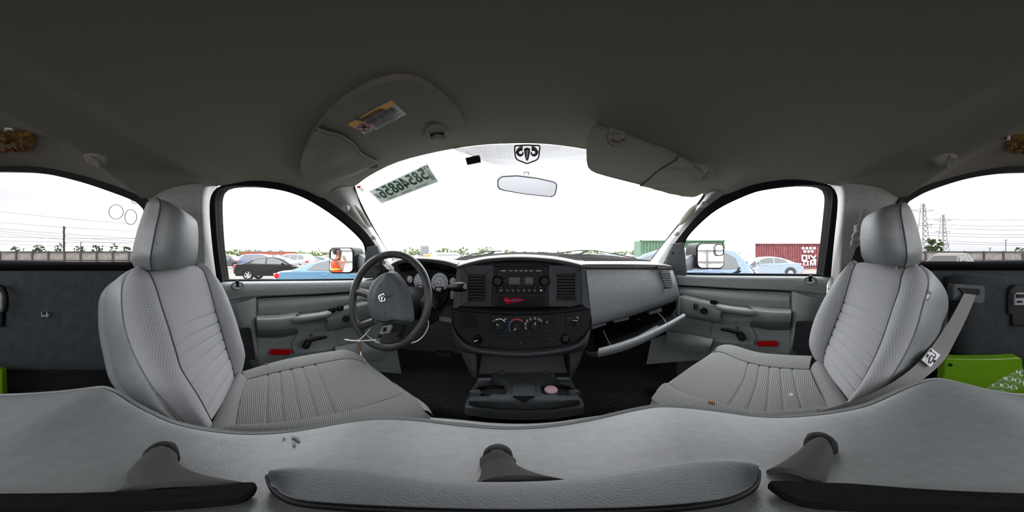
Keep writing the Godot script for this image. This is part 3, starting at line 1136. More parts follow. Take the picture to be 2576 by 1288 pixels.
func knob(t: Node3D, n: String, x: float, y: float, d: float, r: float, m: Material, mark_angle := 99.0) -> MeshInstance3D:
	var mb := MB.new()
	var k := r / F * d
	mb.lathe([Vector2(0, .026), Vector2(k * .78, .026), Vector2(k * .86, .022), Vector2(k * .9, .008), Vector2(k, .006), Vector2(k, -.01)], P(x, y, d), Vector3(-P(x, y, d).x * 0.1, 0, 1), 28)
	var o := obj(n, mb, m, t)
	if mark_angle < 90.0:
		mb = MB.new()
		var dir := Vector3(sin(mark_angle), cos(mark_angle), 0)
		mb.box(P(x, y, d) + Vector3(0, 0, .0265) + dir * k * 0.5, Vector3(.0035, k * .5, .002), Basis(Vector3.BACK, -mark_angle))
		obj("pointer", mb, M.print_white, o)
	return o

func arc_mark(t: Node3D, n: String, x: float, y: float, r: float, a0: float, a1: float, d: float, w: float, m: Material) -> void:
	var mb := MB.new()
	var inn := []
	var out := []
	for k in 13:
		var a := lerpf(a0, a1, k / 12.0)
		inn.append(P(x + sin(a) * r, y - cos(a) * r, d))
		out.append(P(x + sin(a) * (r + w), y - cos(a) * (r + w), d))
	mb.body([inn, out], Vector3(0, 0, -.002))
	obj(n, mb, m, t)

func bar(mb: MB, x0: float, y0: float, x1: float, y1: float, d: float, w: float) -> void:
	var a := P(x0, y0, d)
	var b := P(x1, y1, d)
	var dir := (b - a).normalized()
	mb.box((a + b) / 2, Vector3(a.distance_to(b), w, .0015), Basis(dir, Vector3.BACK.cross(dir), Vector3.BACK))

func build_dash() -> void:
	var t := thing("dashboard", "charcoal and grey dashboard with radio, vents, gauges and open glove box", "dashboard")
	var mb := MB.new()
	# padded top: hood over the gauges, brow over the middle, shelf above the glove box
	mb.body(net([
		pl([987, 670, 2.52, 1019, 661, 2.5, 1073, 659, 2.48, 1123, 667, 2.46, 1149, 675, 2.44]),
		pl([984, 664, 2.5, 1010, 653, 2.48, 1060, 650, 2.46, 1115, 655, 2.44, 1150, 664, 2.42]),
		pl([992, 658, 2.6, 1015, 648, 2.6, 1060, 646, 2.6, 1115, 649, 2.6, 1156, 658, 2.6]),
		pl([1000, 660, 3.1, 1030, 655, 3.12, 1070, 655, 3.15, 1120, 655, 3.18, 1170, 655, 3.2]),
	], 30, 6), Vector3(0, -0.003, -0.03))
	obj("gauge_hood", mb, M.dash_top, t)
	mb = MB.new()
	mb.body(net([
		pl([1150, 676, 2.45, 1185, 666, 2.44, 1229, 658, 2.43, 1305, 654, 2.43, 1381, 658, 2.43, 1430, 666, 2.44, 1473, 676, 2.45]),
		pl([1149, 670, 2.43, 1185, 659, 2.42, 1229, 650, 2.41, 1305, 646, 2.41, 1381, 650, 2.41, 1430, 658, 2.42, 1474, 669, 2.43]),
		pl([1155, 662, 2.5, 1190, 653, 2.5, 1232, 645, 2.5, 1305, 640, 2.5, 1381, 644, 2.5, 1430, 652, 2.5, 1468, 663, 2.5]),
		pl([1160, 658, 2.75, 1190, 651, 2.75, 1232, 645, 2.75, 1305, 641, 2.75, 1381, 645, 2.75, 1430, 651, 2.75, 1468, 660, 2.75]),
		pl([1160, 656, 3.2, 1190, 654, 3.2, 1232, 652, 3.22, 1305, 650, 3.25, 1381, 652, 3.22, 1430, 654, 3.2, 1468, 656, 3.2]),
	], 40, 6), Vector3(0, -0.003, -0.03))
	obj("centre_brow", mb, M.dash_top, t)
	mb = MB.new()
	mb.body(net([
		pl([1470, 675, 2.46, 1560, 676, 2.54, 1650, 676, 2.62, 1690, 678, 2.66]),
		pl([1468, 669, 2.44, 1560, 670, 2.52, 1650, 670, 2.60, 1688, 673, 2.64]),
		pl([1466, 662, 2.5, 1560, 661, 2.58, 1650, 663, 2.66, 1684, 667, 2.68]),
		pl([1466, 657, 3.2, 1520, 657, 3.2, 1600, 657, 3.16, 1640, 658, 3.1]),
	], 30, 6), Vector3(0, -0.003, -0.03))
	obj("passenger_shelf", mb, M.dash_top, t)
	# defroster grille at the passenger corner
	mb = MB.new()
	mb.slab(pl([1653, 669, 2.585, 1679, 670, 2.605, 1680, 676, 2.60, 1654, 676, 2.58]), Vector3(0, 0, -.02))
	var dv := obj("side_defroster", mb, M.black, t)
	for yy in [671.5, 674.5]:
		mb = MB.new()
		bar(mb, 1654, yy, 1679, yy + .8, 2.575, .002)
		obj("slat", mb, M.dash_grey, dv)
	# middle stack
	mb = MB.new()
	mb.slab(pf(2.565, [1149, 672, 1190, 656, 1240, 648, 1305, 645, 1380, 648, 1430, 656, 1473, 671, 1481, 729, 1484, 790, 1140, 790, 1143, 729]), Vector3(0, 0, -.08))
	obj("stack_recess", mb, M.dash_black, t)
	mb = MB.new()
	mb.slab(pf(2.475, [1240, 671, 1380, 671, 1384, 772, 1236, 772]), Vector3(0, 0, -.03), .004)
	obj("radio_surround", mb, M.dash_black, t)
	for s in [[pl([1149, 674, 2.455, 1160, 676, 2.455, 1160, 768, 2.455, 1150, 776, 2.45, 1138, 776, 2.45, 1143, 729, 2.45])], [pl([1462, 676, 2.455, 1473, 673, 2.455, 1480, 729, 2.45, 1486, 776, 2.45, 1474, 776, 2.45, 1464, 765, 2.455])]]:
		mb = MB.new()
		mb.slab(s[0], Vector3(0, 0, -.06), .004)
		obj("stack_cheek", mb, M.chin_grey, t)
	mb = MB.new()
	mb.body(net([
		pl([1154, 764, 2.50, 1230, 772, 2.50, 1305, 775, 2.50, 1390, 772, 2.50, 1470, 762, 2.50]),
		pl([1152, 772, 2.46, 1230, 779, 2.455, 1305, 782, 2.45, 1390, 779, 2.455, 1474, 770, 2.46]),
		pl([1150, 778, 2.445, 1230, 786, 2.44, 1305, 789, 2.435, 1390, 786, 2.44, 1476, 776, 2.445]),
		pl([1150, 782, 2.45, 1230, 790, 2.45, 1305, 793, 2.45, 1390, 790, 2.45, 1478, 780, 2.45]),
	], 30, 5), Vector3(0, -.01, -.03))
	obj("ledge", mb, M.dash_black, t)
	mb = MB.new()
	mb.slab(pf(2.45, [1138, 776, 1220, 786, 1305, 790, 1400, 786, 1487, 774, 1483, 824, 1468, 846, 1446, 863, 1403, 874, 1350, 880, 1305, 882, 1260, 880, 1207, 874, 1174, 863, 1153, 842, 1137, 816]), Vector3(0, 0, -.1), .006)
	obj("lower_face", mb, M.dash_black, t)
	air_vent(t, 1178, 690, 1220, 757, 2.478, 8, 0)
	air_vent(t, 1402, 688, 1447, 755, 2.478, 8, 1)
	# radio
	mb = MB.new()
	mb.slab(pf(2.462, [1256, 675, 1363, 675, 1368, 679, 1369, 694, 1382, 698, 1384, 714, 1372, 722, 1370, 738, 1250, 738, 1249, 722, 1238, 714, 1240, 698, 1250, 694, 1251, 679]), Vector3(0, 0, -.03), .002)
	var rd := obj("radio", mb, M.gloss_black, t)
	for k in 7:
		var w: float = 22.0 if k in [0, 6] else 12.5
		var x: float = [1266.0, 1284.5, 1298, 1310.5, 1323, 1336, 1355][k]
		mb = MB.new()
		mb.slab(pf(2.456, rr(x, 681.5, w - 1.2, 8, 1.2, 2)), Vector3(0, 0, -.01), .0012)
		var b := obj("button", mb, M.button, rd)
		mb = MB.new()
		bar(mb, x - w * .28, 681.5, x + w * .28, 681.5, 2.4555, .0022)
		obj("legend", mb, M.print_white, rd)
	mb = MB.new()
	mb.slab(pf(2.458, rr(1310, 690.5, 88, 3, 1.5)), Vector3(0, 0, -.01))
	obj("disc_slot", mb, M.black, rd)
	mb = MB.new()
	mb.slab(pf(2.457, rr(1310, 707.5, 64, 23, 2)), Vector3(0, 0, -.01), .001)
	var scr := obj("display", mb, M.button, rd)
	for s in [[1294, 27.0], [1331, 20.0]]:
		mb = MB.new()
		mb.slab(pf(2.4555, rr(s[0], 706.5, s[1], 17, .5, 1)), Vector3(0, 0, -.004))
		obj("screen", mb, M.screen_grey, scr)
	for k in 8:
		var w: float = 14.5 if k in [0, 7] else 13.2
		var x: float = [1260.0, 1276.5, 1290, 1304, 1318, 1331.5, 1345.5, 1361][k]
		mb = MB.new()
		mb.slab(pf(2.456, rr(x, 731, w - 1, 10, 1.2, 2)), Vector3(0, 0, -.01), .0015)
		obj("button", mb, M.button, rd)
		if k > 0 and k < 7:
			words(str(k), .006, P(x, 729.8, 2.4545), Vector3.RIGHT, Vector3.UP, M.print_white, rd, 0.0, "Droid Sans", true, "legend")
			mb = MB.new()
			bar(mb, x - 4, 734.5, x + 4, 734.5, 2.4553, .0012)
			obj("legend", mb, M.print_grey, rd)
		elif k == 0:
			mb = MB.new()
			mb.tube(pf(2.455, oval(x, 730.5, 2.4, 2.4, 12)), .0007, 5, true)
			obj("legend", mb, M.print_white, rd)
		else:
			mb = MB.new()
			mb.slab(pf(2.455, rr(x, 730.5, 4, 4.5, 1, 2)), Vector3(0, 0, -.001))
			obj("legend", mb, M.print_white, rd)
	for s in [[1257, 692, 3], [1272, 707.5, 5.5], [1348.5, 707.5, 3], [1363, 690, 5], [1309, 722.3, 9], [1260, 722.5, 8], [1361, 721.5, 10], [1347, 721.5, 6]]:
		mb = MB.new()
		bar(mb, s[0] - s[2] / 2.0, s[1], s[0] + s[2] / 2.0, s[1], 2.4605, .002)
		obj("legend", mb, M.print_grey, rd)
	for x in [1252.0, 1369.5]:
		mb = MB.new()
		mb.lathe([Vector2(.0, -.02), Vector2(.027, -.008), Vector2(.027, -.03)], P(x, 707, 2.45), Vector3(0, 0, 1), 28)
		var ring := obj("knob_well", mb, M.black, rd)
		knob(rd, "volume_knob" if x < 1300 else "tuning_knob", x, 707, 2.452, 11.5, M.button)
	# cubby under the radio: flat black sheets painted for its inner shade
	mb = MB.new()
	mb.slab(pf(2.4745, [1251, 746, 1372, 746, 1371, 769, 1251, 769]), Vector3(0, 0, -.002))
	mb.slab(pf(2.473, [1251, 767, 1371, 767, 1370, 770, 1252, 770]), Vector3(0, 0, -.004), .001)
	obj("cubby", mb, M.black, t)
	# climate panel
	mb = MB.new()
	mb.slab(pf(2.444, rr(1312, 816, 156, 47, 2)), Vector3(0, 0, -.02), .002)
	var cl := obj("climate_panel", mb, M.dash_black, t)
	knob(cl, "fan_knob", 1256, 820, 2.44, 13, M.button, -0.75)
	knob(cl, "temperature_knob", 1300, 822, 2.44, 13.5, M.button, -2.35)
	knob(cl, "mode_knob", 1345, 819, 2.44, 13.5, M.button, 0.05)
	knob(cl, "rear_button", 1376, 808, 2.44, 7.5, M.button)
	words("O", .007, P(1376, 810.5, 2.412), Vector3.RIGHT, Vector3.UP, M.print_white, cl, 0.0, "Droid Sans", true, "legend")
	arc_mark(cl, "fan_scale", 1256, 820, 16.5, -0.6, 0.95, 2.4425, 2.2, M.print_white)
	words("O", .006, P(1242, 808, 2.4425), Vector3.RIGHT, Vector3.UP, M.print_white, cl, 0.0, "Droid Sans", true, "legend")
	mb = MB.new()
	for k in 3:
		mb.box(P(1271, 803, 2.4425), Vector3(.009, .0022, .001), Basis(Vector3.BACK, PI * k / 3))
	obj("fan_icon", mb, M.print_white, cl)
	arc_mark(cl, "cold_scale", 1300, 822, 18, -2.2, -0.75, 2.4425, 2.6, M.print_blue)
	arc_mark(cl, "warm_scale", 1300, 822, 18, -0.75, 0.85, 2.4425, 3.0, M.print_red)
	for a in [-1.9, -1.35, -0.9, -0.45, 0.05, 0.5, 0.85]:
		var x := 1344.0 + sin(a) * 23.0
		var y := 819.0 - cos(a) * 18.0
		mb = MB.new()
		mb.lathe([Vector2(0, .001), Vector2(.0028, .001), Vector2(.0028, -.001)], P(x, y - 2, 2.4425), Vector3(0, 0, 1), 8)
		bar(mb, x - 2, y + 1, x + 1.5, y + 2.5, 2.4425, .0024)
		bar(mb, x + 1.5, y + 2.5, x + 3.2, y + .5, 2.4425, .002)
		obj("mode_icon", mb, M.print_white, cl)
	# square pocket, right switch plate, ash tray, sockets
	mb = MB.new()
	mb.slab(pf(2.444, rr(1183, 809, 40, 44, 2)), Vector3(0, 0, -.02), .002)
	var pk := obj("coin_pocket", mb, M.dash_black, t)
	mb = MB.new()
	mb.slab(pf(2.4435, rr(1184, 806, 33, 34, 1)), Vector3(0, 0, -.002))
	obj("pocket_shade", mb, M.black, pk)  # black sheet painted as shade; the pocket itself has no depth
	mb = MB.new()
	mb.slab(pf(2.444, [1424, 788, 1461, 783, 1464, 828, 1424, 832]), Vector3(0, 0, -.02), .002)
	var sp := obj("switch_plate", mb, M.dash_black, t)
	mb = MB.new()
	mb.lathe([Vector2(.0, -.01), Vector2(.006, -.008), Vector2(.0105, .002), Vector2(.013, .003), Vector2(.013, -.01)], P(1442, 814, 2.44), Vector3(0, 0, 1), 18)
	obj("airbag_lock", mb, M.gloss_black, sp)
	mb = MB.new()
	bar(mb, 1428, 801.5, 1443, 799.5, 2.4425, .0022)
	obj("legend", mb, M.print_grey, sp)
	mb = MB.new()
	bar(mb, 1447, 807, 1452, 806, 2.4425, .003); bar(mb, 1441, 807, 1445, 805.5, 2.4425, .003); bar(mb, 1451, 797, 1455, 800, 2.4425, .004)
	obj("legend", mb, M.print_white, sp)
	mb = MB.new()
	mb.slab(pf(2.444, rr(1312, 860, 156, 25, 2)), Vector3(0, 0, -.02), .002)
	var at := obj("ash_tray", mb, M.dash_black, t)
	mb = MB.new()
	mb.slab(pf(2.442, rr(1311, 861, 11, 6, 2)), Vector3(0, 0, -.01), .001)
	obj("latch", mb, M.black, at)
	mb = MB.new()
	mb.slab(pf(2.441, rr(1311, 862, 5, 3, 1, 2)), Vector3(0, 0, -.004), .0005)
	obj("lamp_symbol", mb, M.print_grey, at)
	mb = MB.new()
	bar(mb, 1381, 850, 1396, 858, 2.443, .0018)
	obj("scratch", mb, M.print_grey, at)
	mb = MB.new()
	mb.lathe([Vector2(0, .03), Vector2(.011, .03), Vector2(.013, .026), Vector2(.014, .01), Vector2(.02, .008), Vector2(.021, -.01)], P(1203, 854, 2.45), Vector3(-.15, -.25, 1), 24)
	var lo := obj("lighter_knob", mb, M.black, t)
	mb = MB.new()
	bar(mb, 1193, 856, 1196, 860, 2.415, .003); bar(mb, 1196, 860, 1199, 855.5, 2.415, .003); bar(mb, 1199, 855.5, 1202, 856.5, 2.415, .003)
	obj("symbol", mb, M.print_white, lo)
	mb = MB.new()
	mb.lathe([Vector2(0, .012), Vector2(.016, .012), Vector2(.019, .009), Vector2(.021, .004), Vector2(.024, .003), Vector2(.024, -.01)], P(1423, 853, 2.445), Vector3(.1, -.1, 1), 26)
	var po := obj("power_socket", mb, M.black, t)
	mb = MB.new()
	for i in 4:
		bar(mb, 1417, 847.5 + i * 3.2, 1429, 846.5 + i * 3.2, 2.431, .0018)
	obj("legend", mb, M.print_grey, po)
	# grey chin round the stack, with two legs down to the floor
	mb = MB.new()
	mb.body(net([
		pl([1137, 812, 2.47, 1150, 842, 2.47, 1172, 864, 2.47, 1207, 876, 2.46, 1260, 882, 2.46, 1305, 884, 2.46, 1350, 882, 2.46, 1403, 876, 2.46, 1448, 865, 2.47, 1470, 847, 2.47, 1485, 820, 2.47]),
		pl([1136, 822, 2.46, 1150, 850, 2.45, 1172, 871, 2.44, 1207, 883, 2.43, 1260, 889, 2.42, 1305, 891, 2.42, 1350, 889, 2.42, 1403, 883, 2.43, 1448, 872, 2.44, 1470, 855, 2.45, 1485, 830, 2.46]),
		pl([1140, 850, 2.5, 1152, 868, 2.48, 1175, 882, 2.47, 1207, 890, 2.46, 1260, 897, 2.46, 1305, 899, 2.46, 1350, 897, 2.46, 1403, 890, 2.46, 1445, 882, 2.47, 1470, 868, 2.48, 1482, 850, 2.5]),
		pl([1148, 872, 2.56, 1160, 884, 2.55, 1180, 892, 2.55, 1207, 893, 2.56, 1260, 898, 2.58, 1305, 900, 2.58, 1350, 898, 2.58, 1403, 893, 2.56, 1440, 892, 2.55, 1464, 884, 2.55, 1476, 872, 2.56]),
	], 50, 6), Vector3(0, .01, -.05))
	obj("chin", mb, M.chin_grey, t)
	for s in [[pl([1150, 868, 2.54, 1165, 900, 2.58, 1178, 930, 2.62, 1190, 952, 2.66]), pl([1172, 872, 2.50, 1182, 900, 2.54, 1190, 930, 2.58, 1194, 952, 2.62]), pl([1196, 880, 2.50, 1198, 900, 2.55, 1198, 930, 2.60, 1196, 952, 2.64])], [pl([1474, 868, 2.54, 1462, 900, 2.58, 1450, 930, 2.62, 1440, 952, 2.66]), pl([1452, 872, 2.50, 1446, 900, 2.54, 1440, 930, 2.58, 1437, 952, 2.62]), pl([1432, 880, 2.50, 1434, 900, 2.55, 1435, 930, 2.60, 1436, 952, 2.64])]]:
		mb = MB.new()
		mb.body(net(s, 14, 6), Vector3(0, 0, -.05))
		obj("chin_leg", mb, M.chin_grey, t)
	mb = MB.new()
	mb.body(net([pl([1212, 890, 2.60, 1300, 896, 2.60, 1416, 890, 2.60]), pl([1208, 920, 2.66, 1300, 922, 2.66, 1422, 920, 2.66]), pl([1205, 940, 2.68, 1300, 940, 2.68, 1428, 938, 2.68])], 14, 5), Vector3(0, 0, -.02))
	obj("storage_back", mb, M.chin_grey, t)
	# gauge cluster
	mb = MB.new()
	mb.slab(pl([990, 668, 2.6, 1020, 660, 2.6, 1073, 658, 2.6, 1123, 664, 2.58, 1150, 672, 2.56, 1146, 770, 2.52, 1090, 770, 2.52, 1000, 765, 2.54]), Vector3(0, 0, -.06))
	obj("cluster_face", mb, M.dash_black, t)
	mb = MB.new()
	mb.body(net([pl([1000, 668, 2.50, 1070, 660, 2.48, 1148, 675, 2.46]), pl([1010, 685, 2.57, 1070, 676, 2.57, 1146, 690, 2.55])], 16, 4), Vector3(0, 0.01, -.02))
	obj("cluster_hood_lining", mb, M.black, t)
	var gauges := [[1031, 702, 8, 10, 3.6, "fuel_gauge"], [1059, 707, 19, 22, 4.2, "tachometer"], [1106, 710.5, 22, 25, 4.35, "speedometer"], [1139, 709, 9, 12, 4.2, "voltage_gauge"], [1137, 741, 8, 12, 3.9, "temperature_gauge"]]
	for g in gauges:
		var gd: float = 2.55 - (g[0] - 1031) * 0.0002
		mb = MB.new()
		mb.slab(pf(gd, oval(g[0], g[1], g[2], g[3], 32)), Vector3(0, 0, -.03), .001)
		var gg := obj(g[5], mb, M.gauge_face, t)
		mb = MB.new()
		mb.tube(pf(gd - .001, oval(g[0], g[1], g[2] + .7, g[3] + .7, 32)), .003, 6, true)
		obj("bezel", mb, M.black, gg)
		mb = MB.new()
		for k in 13:
			var a := -2.3 + 4.6 * k / 12.0
			bar(mb, g[0] + sin(a) * g[2] * .84, g[1] - cos(a) * g[3] * .84, g[0] + sin(a) * g[2] * .95, g[1] - cos(a) * g[3] * .95, gd - .001, .0016)
		obj("ticks", mb, M.print_black, gg)
		mb = MB.new()
		bar(mb, g[0], g[1], g[0] + sin(g[4]) * g[2] * .85, g[1] - cos(g[4]) * g[3] * .85, gd - .006, .003)
		obj("needle", mb, M.print_red, gg)
		mb = MB.new()
		mb.lathe([Vector2(0, .008), Vector2(.004 + g[2] * .0002, .007), Vector2(.005 + g[2] * .0003, 0)], P(g[0], g[1], gd), Vector3(0, 0, 1), 14)
		obj("needle_hub", mb, M.gauge_face, gg)
		if g[2] > 15:
			mb = MB.new()
			mb.slab(pf(gd - .0025, [g[0] - g[2] * .62, g[1] + g[3] * .92, g[0] - g[2] * .5, g[1] + g[3] * .42, g[0] + g[2] * .35, g[1] + g[3] * .42, g[0] + g[2] * .62, g[1] + g[3] * .8, g[0] + g[2] * .4, g[1] + g[3] * .95]), Vector3(0, 0, -.002))
			var od := obj("odometer", mb, M.black, gg)
			mb = MB.new()
			mb.slab(pf(gd - .004, [g[0] - g[2] * .42, g[1] + g[3] * .84, g[0] - g[2] * .36, g[1] + g[3] * .52, g[0] + g[2] * .22, g[1] + g[3] * .54, g[0] + g[2] * .1, g[1] + g[3] * .84]), Vector3(0, 0, -.001))
			obj("screen", mb, M.gauge_face, gg)
		if g[5] == "speedometer":
			for k in 13:
				var a := -2.1 + 4.4 * k / 12.0
				words(str(k * 10), .0056, P(g[0] + sin(a) * g[2] * .68, g[1] - cos(a) * g[3] * .68 + 1.2, gd - .001), Vector3.RIGHT, Vector3.UP, M.print_black, gg, 0.0, "Droid Sans", true, "numeral")
	# knee panel under the column
	mb = MB.new()
	mb.body(net([
		pl([975, 735, 2.72, 1020, 755, 2.62, 1090, 765, 2.56, 1142, 770, 2.5]),
		pl([975, 765, 2.70, 1020, 780, 2.6, 1090, 790, 2.54, 1140, 795, 2.49]),
		pl([980, 800, 2.72, 1020, 808, 2.62, 1090, 815, 2.56, 1140, 820, 2.5]),
		pl([985, 830, 2.80, 1020, 838, 2.70, 1090, 845, 2.64, 1150, 850, 2.56]),
		pl([990, 870, 2.95, 1030, 880, 2.85, 1100, 885, 2.75, 1165, 890, 2.66]),
	], 24, 5), Vector3(0, 0, -.04))
	obj("knee_panel", mb, M.chin_grey, t)
	mb = MB.new()
	mb.slab(pl([1104, 795, 2.50, 1136, 800, 2.47, 1137, 813, 2.47, 1104, 808, 2.50]), Vector3(0, 0, -.03), .003)
	obj("knee_insert", mb, M.dash_grey, t)
	mb = MB.new()
	mb.slab(pl([1095, 884, 2.66, 1137, 886, 2.64, 1140, 900, 2.62, 1097, 897, 2.64]), Vector3(0, 0, -.03), .004)
	obj("brake_pedal", mb, M.rubber, t)
	# passenger side: big panel, corner vent, open glove box
	mb = MB.new()
	mb.body(net([
		pc(dg, [1474, 677, 1560, 677, 1640, 677, 1690, 679], .0),
		pc(dg, [1475, 684, 1560, 683, 1640, 683, 1692, 685], -.02),
		pc(dg, [1481, 735, 1570, 730, 1650, 720, 1700, 712], -.035),
		pc(dg, [1487, 790, 1578, 774, 1650, 754, 1706, 738], -.02),
		pc(dg, [1489, 814, 1580, 790, 1650, 768, 1708, 749], .01),
		pc(dg, [1489, 820, 1580, 797, 1650, 774, 1707, 755], .05),
	], 30, 6), Vector3(0, 0, -.04))
	obj("passenger_panel", mb, M.dash_grey, t)
	mb = MB.new()
	mb.body(net([pc(dg, [1690, 679, 1699, 713, 1707, 752, 1706, 790], .0), pc(dg, [1696, 682, 1704, 713, 1711, 752, 1710, 795], .08)], 16, 4), Vector3(0, 0, -.04))
	obj("end_cap", mb, M.dash_grey, t)
	var vq := [[1660.0, 684.0], [1684.5, 684.0], [1693.0, 722.5], [1672.0, 725.0]]
	mb = MB.new()
	mb.slab(pc(dg, [1660, 683, 1685, 683, 1694, 723, 1672, 726], -.037), Vector3(0, 0, -.01))
	var cv := obj("corner_vent", mb, M.black, t)
	for i in 9:
		var k := (i + .5) / 9.0
		mb = MB.new()
		var xa := lerpf(1660, 1672, k); var xb := lerpf(1684.5, 1693, k); var yy := lerpf(684, 723.5, k)
		var a := P(xa, yy, dg(xa) - .042); var b := P(xb, yy, dg(xb) - .042)
		mb.box((a + b) / 2, Vector3(a.distance_to(b), .0042, .012), Basis((b - a).normalized(), Vector3.UP, (b - a).normalized().cross(Vector3.UP)), .001)
		obj("slat", mb, M.dash_grey, cv)
	mb = MB.new()
	mb.slab(pc(dg, [1671, 728, 1678, 727, 1679, 731, 1673, 733], -.045), Vector3(0, 0, -.02), .001)
	obj("vent_tab", mb, M.dash_grey, cv)
	# glove box: dark cavity, swung-down bin
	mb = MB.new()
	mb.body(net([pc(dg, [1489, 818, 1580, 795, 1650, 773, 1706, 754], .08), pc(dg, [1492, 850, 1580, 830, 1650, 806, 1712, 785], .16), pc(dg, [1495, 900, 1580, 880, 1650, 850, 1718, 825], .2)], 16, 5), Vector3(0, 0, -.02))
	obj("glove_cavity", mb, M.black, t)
	for c in [[1488, 820, 1526, 812, 1524, 818, 1490, 829], [1543, 807, 1582, 797, 1583, 804, 1546, 813], [1632, 786, 1664, 774, 1666, 784, 1634, 792]]:
		mb = MB.new()
		mb.slab(pc(dg, c, .03), Vector3(0, 0, -.05), .002)
		obj("latch_block", mb, M.chin_grey, t)
	mb = MB.new()
	mb.slab(pc(dg, [1600, 804, 1606, 801.5, 1612, 802, 1611, 804, 1602, 806], .05), Vector3(0, 0, -.02), .001)
	obj("striker", mb, M.chrome, t)
	var gl := MB.new()
	gl.body(net([
		pl([1508, 878, 2.28, 1560, 864, 2.29, 1620, 842, 2.31, 1680, 814, 2.33, 1723, 790, 2.36]),
		pl([1507, 882, 2.26, 1560, 868, 2.27, 1620, 846, 2.29, 1680, 817, 2.31, 1724, 792, 2.34]),
		pl([1505, 892, 2.26, 1560, 877, 2.27, 1620, 855, 2.29, 1680, 824, 2.31, 1724, 797, 2.34]),
		pl([1505, 899, 2.29, 1560, 885, 2.3, 1620, 862, 2.32, 1680, 830, 2.34, 1722, 801, 2.37]),
	], 30, 5), Vector3(0, 0, -.02))
	var bin := obj("glove_box_lid", gl, M.dash_grey, t)
	mb = MB.new()
	mb.body(net([pl([1510, 879, 2.30, 1600, 851, 2.33, 1720, 793, 2.38]), pl([1528, 868, 2.42, 1600, 846, 2.44, 1700, 800, 2.48]), pl([1520, 850, 2.6, 1600, 830, 2.62, 1690, 790, 2.64])], 16, 5), Vector3(0, -.012, 0))
	obj("bin_floor", mb, M.black, bin)
	mb = MB.new()
	mb.body(net([pl([1505, 896, 2.28, 1490, 898, 2.3, 1476, 894, 2.34]), pl([1507, 886, 2.28, 1490, 889, 2.3, 1474, 886, 2.34])], 10, 4), Vector3(0, 0, -.03))
	obj("bin_corner", mb, M.dash_black, bin)
	mb = MB.new()
	mb.slab(pl([1609, 842, 2.33, 1652, 818, 2.42, 1660, 821, 2.42, 1612, 846, 2.31]), Vector3(0, -.01, 0), .001)
	obj("latch_housing", mb, M.chin_grey, bin)
	for s in [[1518, 832, 2.5, 1526, 850, 2.45, 1536, 869, 2.33], [1656, 788, 2.55, 1668, 800, 2.5, 1676, 813, 2.36]]:
		mb = MB.new()
		mb.tube(even(pl(s), 8), .0022, 6)
		obj("check_cord", mb, M.print_grey, bin)
	# loose wrapper in the cubby
	var w := thing("snack_wrapper", "crumpled pink and purple foil wrapper in the cubby under the radio", "wrapper")
	mb = MB.new()
	mb.body(net([pl([1266, 752, 2.47, 1272, 748, 2.46, 1280, 750, 2.462]), pl([1268, 757, 2.455, 1276, 756, 2.45, 1284, 757, 2.455]), pl([1272, 763, 2.462, 1278, 764, 2.46, 1286, 762, 2.465])], 10, 4), Vector3(0, 0, -.006))
	obj("crumpled_end", mb, M.pink_foil, w)
	mb = MB.new()
	mb.body(net([pl([1284, 750, 2.462, 1300, 749, 2.458, 1310, 750, 2.46, 1320, 755, 2.46]), pl([1286, 752.5, 2.455, 1300, 752, 2.452, 1310, 753, 2.452, 1320, 756, 2.46])], 12, 4), Vector3(0, 0, -.004))
	mb.body(net([pl([1282, 763, 2.462, 1300, 761, 2.458, 1310, 759, 2.46, 1320, 756, 2.46]), pl([1284, 760, 2.455, 1300, 758, 2.452, 1310, 757, 2.452, 1320, 755, 2.46])], 12, 4), Vector3(0, 0, -.004))
	obj("foil_fold", mb, M.pink_foil, w)
	mb = MB.new()
	mb.body(net([pl([1284, 753, 2.464, 1300, 752.5, 2.463, 1316, 755, 2.463]), pl([1284, 759, 2.464, 1300, 758, 2.463, 1316, 756, 2.463])], 8, 3), Vector3(0, 0, -.003))
	obj("inner_print", mb, mat("purple_foil", Color(0.14, 0.05, 0.3), 0.35), w)

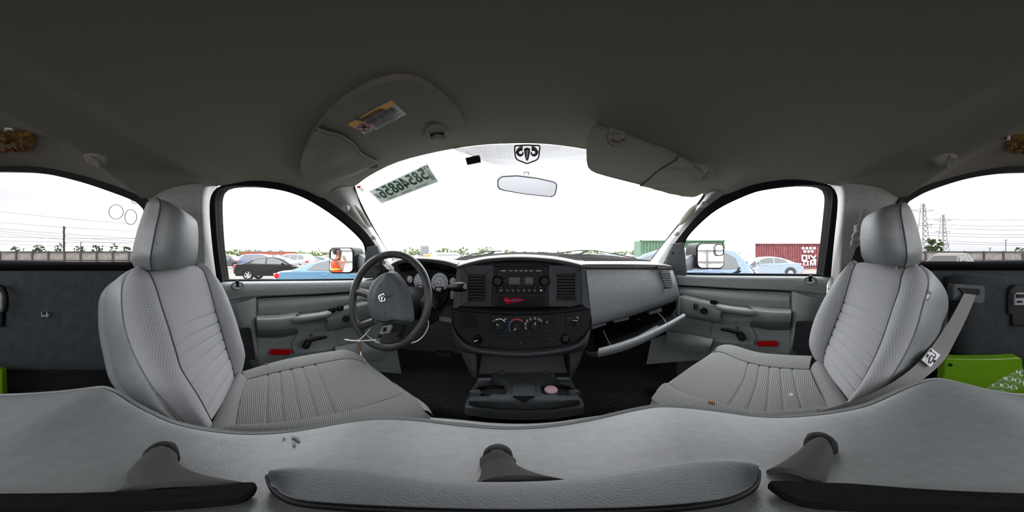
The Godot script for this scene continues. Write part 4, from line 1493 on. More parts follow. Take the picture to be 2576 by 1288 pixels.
# ------------------------------------------------------------------ steering wheel and column
func build_wheel() -> void:
	var t := thing("steering_wheel", "dark grey steering wheel with raised centre pad and ram-head badge", "steering wheel")
	var c := P(979, 755, 2.22)
	var view := (Vector3(0, EYE, 0) - c).normalized()
	var right := view.cross(Vector3.UP).normalized() * -1.0
	right = Vector3(1, 0, 0)
	right = (right - view * right.dot(view)).normalized()
	var up := view.cross(right)
	# major axis leans to the right at its top
	var maj := (up + right * 0.105).normalized()
	var minr := maj.cross(view).normalized()
	if minr.x > 0: minr = -minr
	var nrm := (view * 0.79 + minr * 0.613).normalized()
	var e1 := maj
	var e2 := nrm.cross(e1).normalized()
	var onp := func(x: float, y: float, h: float) -> Vector3:   # the point of the wheel's plane (raised by h) on that sight line
		var o := Vector3(0, EYE, 0)
		var dir := P(x, y, 1.0) - o
		var k := (c + nrm * h - o).dot(nrm) / dir.dot(nrm)
		return o + dir * k
	var R := 117.0 / F * 2.22
	var path := []
	for k in 72:
		var a := TAU * k / 72
		path.append(c + (e1 * cos(a) + e2 * sin(a)) * R)
	var mb := MB.new()
	mb.tube(path, .0165, 14, true)
	obj("rim", mb, M.wheel_rim, t)
	var ln := func(a: Array) -> Array:
		var o := []
		for i in range(0, a.size(), 3): o.append(onp.call(a[i], a[i + 1], a[i + 2]))
		return o
	# spokes
	for s in [[[895, 723, .0, 912, 727, .012, 930, 735, .02], [893, 742, .0, 910, 746, .012, 928, 752, .02]], [[900, 812, .0, 918, 806, .012, 936, 800, .02], [912, 828, .0, 926, 820, .012, 944, 812, .02]], [[955, 866, .0, 958, 850, .01, 962, 838, .02], [1000, 858, .0, 1000, 845, .01, 1010, 832, .02]], [[965, 655, .0, 960, 665, .01, 955, 680, .02], [948, 668, .0, 944, 676, .01, 940, 690, .02]]]:
		mb = MB.new()
		mb.body(swell(net([ln.call(s[0]), ln.call(s[1])], 10, 6), func(u, v): return .008 * sin(PI * v)), -nrm * .02)
		obj("spoke", mb, M.wheel_rim, t)
	# centre pad: base skirt, left field, ridge, right field
	var rim_px := [[925, 761], [926, 738], [934, 717], [946, 701], [968, 686], [994, 683], [1008, 694], [1024, 716], [1036, 750], [1042, 790], [1040, 806], [1030, 812], [1000, 806], [980, 812], [955, 811], [938, 800], [929, 780]]
	var crest := [[936, 762], [936, 742], [943, 722], [954, 706], [968, 692], [974, 692], [979, 702], [984, 722], [989, 752], [994, 788], [994, 796], [992, 800], [986, 802], [976, 804], [956, 803], [944, 794], [938, 778]]
	var base := []
	var upper := []
	for p in rim_px: base.append(onp.call(p[0], p[1], .015))
	for p in crest: upper.append(onp.call(p[0], p[1], .05))
	var b2 := spline(base, 4, true)
	var u2 := spline(upper, 4, true)
	var mid := []
	for i in b2.size(): mid.append(b2[i].lerp(u2[i], .45) + nrm * .012)
	for a in [b2, u2, mid]: a.append(a[0])
	mb = MB.new()
	var cc: Vector3 = onp.call(962, 752, .054)
	var inner := []
	for p in u2: inner.append(p.lerp(cc, .35) + nrm * .004)
	var ctr := []
	for p in u2: ctr.append(cc)
	mb.grid(net([b2, mid, u2, inner, ctr], b2.size(), 4, false))
	var pad := obj("airbag_cover", mb, M.airbag, t)
	mb = MB.new()
	for s in [[[926, 766, .028, 940, 758, .053, 952, 753, .056]], [[972, 748, .0575, 984, 744, .057, 988, 742, .056]]]:
		mb.tube(even(ln.call(s[0]), 8), .0012, 6)
	obj("split_line", mb, M.black, pad)
	mb = MB.new()
	for s in [[955, 716, .056], [932, 776, .045], [966, 783, .057]]:
		mb.tube(ln.call([s[0], s[1], s[2], s[0] + 2, s[1] + 3, s[2], s[0] + 1, s[1] + 6, s[2]]), .001, 5)
	obj("horn_mark", mb, M.black, pad)
	# badge
	mb = MB.new()
	mb.slab(ln.call([952, 743, .06, 958, 740, .06, 966, 737, .06, 969, 750, .06, 968, 757, .06, 958, 760, .06, 953, 755, .06, 951, 749, .06]), -nrm * .01, .001)
	var badge := obj("badge", mb, M.chrome, t)
	mb = MB.new()
	mb.slab(ln.call([954.5, 745, .0615, 964.5, 740.5, .0615, 966.5, 750, .0615, 965, 755.5, .0615, 958.5, 757.5, .0615, 954.5, 753.5, .0615]), -nrm * .002)
	obj("badge_field", mb, M.black, badge)
	mb = MB.new()
	mb.tube(even(ln.call([957, 752, .063, 956, 748, .063, 959, 745.5, .063, 961, 748, .063, 963.5, 743.5, .063, 965, 748, .063, 963, 751, .063]), 14), .0016, 6)
	mb.slab(ln.call([958.5, 747, .063, 962, 746, .063, 961.5, 754.5, .063, 960.5, 756, .063, 959.3, 755, .063]), -nrm * .002)
	obj("ram_head", mb, M.chrome, badge)
	# switch pads
	mb = MB.new()
	mb.slab(ln.call([931, 676, .028, 938, 668, .028, 960, 664, .022, 975, 678, .03, 953, 692, .036, 945, 700, .036]), -nrm * .02, .002)
	var sp := obj("switch_pod", mb, M.dash_black, t)
	mb = MB.new()
	mb.slab(ln.call([937, 680, .032, 944, 671, .032, 955, 668, .03, 962, 682, .036, 948, 695, .038]), -nrm * .01, .002)
	obj("cruise_switch", mb, M.button, sp)
	for k in 3:
		mb = MB.new()
		mb.tube(ln.call([943.0 + k * 4.2, 681 + k * 1.5, .0385, 945.0 + k * 4.2, 688 - k * 1.8, .0395]), .0018, 6)
		obj("legend", mb, M.print_grey, sp)
	mb = MB.new()
	mb.slab(ln.call([963, 815, .03, 995, 812, .034, 1016, 816, .03, 1004, 846, .012, 949, 850, .006]), -nrm * .02, .002)
	var sp2 := obj("switch_pod", mb, M.dash_black, t)
	mb = MB.new()
	mb.slab(ln.call([962, 820, .034, 984, 816, .036, 986, 820, .036, 978, 839, .024, 955, 841, .02, 953, 838, .02]), -nrm * .01, .002)
	obj("switch_plate", mb, M.dash_grey, sp2)
	mb = MB.new()
	mb.slab(ln.call([964, 825, .038, 970, 823, .038, 969, 832, .034, 963, 835, .032]), -nrm * .01, .001)
	obj("thumb_switch", mb, M.black, sp2)
	# white cable tie round the rim with a bunch of keys
	var z := thing("cable_tie", "white plastic cable tie looped round the bottom of the steering wheel", "cable tie")
	mb = MB.new()
	mb.tube(ln.call([868, 854, .03, 885, 857, .035, 902, 857.5, .04, 920, 857, .035, 946, 855, .022]), .0042, 8, false, .6)
	mb.tube(even(ln.call([902, 857, .04, 912, 848, .035, 922, 838, .02, 930, 828, -.01]), 10), .0038, 8, false, .6)
	obj("strap", mb, M.white_plastic, z)
	mb = MB.new()
	mb.box(onp.call(902, 857, .044), Vector3(.012, .01, .008), Basis(), .002)
	obj("strap_head", mb, M.white_plastic, z)
	var kk := thing("key_bunch", "small brass key and tag hanging from the white cable tie", "keys")
	mb = MB.new()
	mb.tube(spline(ln.call([902, 860, .04, 897, 863, .04, 902, 867, .04, 907, 863, .04]), 5, true), .0014, 6, true)
	obj("key_ring", mb, M.steel, kk)
	mb = MB.new()
	mb.slab(ln.call([899, 862, .042, 905, 863, .042, 907, 875, .042, 905, 884, .042, 903, 901, .042, 901, 901, .042, 901, 886, .042, 897.5, 876, .042]), -nrm * .004, .001)
	obj("key", mb, mat("brass", Color(0.42, 0.36, 0.27), 0.45, 0.8), kk)
	mb = MB.new()
	mb.slab(ln.call([905, 884, .045, 908, 886, .045, 912, 902, .045, 906, 897, .045]), -nrm * .002, .0005)
	obj("tag", mb, M.white_plastic, kk)
	var lp := thing("hanging_wire", "thin white looped wire drooping behind the steering wheel", "wire")
	mb = MB.new()
	mb.tube(even(pl([1024, 864, 2.26, 1045, 860, 2.3, 1062, 848, 2.34, 1074, 830, 2.36, 1078, 812, 2.36, 1073, 796, 2.34]), 30), .0028, 7)
	obj("loop", mb, M.white_plastic, lp)
	mb = MB.new()
	mb.tube(even(pl([1036, 752, 2.34, 1046, 762, 2.35, 1056, 770, 2.36]), 8), .0032, 7)
	obj("strand", mb, M.white_plastic, lp)
	# column, shroud, gear lever
	var s := thing("steering_column", "black plastic steering column shroud with ignition lock", "steering column")
	mb = MB.new()
	var a := c - nrm * .03
	var b := P(1085, 770, 2.62)
	var ring := []
	mb.tube(even([a, a.lerp(b, .5) + Vector3(0, .005, 0), b], 14), [.045, .055, .06, .065, .07, .072, .074, .076, .078, .08, .08, .08, .08, .08], 20)
	obj("shroud", mb, M.dash_black, s)
	mb = MB.new()
	mb.body(net([pl([1050, 735, 2.40, 1075, 735, 2.42, 1098, 745, 2.46, 1108, 762, 2.5]), pl([1056, 760, 2.34, 1080, 765, 2.36, 1100, 772, 2.40, 1107, 780, 2.44]), pl([1058, 790, 2.36, 1075, 800, 2.38, 1092, 802, 2.40, 1104, 790, 2.44]), pl([1062, 815, 2.44, 1076, 818, 2.44, 1090, 814, 2.46, 1100, 804, 2.48])], 16, 6), Vector3(0, 0, -.06))
	obj("lower_shroud", mb, M.dash_black, s)
	mb = MB.new()
	mb.lathe([Vector2(0, .012), Vector2(.012, .012), Vector2(.016, .006), Vector2(.018, -.02)], P(1088, 776, 2.37), Vector3(-.2, .1, 1), 18)
	obj("ignition_lock", mb, M.black, s)
	var g := thing("gear_lever", "black column gear lever with a fat rounded knob", "lever")
	mb = MB.new()
	mb.tube(even(pl([1104, 778, 2.42, 1116, 766, 2.38, 1126, 748, 2.35, 1129, 732, 2.33, 1128, 723, 2.31, 1134, 720, 2.3]), 24), .0085, 10)
	obj("stalk", mb, M.black, g)
	mb = MB.new()
	var k0 := P(1128, 722, 2.31)
	var kx := (P(1170, 722, 2.22) - k0).normalized()
	mb.lathe([Vector2(0, -.004), Vector2(.010, .0), Vector2(.012, .012), Vector2(.018, .035), Vector2(.0215, .06), Vector2(.022, .09), Vector2(.0185, .115), Vector2(.014, .12), Vector2(.0, .12)], k0, kx, 22, false)
	obj("knob", mb, M.black, g)
	mb = MB.new()
	mb.lathe([Vector2(0, .006), Vector2(.009, .006), Vector2(.0105, .004), Vector2(.0105, -.006)], k0 + kx * .119, kx, 18)
	obj("overdrive_button", mb, M.print_grey, g)

# ------------------------------------------------------------------ floor console with cup holders
func build_console() -> void:
	var t := thing("cup_holder_console", "dark plastic floor console with two cup holders under the dashboard", "console")
	var mb := MB.new()
	# base tray with a lip
	mb.slab([P(1203, 950, 2.72), P(1435, 948, 2.72), P(1450, 975, 2.56), P(1470, 1012, 2.33), P(1466, 1020, 2.29), P(1400, 1031, 2.24), P(1318, 1034, 2.22), P(1240, 1031, 2.24), P(1172, 1021, 2.29), P(1169, 1013, 2.33), P(1188, 975, 2.56)], Vector3(0, -.04, 0), .008)
	obj("base_tray", mb, M.console_grey, t)
	# middle hump with the flip lid
	mb = MB.new()
	mb.body(net([
		pl([1236, 938, 2.66, 1300, 937, 2.66, 1316, 937, 2.66, 1400, 936, 2.66]),
		pl([1262, 952, 2.56, 1300, 951, 2.56, 1320, 951, 2.56, 1370, 952, 2.56]),
		pl([1278, 970, 2.44, 1300, 970, 2.44, 1325, 970, 2.44, 1358, 970, 2.44]),
		pl([1272, 990, 2.33, 1300, 991, 2.33, 1325, 991, 2.33, 1366, 990, 2.33]),
		pl([1236, 996, 2.27, 1290, 997, 2.27, 1335, 997, 2.27, 1402, 996, 2.27]),
	], 24, 6), Vector3(0, -.05, 0))
	obj("hump", mb, M.console_grey, t)
	mb = MB.new()
	mb.slab([P(1293, 951, 2.55), P(1341, 951, 2.55), P(1348, 996, 2.262), P(1288, 996, 2.262)], Vector3(0, -.01, 0), .001)
	obj("flip_lid", mb, M.chin_grey, t)
	# front wall
	mb = MB.new()
	mb.body(net([
		pl([1182, 1002, 2.30, 1230, 1000, 2.27, 1236, 996, 2.26, 1318, 997, 2.25, 1402, 996, 2.26, 1408, 999, 2.27, 1455, 998, 2.30]),
		pl([1181, 1009, 2.28, 1230, 1010, 2.25, 1236, 1010, 2.24, 1318, 1012, 2.23, 1402, 1010, 2.24, 1408, 1009, 2.25, 1457, 1006, 2.28]),
		pl([1180, 1018, 2.30, 1230, 1024, 2.26, 1236, 1025, 2.25, 1318, 1030, 2.24, 1402, 1025, 2.25, 1408, 1023, 2.26, 1460, 1014, 2.30]),
	], 40, 5, false), Vector3(0, 0, -.03))
	obj("front_wall", mb, M.console_grey, t)
	mb = MB.new()
	mb.slab(pl([1290, 997.5, 2.232, 1346, 997.5, 2.232, 1344, 1002, 2.228, 1330, 1006, 2.226, 1326, 1011, 2.224, 1318, 1014, 2.223, 1310, 1011, 2.224, 1306, 1006, 2.226, 1292, 1002, 2.228]), Vector3(0, 0, -.01), .001)
	obj("lid_catch", mb, M.black, t)
	# the cups
	for s in 2:
		var cx := 1241.0 if s == 0 else 1398.0
		var p := P(cx, 981, 2.46)
		mb = MB.new()
		mb.lathe([Vector2(0, -.05), Vector2(.074, -.05), Vector2(.08, .0), Vector2(.085, .003), Vector2(.089, .0), Vector2(.089, -.03)], p, Vector3.UP, 32)
		var cup := obj("cup_holder", mb, M.black, t)
		mb = MB.new()
		var arm := []
		for k in 12:
			var a := lerpf(PI * .62, PI * 1.02, k / 11.0) if s == 0 else lerpf(PI * .38, -PI * .02, k / 11.0)
			arm.append(p + Vector3(cos(a) * .080, .016, -sin(a) * .080))
		mb.tube(arm, .0075, 8, false, .7)
		obj("grip_arm", mb, M.console_grey, cup)
		mb = MB.new()
		mb.slab([p + Vector3(-.105 if s == 0 else .105, .012, .03), p + Vector3(-.06 if s == 0 else .06, .012, .035), p + Vector3(-.055 if s == 0 else .055, .012, .065), p + Vector3(-.085 if s == 0 else .085, .012, .08), p + Vector3(-.11 if s == 0 else .11, .012, .06)], Vector3(0, -.04, 0), .004)
		obj("corner_block", mb, M.console_grey, cup)
	for x in [1262.0, 1371.0]:
		mb = MB.new()
		mb.slab(pf(2.64, [x - 5, 936, x + 5, 936, x + 4, 943, x - 4, 943]), Vector3(0, 0, -.03), .001)
		obj("hinge", mb, M.console_grey, t)
	var dk := MB.new()
	dk.lathe([Vector2(0, .006), Vector2(.028, .006), Vector2(.032, .002), Vector2(.032, -.004)], P(1386, 987, 2.42) + Vector3(0, .012, 0), Vector3(0, 1, .35), 24)
	tag(obj("pink_disc", dk, M.pink_disc), "small pale pink round token lying in a cup holder", "token")
	# litter on the rubber floor
	var rng := RandomNumberGenerator.new()
	rng.seed = 11
	for i in 26:
		var lx: float
		var lz: float
		if i < 13: lx = rng.randf_range(-0.52, -0.30); lz = rng.randf_range(-2.75, -2.35)
		else: lx = rng.randf_range(0.38, 0.62); lz = rng.randf_range(-2.8, -2.4)
		mb = MB.new()
		var r := rng.randf_range(.004, .010)
		var ring := []
		for k in 6:
			var a := TAU * k / 6
			ring.append(Vector3(lx + cos(a) * r * rng.randf_range(.6, 1.5), .006 + r * .25, lz + sin(a) * r * rng.randf_range(.6, 1.4)))
		mb.slab(ring, Vector3(0, -.006 - r * .25, 0), .0015)
		tag(obj("dirt_crumb", mb, M.dirt_clump), "brown crumb of dirt on the driver's black floor" if i < 13 else "brown crumb of dirt on the passenger's black floor", "dirt", "dirt crumbs in the driver's footwell" if i < 13 else "dirt crumbs in the passenger footwell")

# ------------------------------------------------------------------ the two bucket seats
func ribs(at: Array, depth: float, wide: float, crown: float) -> Callable:
	return func(u: float, v: float) -> float:
		var h := crown * pow(sin(PI * clampf(v, 0.0, 1.0)), 0.6)
		for a in at:
			h -= depth * exp(-pow((u - a) / wide, 2.0))
		return h

func bump(k: float, p := 0.7) -> Callable:
	return func(_u: float, v: float) -> float: return k * pow(sin(PI * clampf(v, 0.0, 1.0)), p)

func run_on(p: Array, k := 1.0) -> Array:   # a line carried on past its end
	var o := p.duplicate()
	o.append(p[-1] + (p[-1] - p[-2]) * k)
	return o

func build_seats() -> void:
	# lines run from the top of the back to its foot, and from the rear of the cushion to its front
	var L := {
		"sil": pl([350, 676, 1.90, 318, 690, 1.92, 286, 711, 1.93, 268, 736, 1.93, 262, 775, 1.92, 266, 835, 1.88, 279, 897, 1.82, 297, 958, 1.74, 343, 1008, 1.66, 393, 1036, 1.60, 461, 1068, 1.54]),
		"pipe": pl([354, 678, 1.86, 325, 693, 1.83, 311, 711, 1.80, 306, 744, 1.77, 309, 797, 1.74, 320, 847, 1.71, 339, 897, 1.68, 364, 944, 1.64, 389, 983, 1.61, 421, 1018, 1.58, 466, 1068, 1.53]),
		"seam_in": pl([366, 679, 1.87, 379, 694, 1.84, 393, 726, 1.82, 407, 772, 1.80, 425, 826, 1.76, 443, 886, 1.71, 455, 926, 1.68, 476, 962, 1.65, 501, 1001, 1.61, 531, 1058, 1.56]),
		"seam_out": pl([500, 672, 2.04, 514, 686, 2.05, 529, 733, 2.05, 543, 786, 2.05, 557, 833, 2.05, 571, 883, 2.04, 582, 915, 2.03, 588, 946, 2.02]),
		"sil_out": pl([490, 668, 2.06, 520, 680, 2.08, 547, 704, 2.10, 572, 747, 2.11, 590, 794, 2.11, 604, 840, 2.11, 614, 876, 2.10, 616, 897, 2.10, 607, 924, 2.09, 592, 946, 2.06]),
		"ribs": [0.42, 0.51, 0.59, 0.67, 0.75, 0.84, 0.93],
		"far_low": pl([625, 962, 2.14, 700, 935, 2.2, 780, 915, 2.25, 840, 905, 2.29, 880, 903, 2.30, 905, 915, 2.26]),
		"far": pl([604, 938, 2.10, 700, 909, 2.16, 780, 893, 2.22, 840, 884, 2.26, 870, 882, 2.27, 900, 897, 2.22]),
		"far_seam": pl([620, 955, 1.98, 690, 938, 2.03, 780, 919, 2.08, 860, 904, 2.13, 896, 905, 2.14, 925, 917, 2.12]),
		"mid": pl([606, 1010, 1.74, 700, 992, 1.79, 800, 970, 1.86, 900, 948, 1.94, 940, 944, 1.97, 972, 954, 1.98]),
		"near_seam": pl([594, 1074, 1.54, 700, 1066, 1.56, 800, 1050, 1.61, 900, 1028, 1.67, 976, 1004, 1.75, 1018, 990, 1.80]),
		"near": pl([540, 1105, 1.45, 700, 1108, 1.46, 850, 1098, 1.48, 960, 1078, 1.52, 1030, 1058, 1.57, 1066, 1032, 1.63]),
		"near_low": pl([540, 1140, 1.47, 700, 1140, 1.48, 850, 1130, 1.50, 960, 1105, 1.54, 1040, 1080, 1.59, 1092, 1056, 1.63]),
		"front": pl([900, 897, 2.22, 925, 917, 2.12, 972, 954, 1.98, 1018, 990, 1.80, 1050, 1012, 1.71, 1066, 1032, 1.63]),
		"front_low": pl([905, 915, 2.25, 934, 930, 2.14, 986, 966, 2.0, 1040, 1002, 1.82, 1078, 1028, 1.72, 1093, 1056, 1.63]),
		"cross": [0.16, 0.25, 0.34, 0.43, 0.53],
		"roll": [pl([592, 946, 2.04, 562, 1000, 1.78, 534, 1062, 1.56]), pl([622, 956, 1.98, 607, 1012, 1.74, 595, 1078, 1.54])],
		"head": [pl([386, 497, 1.84, 373, 506, 1.86, 365, 521, 1.87, 345, 580, 1.88, 332, 635, 1.87, 331, 652, 1.87, 336, 670, 1.88, 352, 680, 1.88]),
			pl([393, 497, 1.82, 402, 508, 1.79, 402, 530, 1.78, 392, 576, 1.77, 383, 622, 1.77, 379, 645, 1.77, 379, 665, 1.79, 382, 680, 1.82]),
			pl([402, 500, 1.84, 430, 516, 1.82, 446, 540, 1.80, 446, 580, 1.79, 443, 620, 1.79, 440, 645, 1.80, 438, 665, 1.82, 438, 676, 1.85]),
			pl([412, 506, 1.90, 462, 531, 1.90, 488, 549, 1.91, 497, 565, 1.92, 499, 597, 1.93, 497, 640, 1.93, 491, 662, 1.93, 480, 670, 1.93]),
			pl([402, 500, 1.98, 440, 520, 2.02, 462, 545, 2.04, 466, 570, 2.05, 466, 600, 2.06, 464, 640, 2.06, 460, 662, 2.05, 455, 672, 2.03]),
			pl([388, 498, 1.96, 384, 510, 2.0, 376, 530, 2.02, 366, 580, 2.03, 356, 635, 2.03, 354, 652, 2.03, 358, 668, 2.02, 366, 678, 2.0])],
		"post": [P(425, 690, 1.94), P(425, 655, 1.94)],
	}
	var R := {
		"sil": pl([2309, 671, 1.90, 2339, 686, 1.92, 2361, 708, 1.93, 2373, 736, 1.93, 2375, 765, 1.92, 2371, 801, 1.90, 2362, 850, 1.86, 2338, 908, 1.80, 2296, 940, 1.72, 2243, 975, 1.64, 2186, 1012, 1.55]),
		"pipe": pl([2310, 673, 1.86, 2329, 690, 1.83, 2335, 708, 1.81, 2332, 736, 1.78, 2321, 772, 1.75, 2307, 826, 1.71, 2286, 876, 1.68, 2261, 922, 1.64, 2232, 965, 1.60, 2184, 1012, 1.54]),
		"seam_in": pl([2279, 672, 1.88, 2268, 697, 1.85, 2261, 733, 1.83, 2246, 776, 1.80, 2232, 819, 1.77, 2214, 869, 1.73, 2193, 915, 1.69, 2168, 961, 1.64, 2137, 1010, 1.57]),
		"seam_out": pl([2152, 664, 2.04, 2143, 686, 2.05, 2132, 726, 2.05, 2118, 772, 2.05, 2100, 819, 2.05, 2082, 869, 2.04, 2075, 890, 2.03, 2072, 914, 2.02]),
		"sil_out": pl([2164, 660, 2.06, 2136, 672, 2.08, 2111, 694, 2.10, 2086, 729, 2.11, 2064, 769, 2.11, 2046, 811, 2.11, 2036, 851, 2.10, 2037, 876, 2.09, 2050, 898, 2.08, 2070, 914, 2.05]),
		"ribs": [0.38, 0.47, 0.55, 0.63, 0.71, 0.80, 0.90],
		"far_low": pl([2034, 918, 2.14, 1957, 918, 2.2, 1903, 912, 2.25, 1850, 896, 2.30, 1828, 894, 2.31, 1806, 898, 2.28]),
		"far": pl([2044, 896, 2.10, 1957, 892, 2.15, 1903, 886, 2.2, 1850, 871, 2.26, 1830, 869, 2.28, 1813, 875, 2.24]),
		"far_seam": pl([2036, 930, 1.95, 1946, 924, 2.0, 1878, 911, 2.06, 1820, 888, 2.15, 1800, 886, 2.17, 1788, 893, 2.14]),
		"mid": pl([2054, 976, 1.72, 1950, 975, 1.76, 1850, 962, 1.83, 1780, 940, 1.92, 1755, 930, 1.96, 1738, 926, 1.98]),
		"near_seam": pl([2082, 1024, 1.54, 1921, 1038, 1.52, 1850, 1026, 1.57, 1779, 1010, 1.63, 1720, 990, 1.73, 1682, 966, 1.84]),
		"near": pl([2110, 1065, 1.42, 1950, 1078, 1.42, 1850, 1068, 1.44, 1750, 1046, 1.50, 1680, 1028, 1.56, 1641, 1004, 1.66]),
		"near_low": pl([2110, 1100, 1.44, 1950, 1105, 1.44, 1850, 1090, 1.46, 1750, 1070, 1.52, 1680, 1050, 1.58, 1633, 1024, 1.67]),
		"front": pl([1813, 875, 2.24, 1788, 893, 2.14, 1738, 926, 1.98, 1682, 966, 1.84, 1655, 986, 1.75, 1641, 1004, 1.66]),
		"front_low": pl([1806, 898, 2.27, 1780, 914, 2.16, 1728, 948, 2.0, 1672, 988, 1.86, 1645, 1008, 1.77, 1632, 1026, 1.67]),
		"cross": [0.14, 0.24, 0.33, 0.42, 0.52],
		"roll": [pl([2070, 914, 2.03, 2100, 960, 1.78, 2134, 1012, 1.56]), pl([2038, 931, 1.96, 2056, 976, 1.74, 2080, 1026, 1.54])],
		"head": [pl([2278, 509, 1.84, 2289, 520, 1.86, 2300, 545, 1.87, 2312, 585, 1.88, 2319, 620, 1.87, 2319, 648, 1.87, 2312, 666, 1.88, 2300, 672, 1.88]),
			pl([2270, 509, 1.82, 2266, 520, 1.79, 2267, 545, 1.78, 2273, 580, 1.77, 2279, 618, 1.77, 2281, 643, 1.77, 2279, 660, 1.79, 2275, 671, 1.82]),
			pl([2262, 512, 1.84, 2232, 524, 1.82, 2222, 545, 1.80, 2220, 580, 1.79, 2222, 615, 1.79, 2224, 640, 1.80, 2224, 656, 1.82, 2224, 666, 1.85]),
			pl([2252, 515, 1.90, 2200, 531, 1.90, 2178, 545, 1.91, 2168, 561, 1.92, 2164, 590, 1.93, 2165, 630, 1.93, 2170, 650, 1.93, 2182, 659, 1.93]),
			pl([2262, 512, 1.98, 2224, 528, 2.02, 2206, 545, 2.04, 2198, 565, 2.05, 2196, 595, 2.06, 2198, 630, 2.06, 2202, 650, 2.05, 2210, 660, 2.03]),
			pl([2275, 511, 1.96, 2280, 522, 2.0, 2286, 545, 2.02, 2294, 585, 2.03, 2300, 620, 2.03, 2300, 645, 2.03, 2294, 662, 2.02, 2286, 670, 2.0])],
		"post": [P(2232, 680, 1.94), P(2232, 645, 1.94)],
	}
	for side in 2:
		var q: Dictionary = L if side == 0 else R
		var out := -1.0 if side == 0 else 1.0
		var t := thing("bucket_seat", "grey woven-cloth driver's seat facing the steering wheel" if side == 0 else "grey woven-cloth passenger seat with crumbs facing the glove box", "seat", Vector3.ZERO, "front bucket seats")
		# backrest
		var mb := MB.new()
		mb.grid(swell(net([q.seam_in, q.seam_out], 170, 26), ribs(q.ribs, .005, .007, .012)))
		obj("backrest_centre", mb, M.cloth_fine, t)
		mb = MB.new()
		var pipe_x: Array = run_on(q.pipe)
		mb.grid(swell(net([pipe_x, run_on(q.seam_in)], 60, 18), bump(.03)))
		obj("inner_bolster", mb, M.cloth, t)
		mb = MB.new()
		mb.grid(swell(net([q.seam_out, q.sil_out], 60, 14), bump(.022)))
		obj("outer_bolster", mb, M.cloth_fine, t)
		mb = MB.new()
		mb.grid(swell(net([run_on(q.sil), pipe_x], 60, 14), bump(.012)))
		obj("side_panel", mb, M.vinyl, t)
		mb = MB.new()
		var rear := []
		for p in even(q.sil, 12): rear.append(p + Vector3(out * .07, -.01, -.10))
		var rear2 := []
		for p in even(q.sil_out, 12): rear2.append(p + Vector3(out * .03, -.01, .03))
		mb.grid(net([q.sil, rear, rear2, q.sil_out], 40, 8))
		obj("back_shell", mb, M.vinyl, t)
		mb = MB.new()
		mb.grid(net([[q.sil[0], q.sil[0].lerp(q.sil_out[0], .5), q.sil_out[0]], [q.pipe[0], q.seam_in[0].lerp(q.seam_out[0], .5), q.seam_out[0]]], 20, 4))
		obj("top_edge", mb, M.cloth_fine, t)
		mb = MB.new()
		mb.tube(even(q.pipe, 80), .0045, 7)
		obj("piping", mb, M.vinyl, t)
		for s in ["seam_in", "seam_out"]:
			mb = MB.new()
			mb.tube(even(q[s], 60), .003, 6)
			obj("seam", mb, M.seam, t)
		# cushion
		mb = MB.new()
		mb.grid(swell(net([q.far_seam, q.mid, q.near_seam], 170, 16), ribs(q.cross, .0042, .008, .006)))
		obj("cushion_centre", mb, M.cloth_worn_dimmed, t)
		mb = MB.new()
		mb.grid(swell(net([q.far, q.far_seam], 50, 12), bump(.014)))
		obj("outer_cushion_bolster", mb, M.cloth_worn_dimmed, t)
		mb = MB.new()
		mb.grid(swell(net([q.near_seam, q.near], 50, 12), bump(.02)))
		obj("inner_cushion_bolster", mb, M.cloth_worn_dimmed, t)
		mb = MB.new()
		mb.grid(net([q.far_low, q.far], 40, 5))
		mb.grid(net([q.near, q.near_low], 40, 5))
		mb.grid(swell(net([q.front, q.front_low], 40, 6), bump(.008)))
		mb.grid(net([shifted(q.front_low, Vector3(0, 0, 0)), shifted(q.front_low, Vector3(out * .03, -.16, 0))], 40, 4))
		mb.grid(net([shifted(q.near_low, Vector3(0, 0, 0)), shifted(q.near_low, Vector3(0, -.14, 0))], 40, 4))
		obj("cushion_skirt", mb, M.vinyl, t)
		mb = MB.new()
		mb.tube(even(q.front, 50), .004, 7)
		obj("piping", mb, M.vinyl, t)
		for s in ["far_seam", "near_seam"]:
			mb = MB.new()
			mb.tube(even(q[s], 60), .0028, 6)
			obj("seam", mb, M.seam, t)
		mb = MB.new()
		mb.grid(swell(net([run_on(q.roll[0], .5), run_on(q.roll[1], .5)], 40, 12), bump(.02)))
		obj("rear_roll", mb, M.cloth_worn_dimmed, t)
		mb = MB.new()
		var f0: Array = shifted(q.roll[0], Vector3(0, -.012, 0))
		var f1: Array = shifted(q.roll[1], Vector3(0, -.012, 0))
		for f in [f0, f1]:
			f.append(f[2] + (f[2] - f[1]) * .35)
			f.insert(0, f[0] + (f[0] - f[1]) * .2)
		mb.body(net([shifted(f0, Vector3(out * .05, 0, 0)), f0, f1], 20, 4), Vector3(0, -.06, 0))
		obj("gusset_fill", mb, M.cloth_worn_dimmed, t)
		# head restraint: a closed pillow with a stitched gusset
		var h: Array = q.head
		mb = MB.new()
		var ring := [h[1], h[2], h[3], h[4], h[5], h[0], h[1]]
		var g := net([h[1], h[2], h[3]], 40, 10)
		mb.grid(swell(g, func(u, v): return .012 * sin(PI * v) * sin(PI * u)))
		mb.grid(net([h[3], h[4], h[5], h[0]], 40, 6))
		var caps := []
		for e in [0, 7]:
			var rr2 := []
			for k in [0, 1, 2, 3, 4, 5, 0]: rr2.append(h[k][e])
			var c := Vector3.ZERO
			for k in 6: c += h[k][e] / 6.0
			c.y += .004 if e == 0 else -.004
			var cen := []
			for k in 7: cen.append(c)
			mb.grid([rr2, cen])
		var hr := obj("headrest", mb, M.vinyl, t)
		mb = MB.new()
		mb.grid(swell(net([h[0], h[1]], 40, 10), func(u, v): return .012 * sin(PI * v) * sin(PI * u)))
		obj("gusset", mb, M.vinyl, hr)
		mb = MB.new()
		mb.tube(even(h[1], 40), .0028, 6)
